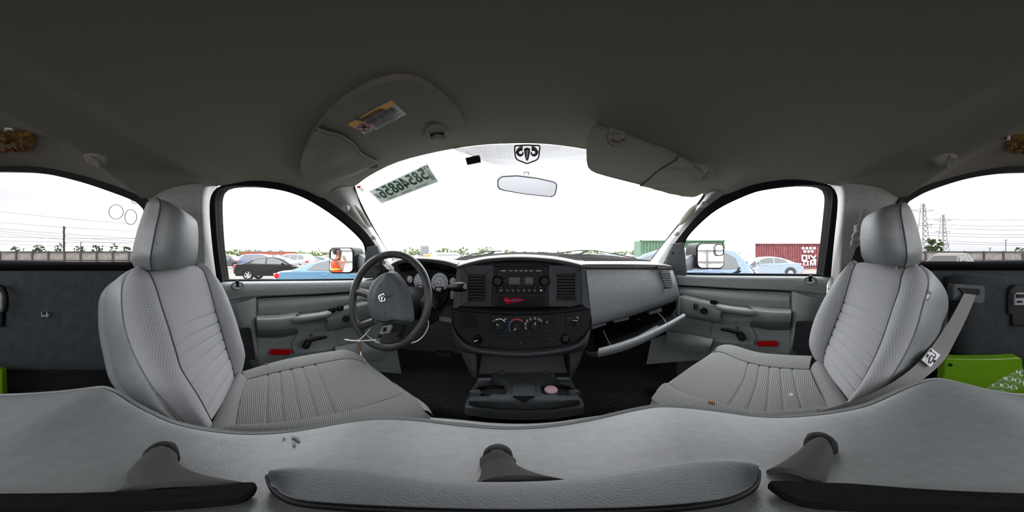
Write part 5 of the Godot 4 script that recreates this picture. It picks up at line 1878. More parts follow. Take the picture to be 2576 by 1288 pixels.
		obj("seam", mb, M.seam, hr)
		mb = MB.new()
		var st: Array = shifted(even(h[1], 64), Vector3(-out * .012, 0, .004))
		for k in range(4, 60, 2):
			mb.tube([st[k], st[k].lerp(st[k + 1], .6)], .0013, 5)
		var stitches := obj("stitches", mb, M.piping, hr)
		stitches.set_meta("kind", "stuff")
		for dx in [-.05, .05]:
			mb = MB.new()
			mb.tube([q.post[0] + Vector3(0, -.02, dx), q.post[1] + Vector3(0, 0, dx)], .006, 8)
			obj("headrest_post", mb, M.steel, t)
		if side == 1:
			mb = MB.new()
			mb.slab(pl([2336, 730, 1.775, 2345, 736, 1.775, 2337, 757, 1.765, 2324, 758, 1.765]), Vector3(0, 0, -.004), .001)
			var lb := obj("airbag_tag", mb, M.belt, t)
			mb = MB.new()
			mb.slab(pl([2333, 741, 1.769, 2340, 741, 1.769, 2335, 751, 1.762, 2328, 752, 1.762]), Vector3(0, 0, -.002))
			obj("print", mb, M.print_white, lb)
	# crumbs on the passenger seat
	for c in [[1790, 1011, 1.60, .010, "dry tan leaf scrap lying on the passenger cushion", "leaf_scrap", M.leaf], [1990, 993, 1.66, .006, "tiny white crumb on the passenger cushion", "white_crumb", M.white_plastic], [671, 917, 2.10, .006, "small tan crumb at the door edge of the driver's cushion", "tan_crumb", M.leaf]]:
		var mb := MB.new()
		var p := P(c[0], c[1], c[2] - .045)
		var ring := []
		for k in 7:
			var a := TAU * k / 7
			ring.append(p + Vector3(cos(a) * c[3] * (1.0 + .3 * (k % 2)), .004, sin(a) * c[3] * .7))
		mb.slab(ring, Vector3(0, -.006, 0), .001)
		tag(obj(c[5], mb, c[6]), c[4], "crumb")

# ------------------------------------------------------------------ folded centre seat in front, tripod feet
func build_shelf() -> void:
	var t := thing("centre_seat_back", "wide folded grey vinyl centre seat back lying flat before both seats", "seat back")
	var T := pl([-260, 1000, 1.44, -40, 996, 1.44, 60, 993, 1.43, 160, 986, 1.43, 235, 977, 1.43, 265, 975, 1.42, 295, 986, 1.40, 335, 1012, 1.37, 385, 1038, 1.33, 440, 1062, 1.29, 520, 1080, 1.25, 620, 1090, 1.23, 720, 1086, 1.23, 800, 1074, 1.25, 880, 1060, 1.27, 960, 1052, 1.29, 1050, 1056, 1.28, 1150, 1068, 1.26, 1230, 1075, 1.25, 1290, 1077, 1.25, 1370, 1073, 1.25, 1450, 1062, 1.27, 1520, 1048, 1.29, 1580, 1034, 1.31, 1650, 1022, 1.33, 1720, 1024, 1.33, 1800, 1033, 1.31, 1880, 1044, 1.29, 1950, 1048, 1.28, 2030, 1044, 1.29, 2110, 1034, 1.31, 2180, 1018, 1.33, 2240, 992, 1.37, 2290, 970, 1.40, 2330, 957, 1.42, 2362, 955, 1.43, 2400, 962, 1.43, 2470, 980, 1.43, 2530, 991, 1.43, 2616, 996, 1.44, 2836, 1000, 1.44])
	var n := 160
	var E := even(T, n)
	var rows := []
	# (forward drop, edge roll, then the flat running back under the eye)
	var specs := [[-.02, -.16], [-.012, -.05], [-.004, -.012], [.010, .0], [.05, .006], [.12, .006], [.22, .004], [.32, .0], [.42, .0], [.52, .0], [.62, -.004]]
	for s in specs:
		var row := []
		for p in E:
			var y: float = p.y + s[1]
			if s[0] > .1:
				var k := smoothstep(.05, .5, s[0])
				y = lerpf(y, EYE - .405 + s[1], k)
			row.append(Vector3(p.x * (1.0 - maxf(0.0, s[0]) * .12), y, p.z + s[0]))
		rows.append(row)
	var cols := []
	for i in n:
		var c := []
		for r in rows: c.append(r[i])
		cols.append(spline(c, 4))
	var g := []
	for k in cols[0].size():
		var row := []
		for i in n: row.append(cols[i][k])
		g.append(row)
	var mb := MB.new()
	mb.body(g, Vector3(0, -.05, 0))
	obj("panel", mb, M.vinyl_shelf, t)
	mb = MB.new()
	mb.tube(shifted(E, Vector3(0, .001, .002)), .0045, 8)
	obj("piping", mb, M.piping, t)
	# scuffed tear marks
	for s in [[700, 1108, 712, 1116], [714, 1104, 728, 1122], [726, 1102, 740, 1118], [736, 1100, 752, 1112], [706, 1102, 750, 1099]]:
		mb = MB.new()
		var a := sit(s[0], s[1], g)
		var b := sit(s[2], s[3], g)
		mb.tube(even([a, a.lerp(b, .5) + Vector3(.004, .003, 0), b], 8), .0032, 6)
		obj("tear", mb, M.vinyl_shelf, t)
	# rim of the centre cushion just beyond the fold
	var cu := thing("centre_cushion_rim", "greenish grey vinyl rim of the centre cushion at the floor console", "cushion")
	mb = MB.new()
	mb.body(net([pl([1082, 1050, 1.40, 1150, 1055, 1.40, 1230, 1063, 1.40, 1310, 1066, 1.40, 1390, 1062, 1.40, 1470, 1051, 1.40, 1545, 1040, 1.40]), pl([1082, 1057, 1.36, 1150, 1062, 1.36, 1230, 1070, 1.36, 1310, 1073, 1.36, 1390, 1069, 1.36, 1470, 1058, 1.36, 1545, 1046, 1.36]), pl([1082, 1085, 1.34, 1150, 1090, 1.34, 1230, 1100, 1.34, 1310, 1100, 1.34, 1390, 1098, 1.34, 1470, 1085, 1.34, 1545, 1070, 1.34])], 30, 5), Vector3(0, -.06, -.02))
	obj("rim", mb, M.door_grey, cu)
	# dark pad nearest the eye, with a black welt round it
	var pad := thing("armrest_pad", "dark slate vinyl armrest pad edged with a black welt", "armrest")
	var top := pl([684, 1197, .905, 740, 1190, .915, 800, 1190, .915, 900, 1197, .905, 1000, 1211, .885, 1100, 1223, .87, 1200, 1229, .862, 1300, 1229, .862, 1400, 1225, .868, 1500, 1213, .882, 1600, 1196, .905, 1700, 1182, .925, 1800, 1173, .94, 1870, 1175, .935, 1900, 1182, .925])
	var rim2 := shifted(top, Vector3(0, .004, .012))
	var low := pl([690, 1232, .86, 740, 1262, .81, 850, 1275, .79, 1000, 1283, .78, 1150, 1288, .775, 1300, 1290, .77, 1450, 1288, .775, 1600, 1284, .78, 1740, 1274, .79, 1840, 1256, .82, 1898, 1222, .87])
	mb = MB.new()
	mb.body(swell(net([top, rim2, low], 60, 8), func(u, v): return .004 + .006 * sin(PI * v)), Vector3(0, -.008, 0))
	obj("cover", mb, M.vinyl_dark, pad)
	mb = MB.new()
	mb.tube(even(top, 60), .006, 8)
	mb.tube(even([top[0]] + [P(674, 1196, .90)] + low + [P(1906, 1186, .915)], 60), .006, 8)
	obj("welt", mb, M.black, pad)
	# black carpet sheets laid for the shade in the gaps at both rear corners
	for side in 2:
		var o: Array
		if side == 0: o = pl([-200, 1258, .845, 0, 1254, .845, 200, 1252, .845, 420, 1243, .86, 560, 1233, .872, 642, 1225, .885, 628, 1256, .84, 560, 1274, .815, 300, 1290, .80, -200, 1294, .80])
		else: o = pl([1936, 1222, .885, 2060, 1226, .88, 2138, 1228, .878, 2288, 1240, .862, 2430, 1248, .85, 2576, 1253, .845, 2780, 1258, .845, 2780, 1294, .80, 2300, 1292, .80, 2060, 1282, .805, 1990, 1266, .825, 1956, 1248, .85])
		mb = MB.new()
		mb.slab(shifted(spline(o, 3, true), Vector3(0, .010, 0)), Vector3(0, -.010, 0), .004)
		tag(obj("dark_gap_strip", mb, M.carpet), "black carpet sheet standing for the dark gap behind the centre seat on the driver's side" if side == 0 else "black carpet sheet standing for the dark gap behind the centre seat on the passenger's side", "carpet")
	# tripod that carries the camera
	var tri := thing("camera_tripod", "soft dark tripod legs with rounded rubber feet on the folded seat", "tripod")
	var legs := [
		[pl([368, 1150, 1.03, 352, 1166, 1.01, 326, 1196, .965, 322, 1226, .92, 284, 1250, .88]), pl([405, 1142, 1.04, 402, 1160, 1.0, 398, 1190, .955, 410, 1222, .91, 430, 1246, .875]), pl([432, 1144, 1.035, 446, 1154, 1.02, 446, 1178, .985, 492, 1204, .945, 636, 1228, .89])],
		[pl([1222, 1156, 1.02, 1208, 1163, 1.01, 1214, 1182, .985, 1208, 1212, .94, 1192, 1230, .91]), pl([1252, 1152, 1.025, 1252, 1164, 1.0, 1258, 1184, .975, 1272, 1212, .93, 1290, 1230, .90]), pl([1284, 1155, 1.02, 1297, 1166, 1.005, 1300, 1182, .985, 1350, 1206, .95, 1446, 1222, .92])],
		[pl([2044, 1120, 1.07, 2020, 1134, 1.05, 2008, 1146, 1.03, 1970, 1172, .985, 1928, 1194, .95]), pl([2068, 1118, 1.075, 2062, 1134, 1.04, 2050, 1152, 1.01, 2022, 1184, .96, 1986, 1210, .925]), pl([2085, 1122, 1.07, 2095, 1132, 1.05, 2090, 1152, 1.02, 2082, 1186, .965, 2068, 1224, .90])]]
	for l in legs:
		mb = MB.new()
		mb.body(swell(net([l[0], l[1], l[2]], 30, 8), func(u, v): return .008 + .016 * sin(PI * v)), Vector3(0, -.010, 0))
		var lg := obj("leg", mb, mat("tripod_cloth", Color(0.23, 0.225, 0.22), 0.95), tri)
		mb = MB.new()
		var c: Vector3 = l[1][0].lerp(l[1][1], .45)
		mb.lathe([Vector2(0, .022), Vector2(.018, .02), Vector2(.028, .012), Vector2(.031, 0), Vector2(.031, -.02)], c + Vector3(0, .004, 0), Vector3(0, 1, .3), 18, false)
		obj("rubber_foot", mb, M.rubber, lg)

# the point of a net (rows of points) on the sight line to (x, y)
func sit(x: float, y: float, g: Array) -> Vector3:
	var best := 1e9
	var o := Vector3.ZERO
	for row in g:
		for p in row:
			if p.z > -.3: continue
			var e := Vector2((p.x / -p.z) * F + 1288.0 - x, 644.0 - (p.y - EYE) / -p.z * F - y).length()
			if e < best:
				best = e
				o = p
	return P(x, y, -o.z)

# ------------------------------------------------------------------ sun visors, mirror, stickers, ceiling fittings
func lerp4(a: Vector3, b: Vector3, c: Vector3, d: Vector3, u: float, v: float) -> Vector3:  # a b top, d c bottom
	return a.lerp(b, u).lerp(d.lerp(c, u), v)

func build_overhead() -> void:
	# driver's visor, folded up against the headliner
	var v := thing("sun_visor", "grey cloth sun visor with a yellow and white warning label above the steering wheel", "sun visor")
	var hv := hang(.055)
	var low2 := []
	for q in [[757, 416], [762, 442], [790, 459], [827, 457], [868, 449], [910, 430], [951, 409], [1004, 386], [1050, 368], [1085, 353], [1130, 340], [1165, 334]]: low2.append(Vector3(q[0], q[1], 0))
	var high2 := []
	for q in [[756, 411], [769, 375], [790, 335], [806, 312], [832, 282], [872, 251], [925, 222], [972, 206], [1017, 202], [1057, 210], [1096, 233], [1136, 265], [1160, 293], [1167, 314]]: high2.append(Vector3(q[0], q[1], 0))
	var flat2 := net([low2, high2], 36, 7)
	var curved := []
	for r in flat2.size():
		var row := []
		for q in flat2[r]:
			var edge := 0.012 if r == 0 or r == flat2.size() - 1 else 0.0
			row.append(P(q.x, q.y, hv.call(q.x, q.y) + edge))
		curved.append(row)
	var mb := MB.new()
	mb.body(curved, Vector3(0, .022, 0))
	obj("board", mb, M.visor_cloth, v)
	mb = MB.new()
	var op := even(pc(hang(.10), [799, 326, 827, 336, 853, 341, 885, 360, 909, 388, 925, 398, 951, 411]), 20)
	var bo := even(pc(hang(.062), [796, 327, 770, 375, 756, 412, 760, 440, 775, 455, 806, 466, 846, 455, 888, 444, 951, 411]), 20)
	var md := []
	for i in 20: md.append(op[i].lerp(bo[i], .5) + Vector3(0, -.012, .01))
	mb.body(swell(net([op, md, bo], 40, 8, false), func(u, w): return .007 * sin(u * 15.0 + w * 4.0) * sin(PI * w)), Vector3(0, .008, 0))
	obj("elastic_pocket", mb, M.visor_cloth, v)
	mb = MB.new()
	var rim := even(pc(hang(.102), [799, 325, 827, 335, 853, 340, 885, 359, 909, 387, 925, 397, 951, 410]), 24)
	mb.tube(rim, .004, 7)
	obj("pocket_hem", mb, M.visor_cloth, v)
	# warning label
	var a := P(875, 312, hv.call(875, 312) - .004)
	var b := P(984, 253, hv.call(984, 253) - .004)
	var c := P(1022, 288, hv.call(1022, 288) - .004)
	var d := P(920, 340, hv.call(920, 340) - .004)
	mb = MB.new()
	mb.body([[a, b], [d, c]], Vector3(0, .0015, 0))
	var lab := obj("warning_label", mb, M.print_white, v)
	lab.set_meta("label", "white warning label with an amber header")
	var dn := Vector3(0, -.002, 0)
	mb = MB.new()
	mb.body([[a + dn, b + dn], [lerp4(a, b, c, d, 0, .24) + dn, lerp4(a, b, c, d, 1, .24) + dn]], Vector3(0, .0012, 0))
	obj("amber_header", mb, M.print_amber, lab)
	var rt := (b - a).normalized()
	var up := (a - d).normalized()
	var H := a.distance_to(d)
	var W := a.distance_to(b)
	var dn2 := Vector3(0, -.0035, 0)
	words("⚠WARNING", H * .17, lerp4(a, b, c, d, .52, .13) + dn2, rt, up, M.print_black, lab, W * .52)
	words("DEATH OR SERIOUS", H * .12, lerp4(a, b, c, d, .62, .33) + dn2, rt, up, M.print_black, lab, W * .62)
	words("INJURY CAN OCCUR", H * .12, lerp4(a, b, c, d, .62, .46) + dn2, rt, up, M.print_black, lab, W * .62)
	for k in 6:
		mb = MB.new()
		var y := .57 + k * .065
		var p0 := lerp4(a, b, c, d, .34, y) + dn2
		var p1 := lerp4(a, b, c, d, .95 - .08 * (k % 3), y) + dn2
		mb.tube([p0, p1], H * .008, 5)
		obj("small_print", mb, M.print_grey, lab)
	var cc := lerp4(a, b, c, d, .17, .52) + dn2
	var ring := []
	for k in 24: ring.append(cc + rt * cos(TAU * k / 24) * W * .13 + up * sin(TAU * k / 24) * H * .22)
	mb = MB.new()
	mb.tube(ring, H * .014, 6, true)
	mb.tube([cc + rt * -W * .09 + up * H * .15, cc + rt * W * .09 - up * H * .15], H * .012, 6)
	obj("no_child_seat_ring", mb, M.print_red, lab)
	mb = MB.new()
	mb.tube([cc - rt * H * .1 - up * H * .1, cc - rt * H * .02 + up * H * .02, cc + rt * H * .09 - up * H * .02], H * .03, 6)
	mb.tube([cc + up * H * .06, cc + up * H * .1 + rt * H * .04], H * .035, 6)
	obj("pictogram", mb, M.print_black, lab)
	for k in 8:
		mb = MB.new()
		var u0 := .06 + k * .032
		mb.tube([lerp4(a, b, c, d, u0, .84) + dn2, lerp4(a, b, c, d, u0, .94) + dn2], H * (.008 if k % 3 else .014), 4)
		obj("barcode_bar", mb, M.print_black, lab)
	mb = MB.new()
	mb.tube(even(pc(hang(.056), [1072, 309, 1085, 306, 1102, 305.5]), 8), .0015, 5)
	obj("embossed_line", mb, M.seam, v)
	# its clip
	mb = MB.new()
	mb.tube(pc(hang(.07), oval(1098, 332, 24, 16, 28)), .008, 8, true)
	var cl := obj("clip_cup", mb, M.visor_cloth, v)
	mb = MB.new()
	mb.grid(swell(net([pc(hang(.075), [1084, 344, 1092, 338, 1104, 337, 1116, 340, 1122, 345]), pc(hang(.085), [1083, 347, 1092, 347, 1104, 347, 1116, 346, 1123, 346]), pc(hang(.06), [1086, 351, 1094, 355, 1104, 356, 1115, 354, 1121, 349])], 14, 6), func(u, w): return .008 * sin(PI * w)))
	obj("clip", mb, M.visor_cloth, cl)
	# passenger's visor, tipped down against the windshield
	var v2 := thing("sun_visor", "plain grey cloth sun visor tipped down over the passenger's half of the windshield", "sun visor")
	var pd := func(x: float, y: float) -> float: return 1.93 + (x - 1505.0) * .0011 + (y - 330.0) * .00035
	mb = MB.new()
	mb.slab(pc(pd, [1476, 373, 1479, 354, 1486, 337, 1496, 326, 1505, 321, 1520, 322, 1533, 327, 1532, 345, 1536, 356, 1552, 361, 1570, 356, 1578, 343, 1600, 348, 1636, 360, 1672, 374, 1707, 391, 1744, 415, 1766, 432, 1779, 446, 1772, 453, 1770, 460, 1773, 471, 1773, 482, 1760, 490, 1744, 496, 1718, 498, 1690, 489, 1650, 478, 1610, 468, 1570, 458, 1527, 447, 1500, 439, 1488, 433, 1480, 425, 1477, 415]), Vector3(0, .015, -.012), .007, true)
	obj("board", mb, M.visor_cloth, v2)
	mb = MB.new()
	mb.body(swell(net([pc(pd, [1706, 393, 1699, 404, 1657, 430, 1625, 458, 1611, 468], -.012), pc(pd, [1745, 417, 1728, 430, 1690, 450, 1665, 468, 1650, 478], -.022), pc(pd, [1779, 447, 1772, 460, 1773, 480, 1744, 496, 1690, 489], -.008)], 40, 12), func(u, w): return .006 * sin(u * 12.0 + w * 9.0) * sin(PI * w)), Vector3(0, .006, -.006))
	obj("elastic_pocket", mb, M.visor_cloth, v2)
	mb = MB.new()
	mb.tube(even(pc(pd, [1706, 392, 1700, 403, 1657, 429, 1625, 457, 1611, 467], -.012), 24), .004, 6)
	obj("pocket_hem", mb, M.seam, v2)
	mb = MB.new()
	mb.tube(pc(pd, oval(1553, 347, 22, 17, 28), -.006), .007, 8, true)
	var c2 := obj("clip_cup", mb, M.visor_cloth, v2)
	mb = MB.new()
	mb.slab(pc(pd, oval(1552, 347, 11, 9, 20), -.02), Vector3(0, .012, -.01), .004)
	obj("clip", mb, M.visor_cloth, c2)
	mb = MB.new()
	mb.slab(pc(hang(.02), oval(1786, 440, 14, 11, 20)), Vector3(0, .02, 0), .004)
	var pv := obj("pivot_plate", mb, M.visor_cloth, v2)
	mb = MB.new()
	mb.tube(pl([1784, 440, 2.16, 1776, 447, 2.18, 1770, 450, 2.19]), .01, 8)
	obj("pivot_arm", mb, M.visor_cloth, pv)
	for q in [[1781, 436], [1786, 443]]:
		mb = MB.new()
		mb.slab(pc(hang(.024), oval(q[0], q[1], 1.6, 1.4, 8)), Vector3(0, .004, 0))
		obj("screw", mb, M.black, pv)
	# rear-view mirror
	var rm := thing("rear_view_mirror", "slim grey rear-view mirror stuck to the windshield", "mirror")
	var ro := [1250, 455, 1255, 447, 1264, 443, 1300, 441, 1350, 447, 1392, 456, 1401, 461, 1403, 468, 1400, 484, 1396, 493, 1388, 497, 1376, 496, 1320, 490, 1268, 481, 1255, 477, 1250, 469]
	mb = MB.new()
	var rvd := func(_x: float, y: float) -> float: return 2.42 * (1.0 + .078 * .1366) / (1.0 - .078 * (y - 644.0) / F)
	mb.slab(pc(rvd, ro), Vector3(0, .01, -.025), .004, true)
	obj("housing", mb, M.dash_grey, rm)
	mb = MB.new()
	mb.slab(shifted(pc(rvd, [1254, 456, 1258, 449, 1266, 446, 1300, 444, 1350, 450, 1390, 459, 1398, 463, 1399, 469, 1396, 484, 1393, 491, 1386, 494, 1376, 493, 1320, 487, 1270, 478, 1258, 474, 1254, 468], -.003), Vector3.ZERO), Vector3(0, 0, -.002))
	obj("glass", mb, M.dim_mirror, rm)
	mb = MB.new()
	mb.tube(even(pl([1326, 452, 2.45, 1325, 443, 2.47, 1324, 438, 2.50]), 8), .009, 10)
	obj("stalk", mb, M.dash_grey, rm)
	mb = MB.new()
	mb.slab(pl([1318, 431, 2.50, 1331, 431, 2.50, 1332, 441, 2.51, 1317, 441, 2.51]), Vector3(0, 0, -.02), .002)
	obj("button_mount", mb, M.dash_grey, rm)
	# transponder
	mb = MB.new()
	mb.slab(pl([1170, 397, 2.36, 1206, 389, 2.36, 1210, 407, 2.39, 1175, 414, 2.39]), Vector3(0, 0, -.02), .002, true)
	var tp := obj("toll_transponder", mb, M.black)
	tag(tp, "small black plastic box stuck high on the windshield", "transponder")
	# emblem sticker: shield with a horned ram's head
	var em := thing("shield_emblem", "black outlined shield emblem of a horned ram head on the windshield", "emblem sticker")
	var ed := func(_x: float, y: float) -> float: return 2.265 + (y - 361.0) * .0030
	mb = MB.new()
	mb.tube(even(pc(ed, [1295, 367, 1310, 366, 1326, 365, 1342, 366, 1357, 367, 1357, 380, 1355, 395, 1350, 402, 1338, 407, 1326, 411, 1314, 407, 1302, 402, 1297, 395, 1295, 380, 1295, 367.5]), 60, true), .0035, 6)
	obj("shield_outline", mb, M.print_black, em)
	for s in [-1.0, 1.0]:
		mb = MB.new()
		var horn := []
		var rad := []
		for k in 20:
			var an := 1.9 - k * .30
			var r2 := 11.5 - k * .42
			horn.append([1326 + s * (15 + cos(an) * r2), 384 - sin(an) * r2 * .95])
			rad.append(.0125 * (1.0 - k / 24.0))
		var hp := []
		for q in horn: hp.append(P(q[0], q[1], ed.call(q[0], q[1]) - .002))
		mb.tube(hp, rad, 6, false, .3, Vector3(0, .3, 1).normalized())
		obj("horn", mb, M.print_black, em)
	mb = MB.new()
	mb.slab(pc(ed, [1318, 374, 1326, 371, 1334, 374, 1333, 385, 1331, 395, 1329, 402, 1326, 405, 1323, 402, 1321, 395, 1319, 385], -.003), Vector3(0, 0, -.002))
	var fc := obj("face", mb, M.print_black, em)
	mb = MB.new()
	mb.slab(pc(ed, [1323.5, 378, 1328.5, 378, 1327.5, 394, 1326, 400, 1324.5, 394], -.006), Vector3(0, 0, -.002))
	obj("nose_stripe", mb, M.print_white, fc)
	# lot number sticker, printed to be read from outside
	var sk := thing("lot_sticker", "pale windshield sticker with a long green lot number seen from behind", "sticker")
	var qa := P(1075, 413, 2.44); var qb := P(928, 481, 2.60); var qc := P(960, 512, 2.66); var qd := P(1103, 457, 2.52)
	mb = MB.new()
	mb.body([[qa, qb], [qd, qc]], Vector3(0, 0, -.001))
	obj("paper", mb, M.sticker, sk)
	var srt := (qb - qa).normalized()
	var sup := (qa - qd).normalized()
	var sh := qa.distance_to(qd)
	var fw := (Vector3(0, EYE, 0) - qa).normalized() * .003
	words("58546856", sh * .60, lerp4(qa, qb, qc, qd, .50, .40) + fw, srt, sup, M.print_green, sk, qa.distance_to(qb) * .80)
	words("F", sh * .30, lerp4(qa, qb, qc, qd, .955, .50) + fw, srt, sup, M.print_green, sk)
	words("VSP", sh * .20, lerp4(qa, qb, qc, qd, .07, .1) + fw, srt, sup, M.print_green, sk)
	for k in 7:
		mb = MB.new()
		mb.tube([lerp4(qa, qb, qc, qd, .02 + .012 * (k % 2), .3 + k * .08) + fw, lerp4(qa, qb, qc, qd, .075, .3 + k * .08) + fw], .0018, 4)
		obj("barcode_bar", mb, M.print_grey, sk)
	for k in 3:
		mb = MB.new()
		mb.tube([lerp4(qa, qb, qc, qd, .16 + k * .27, .88) + fw, lerp4(qa, qb, qc, qd, .36 + k * .25, .88) + fw], .0016, 4)
		obj("small_print", mb, M.print_grey, sk)
	mb = MB.new()
	mb.slab(pl([894, 468, 2.58, 908, 465, 2.57, 921, 481, 2.62, 908, 487, 2.64]), Vector3(0, 0, -.001))
	var s2 := obj("service_sticker", mb, M.sticker)
	tag(s2, "tiny cream service sticker with a red mark in the windshield's corner", "sticker")
	mb = MB.new()
	mb.slab(pl([897, 468, 2.572, 906, 467, 2.568, 908, 472, 2.58, 900, 474, 2.585]), Vector3(0, 0, -.001))
	obj("red_mark", mb, M.print_red, s2)
	for k in 3:
		mb = MB.new()
		mb.tube(pl([903 + k * 3, 476 + k * 2.5, 2.59, 912 + k * 2, 474 + k * 2, 2.59]), .0014, 4)
		obj("print_line", mb, M.print_grey, s2)
	# coat hooks
	for s in 2:
		var hk := thing("coat_hook", "round grey folding coat hook on the headliner above the driver's back glass" if s == 0 else "round grey folding coat hook on the headliner above the passenger's back glass", "hook", Vector3.ZERO, "headliner coat hooks")
		var x := 243.0 if s == 0 else 2378.0
		var p := P(x, 398, head_d(x, 398))
		var ax := Vector3(-signf(p.x) * -.0, -.75, .65)
		mb = MB.new()
		mb.lathe([Vector2(0, .02), Vector2(.018, .02), Vector2(.030, .016), Vector2(.036, .008), Vector2(.037, -.02)], p, ax, 26, false)
		obj("cup", mb, M.headliner, hk)
		mb = MB.new()
		var axn := ax.normalized()
		var sx := axn.cross(Vector3.UP).normalized()
		mb.slab([p + axn * .034 + sx * -.026 + axn.cross(sx) * -.010, p + axn * .034 + sx * -.012 + axn.cross(sx) * -.028, p + axn * .03 + sx * .012 + axn.cross(sx) * -.028, p + axn * .024 + sx * .008, p + axn * .03 + sx * -.006 + axn.cross(sx) * .026, p + axn * .034 + sx * -.022 + axn.cross(sx) * .014], -axn * .012, .003)
		obj("folding_tongue", mb, M.visor_cloth, hk)
	# torn openings showing yellow foam
	for s in 2:
		var fm := thing("torn_foam_patch", "ragged hole in the headliner showing yellow foam on the driver's side" if s == 0 else "ragged hole in the headliner showing yellow foam on the passenger's side", "foam")
		var poly: Array = [-60, 330, -20, 326, 12, 326, 30, 331, 60, 328, 80, 338, 91, 350, 91, 366, 82, 380, 60, 384, 30, 382, 10, 388, -20, 385, -60, 388] if s == 0 else [2640, 388, 2600, 390, 2576, 388, 2543, 388, 2532, 376, 2525, 366, 2530, 357, 2541, 353, 2544, 342, 2558, 338, 2576, 336, 2600, 336, 2640, 336]
		mb = MB.new()
		mb.slab(pc(hang(.006), poly), Vector3(0, .02, 0), .004)
		obj("foam_face", mb, M.foam, fm)
		var rng := RandomNumberGenerator.new()
		rng.seed = 20 + s
		for k in 34:
			var fx := rng.randf_range(-55, 82) if s == 0 else rng.randf_range(2534, 2635)
			var fy := rng.randf_range(336, 378) if s == 0 else rng.randf_range(345, 382)
			var fp := P(fx, fy, head_d(fx, fy) - .008)
			mb = MB.new()
			var rr3 := rng.randf_range(.007, .015)
			mb.lathe([Vector2(0, rr3 * .7), Vector2(rr3 * .7, rr3 * .4), Vector2(rr3, -.004)], fp, Vector3(rng.randf_range(-.5, .5), -.8, .6), 6, false)
			obj("foam_lump", mb, M.foam, fm)
		mb = MB.new()
		if s == 0: mb.slab(pc(hang(.016), [10, 331, 12, 324, 30, 325, 36, 330, 24, 328]), Vector3(0, .004, 0), .001)
		else: mb.slab(pc(hang(.016), [2533, 354, 2534, 346, 2541, 342, 2542, 352]), Vector3(0, .004, 0), .001)
		obj("paper_scrap", mb, M.print_white, fm)

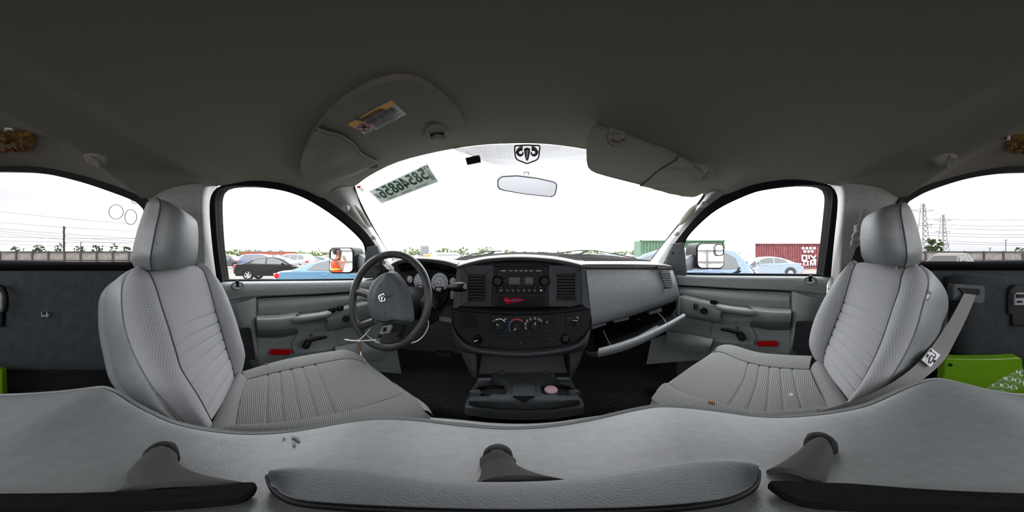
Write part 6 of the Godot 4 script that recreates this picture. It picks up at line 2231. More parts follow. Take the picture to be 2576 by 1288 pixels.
# ------------------------------------------------------------------ things on the cab's back panel
func build_rear() -> void:
	var mb := MB.new()
	# driver's side: latch loop at the edge, metal clip, scuffs
	var la := thing("seat_latch", "black looped seat latch on the felt panel beside the small metal clip", "latch")
	mb = MB.new()
	mb.tube(even(pf(2.07, [-30, 725, -10, 718, 6, 724, 14, 742, 15, 765, 12, 782, 4, 786]), 24), .008, 8)
	obj("loop", mb, M.black, la)
	mb = MB.new()
	mb.slab(pf(2.085, rr(-8, 758, 26, 46, 6)), Vector3(0, 0, -.02), .003)
	obj("plate", mb, M.door_grey, la)
	mb = MB.new()
	mb.slab(pf(2.08, rr(-4, 805, 18, 34, 3)), Vector3(0, 0, -.03), .003)
	obj("lower_catch", mb, M.black, la)
	var cp := thing("metal_clip", "small pale square metal clip on the dark felt panel", "clip")
	mb = MB.new()
	mb.slab(pf(2.086, rr(112, 791, 18, 14, 2, 2)), Vector3(0, 0, -.012), .001)
	obj("plate", mb, M.belt, cp)
	for q in [[110, 788, 8, 8], [120, 787, 2.5, 4], [109, 797, 6, 1.5]]:
		mb = MB.new()
		mb.slab(pf(2.084, rr(q[0], q[1], q[2], q[3], .5, 1)), Vector3(0, 0, -.004))
		obj("slot", mb, M.black, cp)
	# passenger's side: raised housing with belt outlet
	var ho := thing("belt_housing", "dark felt bulge of the cab back with a plastic belt outlet", "belt housing")
	mb = MB.new()
	mb.body(net([pl([2392, 696, 2.10, 2430, 690, 2.06, 2500, 694, 2.05, 2600, 700, 2.05, 2760, 700, 2.05]), pl([2386, 708, 2.07, 2430, 702, 2.03, 2500, 704, 2.02, 2600, 708, 2.02, 2760, 708, 2.02]), pl([2384, 800, 2.07, 2430, 800, 2.02, 2500, 800, 2.01, 2600, 800, 2.01, 2760, 800, 2.01]), pl([2396, 890, 2.08, 2430, 900, 2.04, 2500, 905, 2.03, 2600, 905, 2.03, 2760, 905, 2.03]), pl([2400, 930, 2.12, 2430, 935, 2.10, 2500, 938, 2.10, 2600, 938, 2.10, 2760, 938, 2.1])], 24, 6), Vector3(0, 0, -.02))
	obj("felt_bulge", mb, M.rear_panel, ho)
	mb = MB.new()
	mb.slab(pf(2.012, [2399, 718, 2404, 714, 2476, 719, 2480, 724, 2479, 760, 2475, 765, 2402, 757, 2398, 752]), Vector3(0, 0, -.03), .004)
	var bz := obj("outlet_bezel", mb, M.chin_grey, ho)
	mb = MB.new()
	mb.slab(pf(2.007, [2412, 724, 2465, 727, 2466, 740, 2455, 745, 2424, 742]), Vector3(0, 0, -.01), .001)
	obj("outlet_mouth_shade", mb, M.black, bz)  # flat black plate painted for the shade inside the outlet
	var rc := thing("latch_receiver", "pale plastic latch receiver in a dark arched frame beside the belt outlet", "latch")
	mb = MB.new()
	mb.slab(pf(1.998, [2538, 790, 2538, 745, 2543, 726, 2556, 716, 2576, 714, 2620, 714, 2620, 820, 2548, 820, 2546, 792]), Vector3(0, 0, -.009), .004)
	obj("arched_frame", mb, M.dash_black, rc)
	mb = MB.new()
	mb.slab(pf(1.99, [2553, 768, 2553, 742, 2558, 736, 2610, 736, 2610, 768]), Vector3(0, 0, -.015), .002)
	var rp := obj("receiver_plate", mb, M.dash_grey, rc)
	for q in [[2568, 745, 16, 9], [2567, 759, 10, 5]]:
		mb = MB.new()
		mb.slab(pf(1.985, rr(q[0], q[1], q[2], q[3], .6, 1)), Vector3(0, 0, -.006))
		obj("slot", mb, M.black, rp)
	# seat belt from the outlet down across the passenger seat's shoulder
	var be := thing("seat_belt", "grey seat belt webbing with a white diagram label running down beside the passenger seat", "seat belt")
	var L0 := pl([2425, 738, 2.005, 2410, 768, 1.97, 2388, 808, 1.90, 2360, 850, 1.80, 2330, 890, 1.70, 2290, 930, 1.62, 2240, 965, 1.54, 2180, 995, 1.48, 2110, 1020, 1.43, 2060, 1036, 1.40])
	var L1 := pl([2455, 742, 2.005, 2444, 772, 1.97, 2426, 812, 1.90, 2404, 856, 1.80, 2376, 905, 1.70, 2330, 948, 1.62, 2275, 984, 1.54, 2210, 1012, 1.48, 2130, 1036, 1.43, 2070, 1048, 1.40])
	mb = MB.new()
	mb.body(net([L0, L1], 50, 3), Vector3(.001, -.001, -.002))
	obj("webbing", mb, M.belt, be)
	var lb := [P(2343, 876, 1.70), P(2366, 893, 1.70), P(2341, 924, 1.64), P(2320, 906, 1.64)]
	mb = MB.new()
	mb.slab(lb, Vector3(0, 0, -.006), .0006)
	var lo := obj("diagram_label", mb, M.print_white, be)
	lo.set_meta("label", "white label with a fastening diagram")
	mb = MB.new()
	mb.tube(pl([2336, 912, 1.638, 2338, 900, 1.65, 2344, 894, 1.66, 2350, 898, 1.66, 2346, 908, 1.65, 2340, 914, 1.64]), .0018, 5)
	mb.tube(pl([2347, 886, 1.675, 2354, 892, 1.67, 2352, 900, 1.66]), .0015, 5)
	mb.tube(pl([2343, 880, 1.688, 2341, 884, 1.684, 2345, 885, 1.684]), .002, 5)
	mb.tube(pl([2335, 892, 1.67, 2332, 897, 1.66]), .0025, 5)
	mb.tube(pl([2352, 906, 1.65, 2349, 911, 1.645]), .0025, 5)
	obj("diagram", mb, M.print_black, lo)
	mb = MB.new()
	mb.slab(pl([2050, 1032, 1.39, 2062, 1028, 1.39, 2066, 1036, 1.38, 2056, 1040, 1.38]), Vector3(0, -.02, -.02), .002)
	obj("tongue", mb, M.belt, be)
	# shoulder belt guide on the passenger's rear pillar
	var dg2 := thing("belt_guide", "pale plastic shoulder belt guide with black webbing on the passenger's rear pillar", "seat belt")
	mb = MB.new()
	mb.tube(spline(pf(2.13, [2150, 590, 2158, 586, 2166, 592, 2164, 606, 2152, 608, 2148, 600]), 4, true), .008, 8, true)
	mb.slab(pf(2.135, [2156, 566, 2166, 564, 2170, 590, 2154, 592]), Vector3(0, 0, -.02), .003)
	mb.tube(even(pf(2.12, [2146, 606, 2144, 616, 2152, 620, 2164, 612]), 10), .007, 8)
	obj("guide_loop", mb, M.pillar_grey, dg2)
	mb = MB.new()
	mb.body(net([pl([2156, 614, 2.12, 2148, 640, 2.13, 2138, 664, 2.14, 2128, 690, 2.15]), pl([2168, 616, 2.12, 2172, 640, 2.13, 2172, 664, 2.14, 2172, 690, 2.15])], 14, 3), Vector3(0, 0, -.003))
	obj("webbing", mb, M.belt_black, dg2)
	# green folder and its clear bag
	for s in 2:
		if s == 0:
			mb = MB.new()
			mb.slab(pf(1.98, [-120, 925, -4, 926, 4, 932, 6, 1010, -120, 1012]), Vector3(0, 0, -.02), .003)
			var gf := obj("green_plastic_sheet", mb, M.green_plastic)
			tag(gf, "green plastic sheet edge standing on the floor behind the driver's seat", "plastic sheet")
			continue
		var f := thing("green_folder", "lime green plastic folder in clear wrap behind the passenger seat", "folder")
		mb = MB.new()
		mb.slab(pf(1.93, [2378, 906, 2383, 902, 2440, 904, 2520, 903, 2566, 900, 2572, 905, 2578, 960, 2580, 1006, 2370, 1006]), Vector3(0, .01, -.03), .003)
		obj("cover", mb, M.green_plastic, f)
		mb = MB.new()
		mb.lathe([Vector2(.004, .003), Vector2(.006, .003), Vector2(.006, -.004)], P(2391, 918, 1.927), Vector3(0, 0, 1), 14)
		obj("rivet_hole", mb, M.black, f)
		mb = MB.new()
		mb.grid(swell(net([pf(1.915, [2480, 975, 2520, 950, 2560, 930, 2600, 915]), pf(1.90, [2500, 1000, 2540, 985, 2570, 975, 2610, 960])], 20, 10), func(u, w): return .006 * sin(u * 23.0) * sin(w * 11.0)))
		obj("clear_wrap", mb, M.clear_film, f)
	# lower dark recess behind the seats
	for s in 2:
		var x0 := -260.0 if s == 0 else 2836.0
		var x1 := 420.0 if s == 0 else 2160.0
		mb = MB.new()
		mb.body(net([pl([x0, 942, 2.12, x1, 935, 2.12]), pl([x0, 990, 2.05, x1, 985, 2.05]), pl([x0, 1100, 1.75, x1, 1100, 1.75])], 8, 4), Vector3(0, -.02, -.03))
		tag(obj("rear_floor_carpet", mb, M.carpet), "black carpet on the floor behind the driver's seat" if s == 0 else "black carpet on the floor behind the passenger seat", "carpet")

# ------------------------------------------------------------------ the yard outside
func paint(n: String, c: Color, rough := 0.3) -> StandardMaterial3D:
	var m := mat(n, c, rough)
	m.clearcoat_enabled = true
	m.clearcoat = 0.7
	m.clearcoat_roughness = 0.08
	return m

# half profiles of car bodies, x along the length (front positive) and height, in metres, with the greenhouse apart
const SHAPES := {
	"sedan": {"l": 4.5, "w": 1.76, "h": 1.45,
		"hull": [-2.25, .45, -2.27, .62, -2.22, .86, -2.12, .98, -1.6, 1.02, -.9, .98, .7, .94, 1.5, .86, 2.1, .74, 2.25, .60, 2.25, .38, 2.1, .24, -2.1, .24],
		"top": [-1.75, 1.0, -1.25, 1.22, -.75, 1.38, -.25, 1.45, .2, 1.43, .55, 1.34, 1.2, .94],
		"glass": [[-1.25, 1.04, -.98, 1.24, -.62, 1.34, -.33, 1.36, -.33, 1.0], [-.26, 1.0, -.26, 1.37, .15, 1.36, .5, 1.26, .98, .98]],
		"screens": [[-1.68, 1.05, -.86, 1.35], [.62, 1.32, 1.12, 1.0]], "wheels": [-1.38, 1.35], "r": .32},
	"suv": {"l": 4.5, "w": 1.84, "h": 1.72,
		"hull": [-2.2, .50, -2.24, .75, -2.2, 1.0, -2.15, 1.10, -1.4, 1.12, .8, 1.06, 1.6, .98, 2.1, .86, 2.25, .7, 2.25, .42, 2.1, .28, -2.1, .28],
		"top": [-2.15, 1.1, -1.98, 1.42, -1.75, 1.64, -1.2, 1.71, -.3, 1.72, .2, 1.68, .6, 1.55, 1.3, 1.06],
		"glass": [[-1.85, 1.18, -1.75, 1.45, -1.55, 1.57, -1.2, 1.60, -1.2, 1.15], [-1.12, 1.15, -1.12, 1.61, -.35, 1.62, -.35, 1.12], [-.27, 1.12, -.27, 1.62, .15, 1.59, .55, 1.47, 1.05, 1.1]],
		"screens": [[-2.12, 1.18, -1.80, 1.60], [.66, 1.50, 1.24, 1.12]], "wheels": [-1.35, 1.38], "r": .36},
	"boxy": {"l": 4.3, "w": 1.8, "h": 1.66,
		"hull": [-2.1, .45, -2.14, .8, -2.1, 1.0, -1.4, 1.02, .9, 1.0, 1.7, .96, 2.1, .85, 2.15, .6, 2.1, .4, 2.0, .26, -2.0, .26],
		"top": [-2.1, 1.0, -2.05, 1.5, -1.95, 1.64, 0, 1.66, .5, 1.62, .75, 1.52, 1.15, 1.0],
		"glass": [[-1.95, 1.08, -1.93, 1.52, -1.2, 1.55, -1.2, 1.06], [-1.1, 1.06, -1.1, 1.55, -.2, 1.56, -.2, 1.05], [-.12, 1.05, -.12, 1.56, .42, 1.53, .66, 1.44, .92, 1.04]],
		"screens": [[-2.1, 1.1, -2.0, 1.56], [.8, 1.46, 1.1, 1.08]], "wheels": [-1.3, 1.32], "r": .34},
}

func car(n: String, label: String, kind: String, x: float, d: float, yaw: float, m: Material, group := "", scale := 1.0) -> Node3D:
	var s: Dictionary = SHAPES[kind]
	var t := thing(n, label, "car", Vector3((x - 1288.0) / F * d, GROUND, -d), group)
	t.rotation.y = yaw
	t.scale = Vector3.ONE * scale
	var hw: float = s.w / 2.0
	var side := func(y: float) -> float:
		return hw if y < 1.0 else hw - (y - 1.0) * .38
	var add := func(nm: String, mb: MB, mm: Material, par: Node3D) -> MeshInstance3D:
		var o := MeshInstance3D.new()
		o.mesh = mb.done()
		o.material_override = mm
		o.name = nm
		par.add_child(o, true)
		return o
	var pts := func(a: Array, sg: float, out: float) -> Array:
		var o := []
		for i in range(0, a.size(), 2): o.append(Vector3(a[i], a[i + 1], sg * (side.call(a[i + 1]) + out)))
		return o
	var shell := func(mb: MB, a: Array, inset: float) -> void:
		var n2: int = a.size() / 2
		var c := Vector2.ZERO
		var flat := PackedVector2Array()
		for i in n2:
			flat.append(Vector2(a[2 * i], a[2 * i + 1]))
			c += flat[i] / n2
		var inn := PackedVector2Array()
		for p in flat: inn.append(p + (c - p).normalized() * inset)
		var tr := Geometry2D.triangulate_polygon(inn)
		for sg in [-1.0, 1.0]:
			mb.flat()
			for i in range(0, tr.size(), 3):
				var q := []
				for k in 3:
					var p: Vector2 = inn[tr[i + k]]
					q.append(Vector3(p.x, p.y, sg * side.call(p.y)))
				mb.tri(q[0], q[1], q[2])
		var r := [[], [], [], []]
		for i in n2 + 1:
			var p: Vector2 = flat[i % n2]
			var q: Vector2 = inn[i % n2]
			r[0].append(Vector3(q.x, q.y, side.call(q.y)))
			r[1].append(Vector3(p.x, p.y, side.call(p.y) - inset * .9))
			r[2].append(Vector3(p.x, p.y, -side.call(p.y) + inset * .9))
			r[3].append(Vector3(q.x, q.y, -side.call(q.y)))
		mb.grid(r)
	var mb := MB.new()
	shell.call(mb, s.hull, .06)
	add.call("body", mb, m, t)
	mb = MB.new()
	shell.call(mb, s.top + [s.top[s.top.size() - 2], .9, s.top[0], .9], .05)
	add.call("cabin", mb, m, t)
	var glass: Material = paint("car_glass", Color(0.10, 0.12, 0.13), .08) if not M.has("car_glass") else M.car_glass
	for g in s.glass:
		for sg in [-1.0, 1.0]:
			mb = MB.new()
			mb.slab(pts.call(g, sg, .008), Vector3(0, 0, -sg * .02))
			add.call("side_window", mb, glass, t)
	for g in s.screens:
		mb = MB.new()
		var nx := Vector3(g[3] - g[1], -(g[2] - g[0]), 0).normalized()
		if nx.y < 0: nx = -nx
		var w0: float = side.call(g[1]) - .1
		var w1: float = side.call(g[3]) - .1
		mb.slab([Vector3(g[0], g[1], -w0) + nx * .02, Vector3(g[0], g[1], w0) + nx * .02, Vector3(g[2], g[3], w1) + nx * .02, Vector3(g[2], g[3], -w1) + nx * .02], -nx * .03)
		add.call("windscreen" if g[0] > 0 else "rear_screen", mb, glass, t)
	for wx in s.wheels:
		for sg in [-1.0, 1.0]:
			mb = MB.new()
			var c := Vector3(wx, s.r, sg * (hw - .09))
			mb.lathe([Vector2(s.r * .62, .1), Vector2(s.r * .92, .105), Vector2(s.r, .08), Vector2(s.r, -.08), Vector2(s.r * .6, -.1)], c, Vector3(0, 0, sg), 22)
			var wh = add.call("wheel", mb, M.rubber, t)
			mb = MB.new()
			for k in 5:
				var a := TAU * k / 5
				mb.box(c + Vector3(cos(a) * s.r * .32, sin(a) * s.r * .32, sg * .095), Vector3(s.r * .62, s.r * .16, .02), Basis(Vector3.BACK, a))
			mb.lathe([Vector2(0, .11), Vector2(s.r * .14, .11), Vector2(s.r * .16, .08)], c, Vector3(0, 0, sg), 12)
			mb.lathe([Vector2(s.r * .58, .105), Vector2(s.r * .64, .108), Vector2(s.r * .64, .08)], c, Vector3(0, 0, sg), 22)
			add.call("rim", mb, M.chrome, wh)
			mb = MB.new()
			var arch := []
			for k in 15:
				var a := PI * k / 14
				arch.append(Vector3(wx + cos(a) * (s.r + .05), s.r + sin(a) * (s.r + .05), sg * (hw + .004)))
			mb.tube(arch, .03, 6)
			add.call("wheel_arch", mb, M.black, t)
	for sg in [-1.0, 1.0]:
		mb = MB.new()
		mb.box(Vector3(-s.l / 2 + .11, .86 if kind == "sedan" else .95, sg * (hw - .16)), Vector3(.22, .16, .34), Basis(Vector3.UP, sg * .25), .03)
		add.call("tail_light", mb, M.reflector_red, t)
		mb = MB.new()
		mb.box(Vector3(s.l / 2 - .12, .66 if kind == "sedan" else .78, sg * (hw - .22)), Vector3(.2, .14, .36), Basis(Vector3.UP, -sg * .25), .03)
		add.call("headlight", mb, M.chrome, t)
		mb = MB.new()
		mb.box(Vector3(.72, 1.02 if kind == "sedan" else 1.15, sg * (hw + .08)), Vector3(.12, .12, .18), Basis(), .03)
		add.call("door_mirror", mb, m, t)
		for hx in [-.55, .35]:
			mb = MB.new()
			mb.box(Vector3(hx - .15, .86 if kind == "sedan" else .98, sg * (hw + .012)), Vector3(.18, .03, .03), Basis(), .01)
			add.call("door_handle", mb, m, t)
	return t

func container(n: String, label: String, x0: float, x1: float, d: float, h: float, m: Material) -> Node3D:
	var X0 := (x0 - 1288.0) / F * d
	var X1 := (x1 - 1288.0) / F * d
	var t := thing(n, label, "shipping container", Vector3((X0 + X1) / 2, GROUND, -d))
	var w := X1 - X0
	var mb := MB.new()
	mb.box(Vector3((X0 + X1) / 2, GROUND + h / 2, -d - 1.3), Vector3(w - .1, h - .1, 2.4))
	obj("box", mb, m, t)
	var k := int(w / .28)
	for i in k:
		mb = MB.new()
		var cx := X0 + .1 + (w - .2) * (i + .5) / k
		mb.slab([Vector3(cx - .09, GROUND + .16, -d), Vector3(cx + .05, GROUND + .16, -d), Vector3(cx + .05, GROUND + h - .12, -d), Vector3(cx - .09, GROUND + h - .12, -d)], Vector3(0, 0, -.12), .03)
		obj("corrugation", mb, m, t)
	for q in [[(X0 + X1) / 2, GROUND + h - .06, w, .12], [(X0 + X1) / 2, GROUND + .08, w, .16], [X0 + .06, GROUND + h / 2, .12, h], [X1 - .06, GROUND + h / 2, .12, h]]:
		mb = MB.new()
		mb.box(Vector3(q[0], q[1], -d + .02), Vector3(q[2], q[3], .16), Basis(), .01)
		obj("frame_rail", mb, m, t)
	return t

func far_tree(label: String, x: float, d: float, h: float, w: float, sd: int, group: String) -> void:
	var X := (x - 1288.0) / F * d
	var t := thing("tree", label, "tree", Vector3(X, GROUND, -d), group)
	var rng := RandomNumberGenerator.new()
	rng.seed = sd
	var mb := MB.new()
	mb.tube([Vector3(X, GROUND, -d), Vector3(X + .05, GROUND + h * .5, -d)], w * .05 + .05, 6)
	obj("trunk", mb, M.bark, t)
	mb = MB.new()
	for i in 60:
		var a := rng.randf() * TAU
		var r := sqrt(rng.randf()) * w * .5
		var y := GROUND + h * (.35 + .6 * rng.randf())
		r *= 1.15 - absf((y - GROUND) / h - .6)
		var c := Vector3(X + cos(a) * r, y, -d + sin(a) * r)
		var s := w * rng.randf_range(.07, .14)
		mb.lathe([Vector2(0, s), Vector2(s * rng.randf_range(.6, .9), s * .4), Vector2(s * rng.randf_range(.7, 1.0), -.3 * s), Vector2(0, -s)], c, Vector3(rng.randf_range(-1, 1), rng.randf_range(.3, 1), rng.randf_range(-1, 1)), 6, false)
	obj("crown", mb, M.hazed_foliage, t)

func treeline(label: String, x0: float, x1: float, h: float, sd: int) -> void:
	var rng := RandomNumberGenerator.new()
	rng.seed = sd
	var mb := MB.new()
	var x := x0
	while x < x1:
		var d := rng.randf_range(225, 250)
		var X := (x - 1288.0) / F * d
		var hh := h * rng.randf_range(.55, 1.15)
		mb.tube([Vector3(X, GROUND, -d), Vector3(X, GROUND + hh * .5, -d)], .15, 5)
		for i in 14:
			var c := Vector3(X + rng.randf_range(-1.3, 1.3), GROUND + hh * rng.randf_range(.3, 1.0), -d + rng.randf_range(-1.3, 1.3))
			var s := rng.randf_range(.35, .8)
			mb.lathe([Vector2(0, s), Vector2(s * .8, s * .3), Vector2(s * .7, -.5 * s), Vector2(0, -s)], c, Vector3(rng.randf_range(-1, 1), 1, rng.randf_range(-1, 1)), 5, false)
		x += rng.randf_range(5, 12)
	tag(obj("treeline", mb, M.hazed_foliage), label, "trees", "", "stuff")

func fence(n: String, label: String, x0: float, x1: float, d: float, step: float) -> Node3D:
	var X0 := (x0 - 1288.0) / F * d
	var X1 := (x1 - 1288.0) / F * d
	var t := thing(n, label, "fence", Vector3((X0 + X1) / 2, GROUND, -d))
	var top := EYE + 11.5 / F * d
	var h := top - GROUND
	var k := int((X1 - X0) / step)
	for i in k:
		var a := X0 + i * step
		var mb := MB.new()
		mb.box(Vector3(a + step / 2, GROUND + h / 2, -d - .06), Vector3(step, h, .04))
		for j in 11:
			mb.box(Vector3(a + step * (j + .5) / 11, GROUND + h / 2, -d - .03), Vector3(step * .035, h - .02, .05))
		obj("panel", mb, M.fence_white, t)
		mb = MB.new()
		mb.box(Vector3(a, GROUND + h / 2, -d + .08), Vector3(.16, h + .1, .12))
		obj("post", mb, M.fence_post, t)
	for y in [.97, .47]:
		var mb := MB.new()
		mb.box(Vector3((X0 + X1) / 2, GROUND + h * y, -d + .05), Vector3(X1 - X0, .14, .06))
		obj("rail", mb, M.fence_post, t)
	return t

func pylon(label: String, x: float, d: float, top_y: float) -> void:
	var X := (x - 1288.0) / F * d
	var h := EYE + (644.0 - top_y) / F * d - GROUND
	var t := thing("power_pylon", label, "pylon", Vector3(X, GROUND, -d))
	var mb := MB.new()
	var w := func(k: float) -> float: return lerpf(h * .10, h * .018, pow(k, .7))
	var at := func(sx: float, sz: float, k: float) -> Vector3: return Vector3(X + sx * w.call(k), GROUND + h * k, -d + sz * w.call(k))
	for s in [[-1, -1], [1, -1], [1, 1], [-1, 1]]:
		mb.tube([at.call(s[0], s[1], 0), at.call(s[0], s[1], .4), at.call(s[0], s[1], .7), at.call(s[0], s[1], 1)], .11, 4)
	obj("legs", mb, M.steel_grey, t)
	mb = MB.new()
	for i in 11:
		var k := i / 11.0
		var k2 := (i + 1) / 11.0
		for f in [[-1, 1, 1, 1], [1, 1, 1, -1]]:
			mb.tube([at.call(f[0], f[1], k), at.call(f[2], f[3], k2)], .07, 4)
			mb.tube([at.call(f[2], f[3], k), at.call(f[0], f[1], k2)], .07, 4)
	obj("bracing", mb, M.steel_grey, t)
	for q in [[.30, .16], [.60, .17], [.86, .20]]:
		mb = MB.new()
		var y: float = GROUND + h * q[0]
		var L: float = h * q[1]
		var top2 := Vector3(X, y + h * .05, -d)
		for sg in [-1.0, 1.0]:
			mb.tube([Vector3(X, y, -d), Vector3(X + sg * L, y + h * .015, -d)], .09, 4)
			mb.tube([top2, Vector3(X + sg * L, y + h * .015, -d)], .07, 4)
			for j in 3:
				var xx: float = X + sg * L * (j + 1) / 3.5
				mb.tube([Vector3(xx, y, -d), Vector3(xx, y - h * .045, -d)], .06, 4)
		obj("crossarm", mb, M.steel_grey, t)

func build_outside() -> void:
	grained(mat("ground", Color(0.44, 0.40, 0.36), 0.9), noise_tex(0.02, 0.45, 1.0, 512, 5, 12), noise_tex(0.05, 0.0, 1.0, 256, 4, 13), 0.12, 2.0)
	mat("hazed_foliage", Color(0.33, 0.38, 0.24), .9)
	mat("bark", Color(0.2, 0.16, 0.12), .9)
	mat("steel_grey", Color(0.30, 0.31, 0.33), .6)
	mat("wire_dark", Color(0.22, 0.23, 0.25), .6)
	grained(mat("fence_white", Color(0.90, 0.87, 0.84), .7), noise_tex(0.02, .8, 1.0, 256, 4, 15), null, .3, 0.0)
	mat("fence_post", Color(0.42, 0.40, 0.40), .7)
	grained(mat("brick_far", Color(0.58, 0.29, 0.20), .9), noise_tex(0.05, .8, 1.0, 256, 3, 16), null, .4, 0.0)
	grained(mat("container_red", Color(0.50, 0.24, 0.25), .7), noise_tex(0.02, .65, 1.0, 256, 5, 17), null, .25, 0.0)
	grained(mat("container_green", Color(0.27, 0.42, 0.30), .7), noise_tex(0.02, .75, 1.0, 256, 5, 18), null, .25, 0.0)
	paint("p_blue", Color(0.22, 0.37, 0.46))
	paint("p_black", Color(0.03, 0.03, 0.033)).clearcoat = 0.25
	M.p_black.metallic_specular = 0.25
	paint("p_plum", Color(0.12, 0.10, 0.14))
	paint("p_navy", Color(0.12, 0.18, 0.32))
	paint("p_silver", Color(0.46, 0.47, 0.49))
	paint("p_white", Color(0.62, 0.62, 0.62))
	paint("p_steelblue", Color(0.24, 0.33, 0.45))
	paint("p_paleblue", Color(0.45, 0.50, 0.54))
	paint("p_red", Color(0.45, 0.07, 0.07))
	paint("p_grey", Color(0.30, 0.31, 0.33))
	paint("p_champagne", Color(0.55, 0.50, 0.47))
	paint("p_yellow", Color(0.55, 0.40, 0.06))
	# ground
	var mb := MB.new()
	mb.box(Vector3(0, GROUND - .5, -250), Vector3(1400, 1.0, 1100))
	tag(obj("ground", mb, M.ground), "wet brown dirt of the vehicle yard", "ground", "", "structure")
	# truck's own outside: cowl, wipers, bed rails, mirrors
	var cw := thing("wiper_cowl", "black plastic cowl at the foot of the windshield", "cowl")
	mb = MB.new()
	mb.body(net([pl([1142, 654, 3.36, 1165, 645, 3.38, 1240, 638, 3.40, 1300, 634, 3.40, 1365, 635, 3.40, 1440, 641, 3.40, 1520, 652, 3.38, 1600, 660, 3.36]), pl([1142, 675, 3.34, 1165, 672, 3.36, 1240, 668, 3.36, 1300, 666, 3.36, 1365, 667, 3.36, 1440, 669, 3.36, 1520, 672, 3.36, 1600, 680, 3.34])], 24, 4), Vector3(0, -.02, -.2))
	obj("panel", mb, M.black, cw)
	for w in [["thin black windshield wiper on the driver's side", [1152, 650, 3.36, 1190, 640, 3.34, 1232, 632, 3.32, 1262, 632, 3.32], [1195, 645, 3.36, 1225, 640, 3.34, 1245, 633, 3.32]], ["thin black windshield wiper on the passenger's side", [1352, 634, 3.34, 1400, 637, 3.34, 1460, 630, 3.32, 1520, 634, 3.3, 1600, 650, 3.26], [1405, 642, 3.36, 1450, 640, 3.34, 1480, 632, 3.32]]]:
		var wp := thing("windshield_wiper", w[0], "wiper", Vector3.ZERO, "windshield wipers")
		mb = MB.new()
		mb.tube(even(pl(w[1]), 20), .004, 6)
		obj("blade", mb, M.rubber, wp)
		mb = MB.new()
		mb.tube(even(pl(w[2]), 10), .006, 6)
		obj("arm", mb, M.black, wp)
	mb = MB.new()
	mb.slab(pl([1408, 638, 3.38, 1520, 641, 3.36, 1640, 655, 3.3, 1640, 658, 3.3, 1500, 650, 3.36, 1440, 645, 3.38]), Vector3(0, -.01, -.05), .002)
	obj("vent_strip", mb, M.rubber, cw)
	for s in 2:
		var br := thing("bed_rail", "dark cargo bed rail seen through the back glass behind the driver's seat" if s == 0 else "dark cargo bed rail seen through the back glass behind the passenger seat", "bed rail", Vector3.ZERO, "cargo bed rails")
		mb = MB.new()
		if s == 0: mb.slab(pl([-100, 654, 2.44, 30, 656, 2.44, 128, 658, 2.42, 168, 669, 2.40, 168, 680, 2.40, -100, 680, 2.44]), Vector3(0, 0, -.07), .006)
		else: mb.slab(pl([2676, 654, 2.44, 2560, 656, 2.44, 2505, 657, 2.42, 2472, 662, 2.40, 2472, 680, 2.40, 2676, 680, 2.44]), Vector3(0, 0, -.07), .006)
		obj("rail", mb, M.rubber, br)
		mb = MB.new()
		for k in 14:
			var x := (10.0 + k * 8.5) if s == 0 else (2568.0 - k * 5.0)
			mb.box(P(x, 660, 2.405), Vector3(.008, .004, .01))
		obj("rib", mb, M.dash_grey, br)
	# door mirrors
	for s in 2:
		var dm := thing("door_mirror", "black towing mirror outside the driver's window reflecting a worker" if s == 0 else "black towing mirror outside the passenger's window reflecting the yard", "mirror")
		var o: Array
		var gl: Array
		var sm: Array
		if s == 0:
			o = rr(858, 655, 64, 66, 12)
			gl = rr(858, 655, 57, 59, 10)
			sm = rr(842.5, 640, 24, 28, 8)
		else:
			o = rr(1788, 644, 72, 66, 14)
			gl = rr(1788, 644, 65, 59, 12)
			sm = rr(1810, 629, 22, 28, 8)
		var f := func(x: float, _y: float) -> float: return (2.094 / (.865 + .5 * (x - 1288.0) / F)) if s == 0 else (2.027 / (.865 - .5 * (x - 1288.0) / F))
		mb = MB.new()
		mb.slab(pc(f, o), Vector3(.02 if s == 0 else -.02, 0, -.12), .008, true)
		obj("housing", mb, M.black, dm)
		mb = MB.new()
		mb.slab(pc(f, gl, -.003), Vector3(0, 0, -.002))
		obj("glass", mb, M.mirror, dm)
		mb = MB.new()
		mb.slab(pc(f, sm, -.008), Vector3(0, 0, -.004), .003)
		obj("spotter_glass", mb, M.mirror, dm)
		mb = MB.new()
		mb.tube(spline(pc(f, sm, -.010), 1, true), .0025, 6, true)
		obj("spotter_rim", mb, M.black, dm)
		mb = MB.new()
		if s == 0:
			mb.body(net([pl([888, 630, 3.05, 905, 640, 3.0, 925, 655, 2.9]), pl([892, 655, 3.02, 908, 660, 2.96, 928, 668, 2.86]), pl([888, 684, 3.05, 905, 684, 2.98, 925, 682, 2.88])], 12, 6), Vector3(0, 0, -.08))
		else:
			mb.body(net([pl([1754, 622, 3.05, 1742, 640, 3.0, 1722, 655, 2.9]), pl([1752, 645, 3.02, 1740, 660, 2.96, 1720, 668, 2.86]), pl([1756, 672, 3.05, 1740, 678, 2.98, 1722, 684, 2.88])], 12, 6), Vector3(0, 0, -.08))
		obj("arm", mb, M.chin_grey, dm)
	# cars seen through the driver's window
	car("car", "bright blue sedan parked close outside the driver's window", "sedan", 872, 18, .32, M.p_blue)
	car("car", "black sedan parked behind the blue sedan", "sedan", 694, 33, .1, M.p_black)
	car("car", "dark plum boxy wagon parked beyond the driver's rear pillar", "boxy", 572, 62, .05, M.p_plum)
	car("car", "navy blue sport utility parked behind the black sedan", "suv", 660, 56, .15, M.p_navy)
	car("car", "silver sport utility parked between the black and blue sedans", "suv", 734, 50, PI - .2, M.p_silver)
	# through the windshield
	car("car", "silver hatchback seen from behind over the gauge hood", "suv", 1116, 32, PI / 2 + .25, M.p_silver)
	car("car", "red sedan in the far row before the passenger's windshield half", "sedan", 1566, 62, .1, M.p_red)
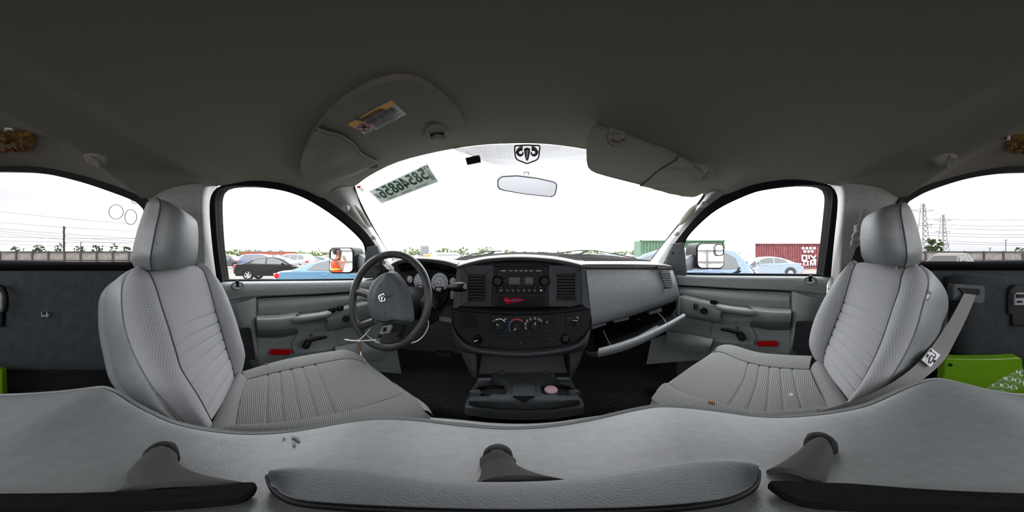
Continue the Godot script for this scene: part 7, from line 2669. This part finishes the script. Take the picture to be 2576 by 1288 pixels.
	car("car", "grey sedan parked at the foot of the passenger's front pillar", "sedan", 1612, 36, PI - .5, M.p_grey)
	# through the passenger's window
	var bs := car("car", "steel blue sport utility with a crushed rear corner outside the passenger's window", "suv", 1688, 14.5, PI - .5, M.p_steelblue)
	car("car", "pale silver sedan parked in front of the red shipping container", "sedan", 1925, 37, PI - .12, M.p_paleblue)
	car("car", "champagne sport utility parked behind the back glass by the pylons", "suv", 2386, 36, PI + .6, M.p_champagne)
	car("car", "light blue sport utility in the far row above the middle of the dashboard", "suv", 1254, 58, .2, M.p_steelblue)
	car("car", "light blue boxy wagon in the far row above the passenger shelf", "boxy", 1512, 56, PI - .2, M.p_steelblue)
	# crushed corner of the blue car: bent shards and exposed liner
	var rng := RandomNumberGenerator.new()
	rng.seed = 31
	for k in 12:
		mb = MB.new()
		var c := P(rng.randf_range(1852, 1908), rng.randf_range(664, 692), 12.85)
		var ring := []
		for j in 5:
			var a := TAU * j / 5
			ring.append(c + Vector3(cos(a) * rng.randf_range(.06, .2), sin(a) * rng.randf_range(.04, .16), rng.randf_range(-.05, .05)))
		mb.slab(ring, Vector3(0, 0, -.05), .01, true)
		var pc2 := MeshInstance3D.new()
		pc2.name = "bent_panel"
		pc2.mesh = mb.done()
		pc2.material_override = [M.black, M.p_steelblue, M.chrome, M.dash_grey, M.black][k % 5]
		bs.add_child(pc2, true)
		pc2.transform = bs.transform.affine_inverse()
	# rows of far cars
	var kinds := ["sedan", "suv", "boxy"]
	var paints := ["p_white", "p_silver", "p_grey", "p_black", "p_white", "p_paleblue", "p_navy", "p_champagne"]
	var desc := ["white", "silver", "dark grey", "black", "off-white", "pale blue", "navy", "champagne"]
	var spots := []
	for i in 12: spots.append([1006.0 + i * 21.5, 78.0 + (i % 4) * 11.0, "over the gauge hood"])
	for i in 11: spots.append([1408.0 + i * 22.0, 72.0 + (i % 4) * 11.0, "over the passenger shelf"])
	for i in 10: spots.append([566.0 + i * 34.0, 82.0 + (i % 3) * 8.0, "beyond the driver's window"])
	for i in spots.size():
		var s = spots[i]
		car("far_car", "tiny distant %s %s in the far row %s" % [desc[i % 8], ["sedan", "sport utility", "boxy wagon"][i % 3], s[2]], kinds[i % 3], s[0], s[1], (.15 if i % 2 else PI - .2) + (i % 5) * .12, M[paints[i % 8]], "distant parked cars " + s[2])
	# wheel loader
	var wl := thing("wheel_loader", "yellow wheel loader standing among the far cars", "loader", Vector3((1078.0 - 1288.0) / F * 66.0, GROUND, -66))
	var W := wl.position
	mb = MB.new(); mb.box(W + Vector3(.5, 1.3, 0), Vector3(2.2, .9, 1.6), Basis(), .1); obj("engine_body", mb, M.p_yellow, wl)
	mb = MB.new(); mb.box(W + Vector3(-.4, 2.2, 0), Vector3(1.1, 1.3, 1.3), Basis(), .08); obj("cab", mb, M.p_grey, wl)
	mb = MB.new(); mb.tube([W + Vector3(-.8, 1.2, .4), W + Vector3(-2.0, 1.5, .4), W + Vector3(-2.6, .7, .4)], .12, 6); obj("lift_arm", mb, M.p_yellow, wl)
	mb = MB.new(); mb.slab([W + Vector3(-2.5, .3, 1.1), W + Vector3(-3.3, .3, 1.1), W + Vector3(-3.0, 1.2, 1.1), W + Vector3(-2.5, 1.1, 1.1)], Vector3(0, 0, -2.2), .03, true); obj("bucket", mb, M.p_grey, wl)
	for q in [[-.9, .7], [1.0, .7], [-.9, -.7], [1.0, -.7]]:
		mb = MB.new(); mb.lathe([Vector2(.2, .2), Vector2(.65, .2), Vector2(.7, .12), Vector2(.7, -.2)], W + Vector3(q[0], .7, q[1]), Vector3(0, 0, 1), 16); obj("wheel", mb, M.rubber, wl)
	# containers
	container("shipping_container", "green corrugated shipping container behind the passenger's door mirror", 1610, 1822, 46, 2.93, M.container_green)
	var rc := container("shipping_container", "long red corrugated shipping container with a white carrier logo", 1878, 2140, 60, 2.98, M.container_red)
	var cd := 59.9
	for k in 7:
		var sx := 2020.0 + (k % 4) * 9.5 + (4.5 if k > 3 else 0.0)
		var sy := 624.5 if k < 4 else 632.5
		mb = MB.new()
		for j in 3:
			var a := PI * j / 3
			mb.box(P(sx, sy, cd) + Vector3(0, 0, j * .006), Vector3(.34, .085, .03), Basis(Vector3.BACK, a))
		obj("logo_star", mb, M.white_paint, rc)
	for gl in [[[2018, 643, 2029, 643], [2018, 643, 2018, 655], [2018, 655, 2029, 655], [2029, 643, 2029, 655]], [[2035, 643, 2035, 650]], [[2040, 643, 2052, 655], [2052, 643, 2046, 649], [2040, 655, 2052, 655]]]:
		mb = MB.new()
		var lift := 0.0
		for q in gl:
			lift += .006
			var a := P(q[0], q[1], cd - lift); var b := P(q[2], q[3], cd - lift)
			var dir := (b - a).normalized()
			mb.box((a + b) / 2, Vector3(a.distance_to(b) + .1, .14, .03), Basis(dir, Vector3.BACK.cross(dir), Vector3.BACK))
		obj("logo_letter", mb, M.white_paint, rc)
	words("ZIM", .52, P(2035.5, 662.5, cd), Vector3.RIGHT, Vector3.UP, M.white_paint, rc, 1.62, "Droid Sans", true, "logo_letters")
	# pale truck box behind the blue car
	var pb := thing("box_truck", "pale box truck standing behind the crushed blue car", "truck", Vector3((1868.0 - 1288.0) / F * 52.0, GROUND, -52))
	mb = MB.new(); mb.box(pb.position + Vector3(-.5, 1.75, 0), Vector3(2.6, 1.9, 2.2), Basis(), .05); obj("cargo_box", mb, M.p_white, pb)
	mb = MB.new(); mb.box(pb.position + Vector3(-2.2, 1.3, 0), Vector3(1.1, 1.5, 2.0), Basis(), .1); obj("cab", mb, M.p_white, pb)
	for q in [-2.1, .2]:
		mb = MB.new(); mb.lathe([Vector2(.15, .2), Vector2(.42, .2), Vector2(.45, .1), Vector2(.45, -.1)], pb.position + Vector3(q, .45, 1.0), Vector3(0, 0, 1), 14); obj("wheel", mb, M.rubber, pb)
	# brick building
	var bb := thing("brick_building", "low flat-roofed red brick building beyond the parked cars", "building", Vector3((678.0 - 1288.0) / F * 150.0, GROUND, -150))
	mb = MB.new(); mb.box(bb.position + Vector3(0, 1.35, 0), Vector3(12.4, 2.7, 8)); obj("wall", mb, M.brick_far, bb)
	mb = MB.new(); mb.box(bb.position + Vector3(0, 2.75, 0), Vector3(12.7, .18, 8.3)); obj("roof_edge", mb, M.fence_post, bb)
	for k in 5:
		mb = MB.new(); mb.box(bb.position + Vector3(-4.8 + k * 2.4, 1.6, 4.0), Vector3(1.1, .8, .08)); obj("window", mb, M.p_grey, bb)
	for k in 3:
		mb = MB.new(); mb.box(bb.position + Vector3(-3.0 + k * 3.2, 3.0, 0), Vector3(1.0, .4, 1.0)); obj("roof_unit", mb, M.steel_grey, bb)
	# fences behind the cab
	fence("boundary_fence", "off-white corrugated boundary fence beyond the driver's back glass", -120, 420, 62, 1.95)
	fence("boundary_fence", "off-white corrugated boundary fence beyond the passenger's back glass", 2230, 2720, 62, 2.35)
	# side fences, which the door mirrors reflect
	var f3 := fence("boundary_fence", "off-white corrugated boundary fence along the driver's side of the yard", 900, 1676, 62, 2.1)
	f3.position = Vector3(-46, GROUND, 6)
	f3.rotation.y = PI / 2
	var f4 := fence("boundary_fence", "off-white corrugated boundary fence along the passenger's side of the yard", 900, 1676, 62, 2.1)
	f4.position = Vector3(46, GROUND, 6)
	f4.rotation.y = -PI / 2
	# trees
	var i := 0
	for x in [39, 98, 147, 199, 246, 286, 317]:
		far_tree("small round tree poking above the fence behind the driver's seat", x, 80, 3.1 + .25 * (i % 3), 1.0 + .25 * ((i + 1) % 3), 40 + i, "young trees beyond the driver-side fence")
		i += 1
	for q in [[2350, 130, 6.0, 3.6], [2567, 90, 3.1, 1.4], [2474, 120, 2.6, 1.0]]:
		far_tree("small tree poking above the fence behind the passenger seat", q[0], q[1], q[2], q[3], 60 + i, "trees beyond the passenger-side fence")
		i += 1
	treeline("haze-paled green trees along the horizon over the gauge hood", 985, 1240, 5.2, 90)
	treeline("haze-paled green trees along the horizon beyond the driver's door glass", 550, 930, 4.2, 91)
	treeline("haze-paled green trees along the horizon over the passenger shelf", 1268, 1640, 3.9, 92)
	# poles, wires, pylons
	var up := thing("utility_pole", "tall wooden utility pole with insulators beyond the fence", "pole", Vector3((161.0 - 1288.0) / F * 110.0, GROUND, -110))
	var U := up.position
	mb = MB.new(); mb.tube([U, U + Vector3(0, 7.9, 0)], .16, 8); obj("mast", mb, M.bark, up)
	for k in 6:
		mb = MB.new(); mb.tube([U + Vector3(0, 7.3 - k * .8, 0), U + Vector3(-.45 if k % 2 else .45, 7.5 - k * .8, 0)], .07, 5); obj("insulator_arm", mb, M.steel_grey, up)
	for q in [[203, 90, 3.9], [2530, 90, 4.3], [2490, 90, 2.9], [59, 100, 3.0], [213, 100, 2.8]]:
		var lp := thing("lamp_post", "thin grey lamp post beyond the fence near the utility pole" if q[0] < 1000 else "thin grey lamp post beyond the fence near the pylons", "lamp post", Vector3((q[0] - 1288.0) / F * q[1], GROUND, -q[1]), "far lamp posts")
		mb = MB.new(); mb.tube([lp.position, lp.position + Vector3(0, q[2], 0)], .05, 6); obj("post", mb, M.steel_grey, lp)
		mb = MB.new(); mb.box(lp.position + Vector3(.1, q[2], 0), Vector3(.35, .08, .12)); obj("lamp_head", mb, M.steel_grey, lp)
	pylon("steel lattice power pylon close to the passenger headrest", 2322, 250, 512)
	pylon("smaller steel lattice power pylon beside the taller one", 2372, 300, 540)
	for q in [[-60, 555, 420, 585], [-60, 570, 420, 604], [-60, 577, 420, 612], [-60, 583, 420, 620], [-60, 594, 420, 600], [-60, 604, 420, 610], [-60, 611, 420, 622], [-60, 526, 420, 570]]:
		var wr := MB.new()
		var wd := 114.0 + fmod(q[1] * 7.3 + q[3], 17.0) * 2.0
		wr.tube(even([P(q[0], q[1], wd), P((q[0] + q[2]) / 2, (q[1] + q[3]) / 2 + 3, wd), P(q[2], q[3], wd)], 12), .03, 4)
		tag(obj("power_line", wr, M.wire_dark), "thin power line crossing the sky behind the driver's headrest", "power line", "power lines behind the driver")
	for q in [[2330, 572, 2640, 578], [2330, 564, 2640, 568], [2330, 585, 2640, 590], [2330, 592, 2640, 596], [2330, 603, 2640, 613], [2330, 610, 2640, 617], [2330, 550, 2640, 552]]:
		var wr := MB.new()
		wr.tube(even([P(q[0], q[1], 200), P((q[0] + q[2]) / 2, (q[1] + q[3]) / 2 + 3, 200), P(q[2], q[3], 200)], 12), .05, 4)
		tag(obj("power_line", wr, M.wire_dark), "thin power line strung from the pylons across the sky", "power line", "power lines from the pylons")

# ------------------------------------------------------------------ the worker seen in the driver's door mirror
func capsule(p: Vector3, b: Array) -> float:
	var a: Vector3 = b[0]
	var ab: Vector3 = b[1] - a
	var t := clampf((p - a).dot(ab) / maxf(ab.length_squared(), 1e-9), 0.0, 1.0)
	return p.distance_to(a + ab * t) - lerpf(b[2], b[3], t)

func field(p: Vector3, bones: Array, k: float) -> float:
	var d := 10.0
	for b in bones:
		var e := capsule(p, b)
		var h := clampf(0.5 + 0.5 * (d - e) / k, 0.0, 1.0)
		d = lerpf(d, e, h) - k * h * (1.0 - h)
	return d

# surface nets over a box of cells
func iso(mb: MB, bones: Array, cell: float, k: float, at: Vector3) -> void:
	var lo: Vector3 = bones[0][0]
	var hi := lo
	for b in bones:
		for e in 2:
			var r: Vector3 = Vector3.ONE * (b[2 + e] + cell * 2.0 + k * .3)
			lo = lo.min(b[e] - r)
			hi = hi.max(b[e] + r)
	var n := Vector3i(((hi - lo) / cell).ceil()) + Vector3i.ONE
	var val := PackedFloat32Array()
	val.resize(n.x * n.y * n.z)
	for z in n.z:
		for y in n.y:
			for x in n.x:
				val[x + n.x * (y + n.y * z)] = field(lo + Vector3(x, y, z) * cell, bones, k)
	var vert := {}
	for z in n.z - 1:
		for y in n.y - 1:
			for x in n.x - 1:
				var sum := Vector3.ZERO
				var c := 0
				for e in [[0, 0, 0, 1, 0, 0], [0, 1, 0, 1, 1, 0], [0, 0, 1, 1, 0, 1], [0, 1, 1, 1, 1, 1], [0, 0, 0, 0, 1, 0], [1, 0, 0, 1, 1, 0], [0, 0, 1, 0, 1, 1], [1, 0, 1, 1, 1, 1], [0, 0, 0, 0, 0, 1], [1, 0, 0, 1, 0, 1], [0, 1, 0, 0, 1, 1], [1, 1, 0, 1, 1, 1]]:
					var va := val[(x + e[0]) + n.x * ((y + e[1]) + n.y * (z + e[2]))]
					var vb := val[(x + e[3]) + n.x * ((y + e[4]) + n.y * (z + e[5]))]
					if (va < 0.0) != (vb < 0.0):
						sum += Vector3(x + e[0], y + e[1], z + e[2]).lerp(Vector3(x + e[3], y + e[4], z + e[5]), va / (va - vb))
						c += 1
				if c: vert[Vector3i(x, y, z)] = at + lo + sum / c * cell
	mb.smooth()
	for z in range(1, n.z - 1):
		for y in range(1, n.y - 1):
			for x in range(1, n.x - 1):
				var v0 := val[x + n.x * (y + n.y * z)]
				for ax in 3:
					var s := [Vector3i(1, 0, 0), Vector3i(0, 1, 0), Vector3i(0, 0, 1)]
					var q: Vector3i = Vector3i(x, y, z) + s[ax]
					var v1 := val[q.x + n.x * (q.y + n.y * q.z)]
					if (v0 < 0.0) == (v1 < 0.0): continue
					var u: Vector3i = s[(ax + 1) % 3]
					var w: Vector3i = s[(ax + 2) % 3]
					var o := Vector3i(x, y, z)
					if not (vert.has(o) and vert.has(o - u) and vert.has(o - w) and vert.has(o - u - w)): continue
					var a: Vector3 = vert[o - u - w]; var b: Vector3 = vert[o - w]; var c: Vector3 = vert[o]; var d: Vector3 = vert[o - u]
					if v0 < 0.0: mb.tri(a, c, b); mb.tri(a, d, c)
					else: mb.tri(a, b, c); mb.tri(a, c, d)

func build_person() -> void:
	var at := Vector3(-12.3, GROUND, -0.82)
	var t := thing("person", "worker in an orange safety vest raising a hand, reflected in the driver's door mirror", "person", at)
	var skin := mat("skin", Color(0.46, 0.31, 0.24), .6)
	var V := func(x: float, y: float, z: float) -> Vector3: return Vector3(x, y, z)
	var hip := Vector3(0, .92, 0); var chest := Vector3(0, 1.26, 0); var neck := Vector3(0, 1.43, .01)
	var body := [[hip, Vector3(0, 1.08, .01), .135, .125], [Vector3(0, 1.08, .01), chest, .125, .145], [Vector3(-.13, 1.36, 0), Vector3(.13, 1.36, 0), .075, .075], [chest, neck, .12, .058], [neck, Vector3(0, 1.52, .02), .056, .055],
		[Vector3(.17, 1.37, 0), Vector3(.24, 1.14, .08), .055, .042], [Vector3(.24, 1.14, .08), Vector3(.13, 1.38, .20), .042, .030],
		[Vector3(-.17, 1.37, 0), Vector3(-.24, 1.10, -.02), .055, .042], [Vector3(-.24, 1.10, -.02), Vector3(-.25, .86, .06), .042, .03],
		[Vector3(.09, .90, 0), Vector3(.10, .48, .02), .095, .062], [Vector3(.10, .48, .02), Vector3(.10, .09, -.01), .062, .042], [Vector3(.10, .06, -.03), Vector3(.11, .04, .15), .045, .035],
		[Vector3(-.09, .90, 0), Vector3(-.10, .48, .03), .095, .062], [Vector3(-.10, .48, .03), Vector3(-.10, .09, 0), .062, .042], [Vector3(-.10, .06, -.02), Vector3(-.11, .04, .16), .045, .035]]
	var mb := MB.new()
	iso(mb, body, .028, .03, at)
	# head with brow, nose, chin and ears
	iso(mb, [[Vector3(0, 1.63, .0), Vector3(0, 1.66, .0), .092, .092], [Vector3(0, 1.56, .045), Vector3(0, 1.63, .04), .06, .075], [Vector3(0, 1.535, .075), Vector3(0, 1.54, .07), .028, .03], [Vector3(0, 1.625, .108), Vector3(0, 1.597, .128), .012, .016], [Vector3(-.04, 1.645, .09), Vector3(.04, 1.645, .09), .016, .016], [Vector3(.088, 1.62, .0), Vector3(.09, 1.595, .004), .02, .014], [Vector3(-.088, 1.62, .0), Vector3(-.09, 1.595, .004), .02, .014], [Vector3(0, 1.5, .02), Vector3(0, 1.56, .02), .055, .06]], .012, .018, at)
	# raised hand: palm, four curled fingers and a thumb
	var hand := [[Vector3(.13, 1.385, .20), Vector3(.09, 1.455, .175), .030, .034], [Vector3(.12, 1.40, .17), Vector3(.075, 1.43, .145), .015, .011]]
	for f in 4:
		var o := Vector3(.085, 1.475 - f * .004, .205 - f * .021)
		hand.append([o, o + Vector3(-.022, .035 - f * .003, -.004), .0095, .009])
		hand.append([o + Vector3(-.022, .035 - f * .003, -.004), o + Vector3(-.05, .032 - f * .004, -.012), .009, .0075])
	iso(mb, hand, .008, .008, at)
	# hanging hand
	var low := [[Vector3(-.25, .86, .06), Vector3(-.25, .79, .075), .028, .034], [Vector3(-.235, .82, .085), Vector3(-.225, .775, .105), .013, .01]]
	for f in 4:
		var o := Vector3(-.25, .775, .10 - f * .019)
		low.append([o, o + Vector3(.006, -.045, .004), .0095, .009])
		low.append([o + Vector3(.006, -.045, .004), o + Vector3(.022, -.072, .004), .009, .0075])
	iso(mb, low, .009, .008, at)
	obj("body", mb, skin, t)
	mb = MB.new()
	var vest := [[Vector3(0, .96, 0), Vector3(0, 1.08, .01), .155, .145], [Vector3(0, 1.08, .01), chest, .145, .165], [Vector3(-.12, 1.37, 0), Vector3(.12, 1.37, 0), .088, .088]]
	iso(mb, vest, .026, .03, at)
	obj("safety_vest", mb, mat("vest_orange", Color(0.80, 0.22, 0.05), .7), t)
	mb = MB.new()
	for y in [1.0, 1.14]:
		var ring := []
		for k in 24: ring.append(at + Vector3(cos(TAU * k / 24) * .165, y, sin(TAU * k / 24) * .165))
		mb.tube(ring, .02, 6, true, 1.0)
	obj("reflective_band", mb, mat("vest_lime", Color(0.70, 0.75, 0.15), .5), t)
	mb = MB.new()
	iso(mb, [[Vector3(0, .92, 0), Vector3(0, .98, 0), .15, .145], [Vector3(.09, .90, 0), Vector3(.10, .48, .02), .11, .078], [Vector3(.10, .48, .02), Vector3(.10, .12, -.01), .078, .062], [Vector3(-.09, .90, 0), Vector3(-.10, .48, .03), .11, .078], [Vector3(-.10, .48, .03), Vector3(-.10, .12, 0), .078, .062]], .03, .03, at)
	obj("trousers", mb, mat("denim", Color(0.16, 0.18, 0.24), .9), t)
	for s in [-1.0, 1.0]:
		mb = MB.new()
		iso(mb, [[Vector3(s * .10, .07, -.04), Vector3(s * .11, .05, .17), .058, .045]], .02, .01, at)
		obj("boot", mb, M.rubber, t)
		mb = MB.new()
		mb.lathe([Vector2(0, .004), Vector2(.008, .003), Vector2(.011, -.004)], at + Vector3(s * .036, 1.632, .112), Vector3(s * .3, 0, 1), 10)
		obj("eye", mb, M.print_black, t)
	mb = MB.new()
	mb.tube([at + Vector3(-.022, 1.562, .104), at + Vector3(0, 1.56, .112), at + Vector3(.022, 1.562, .104)], .004, 6)
	obj("mouth", mb, mat("lips", Color(0.35, 0.15, 0.14), .6), t)
	mb = MB.new()
	iso(mb, [[Vector3(0, 1.66, -.02), Vector3(0, 1.70, .01), .098, .088], [Vector3(0, 1.60, -.05), Vector3(0, 1.66, -.03), .07, .09], [Vector3(-.05, 1.72, .05), Vector3(.05, 1.72, .05), .04, .04]], .014, .02, at)
	obj("hair", mb, mat("hair_black", Color(0.05, 0.04, 0.04), .7), t)
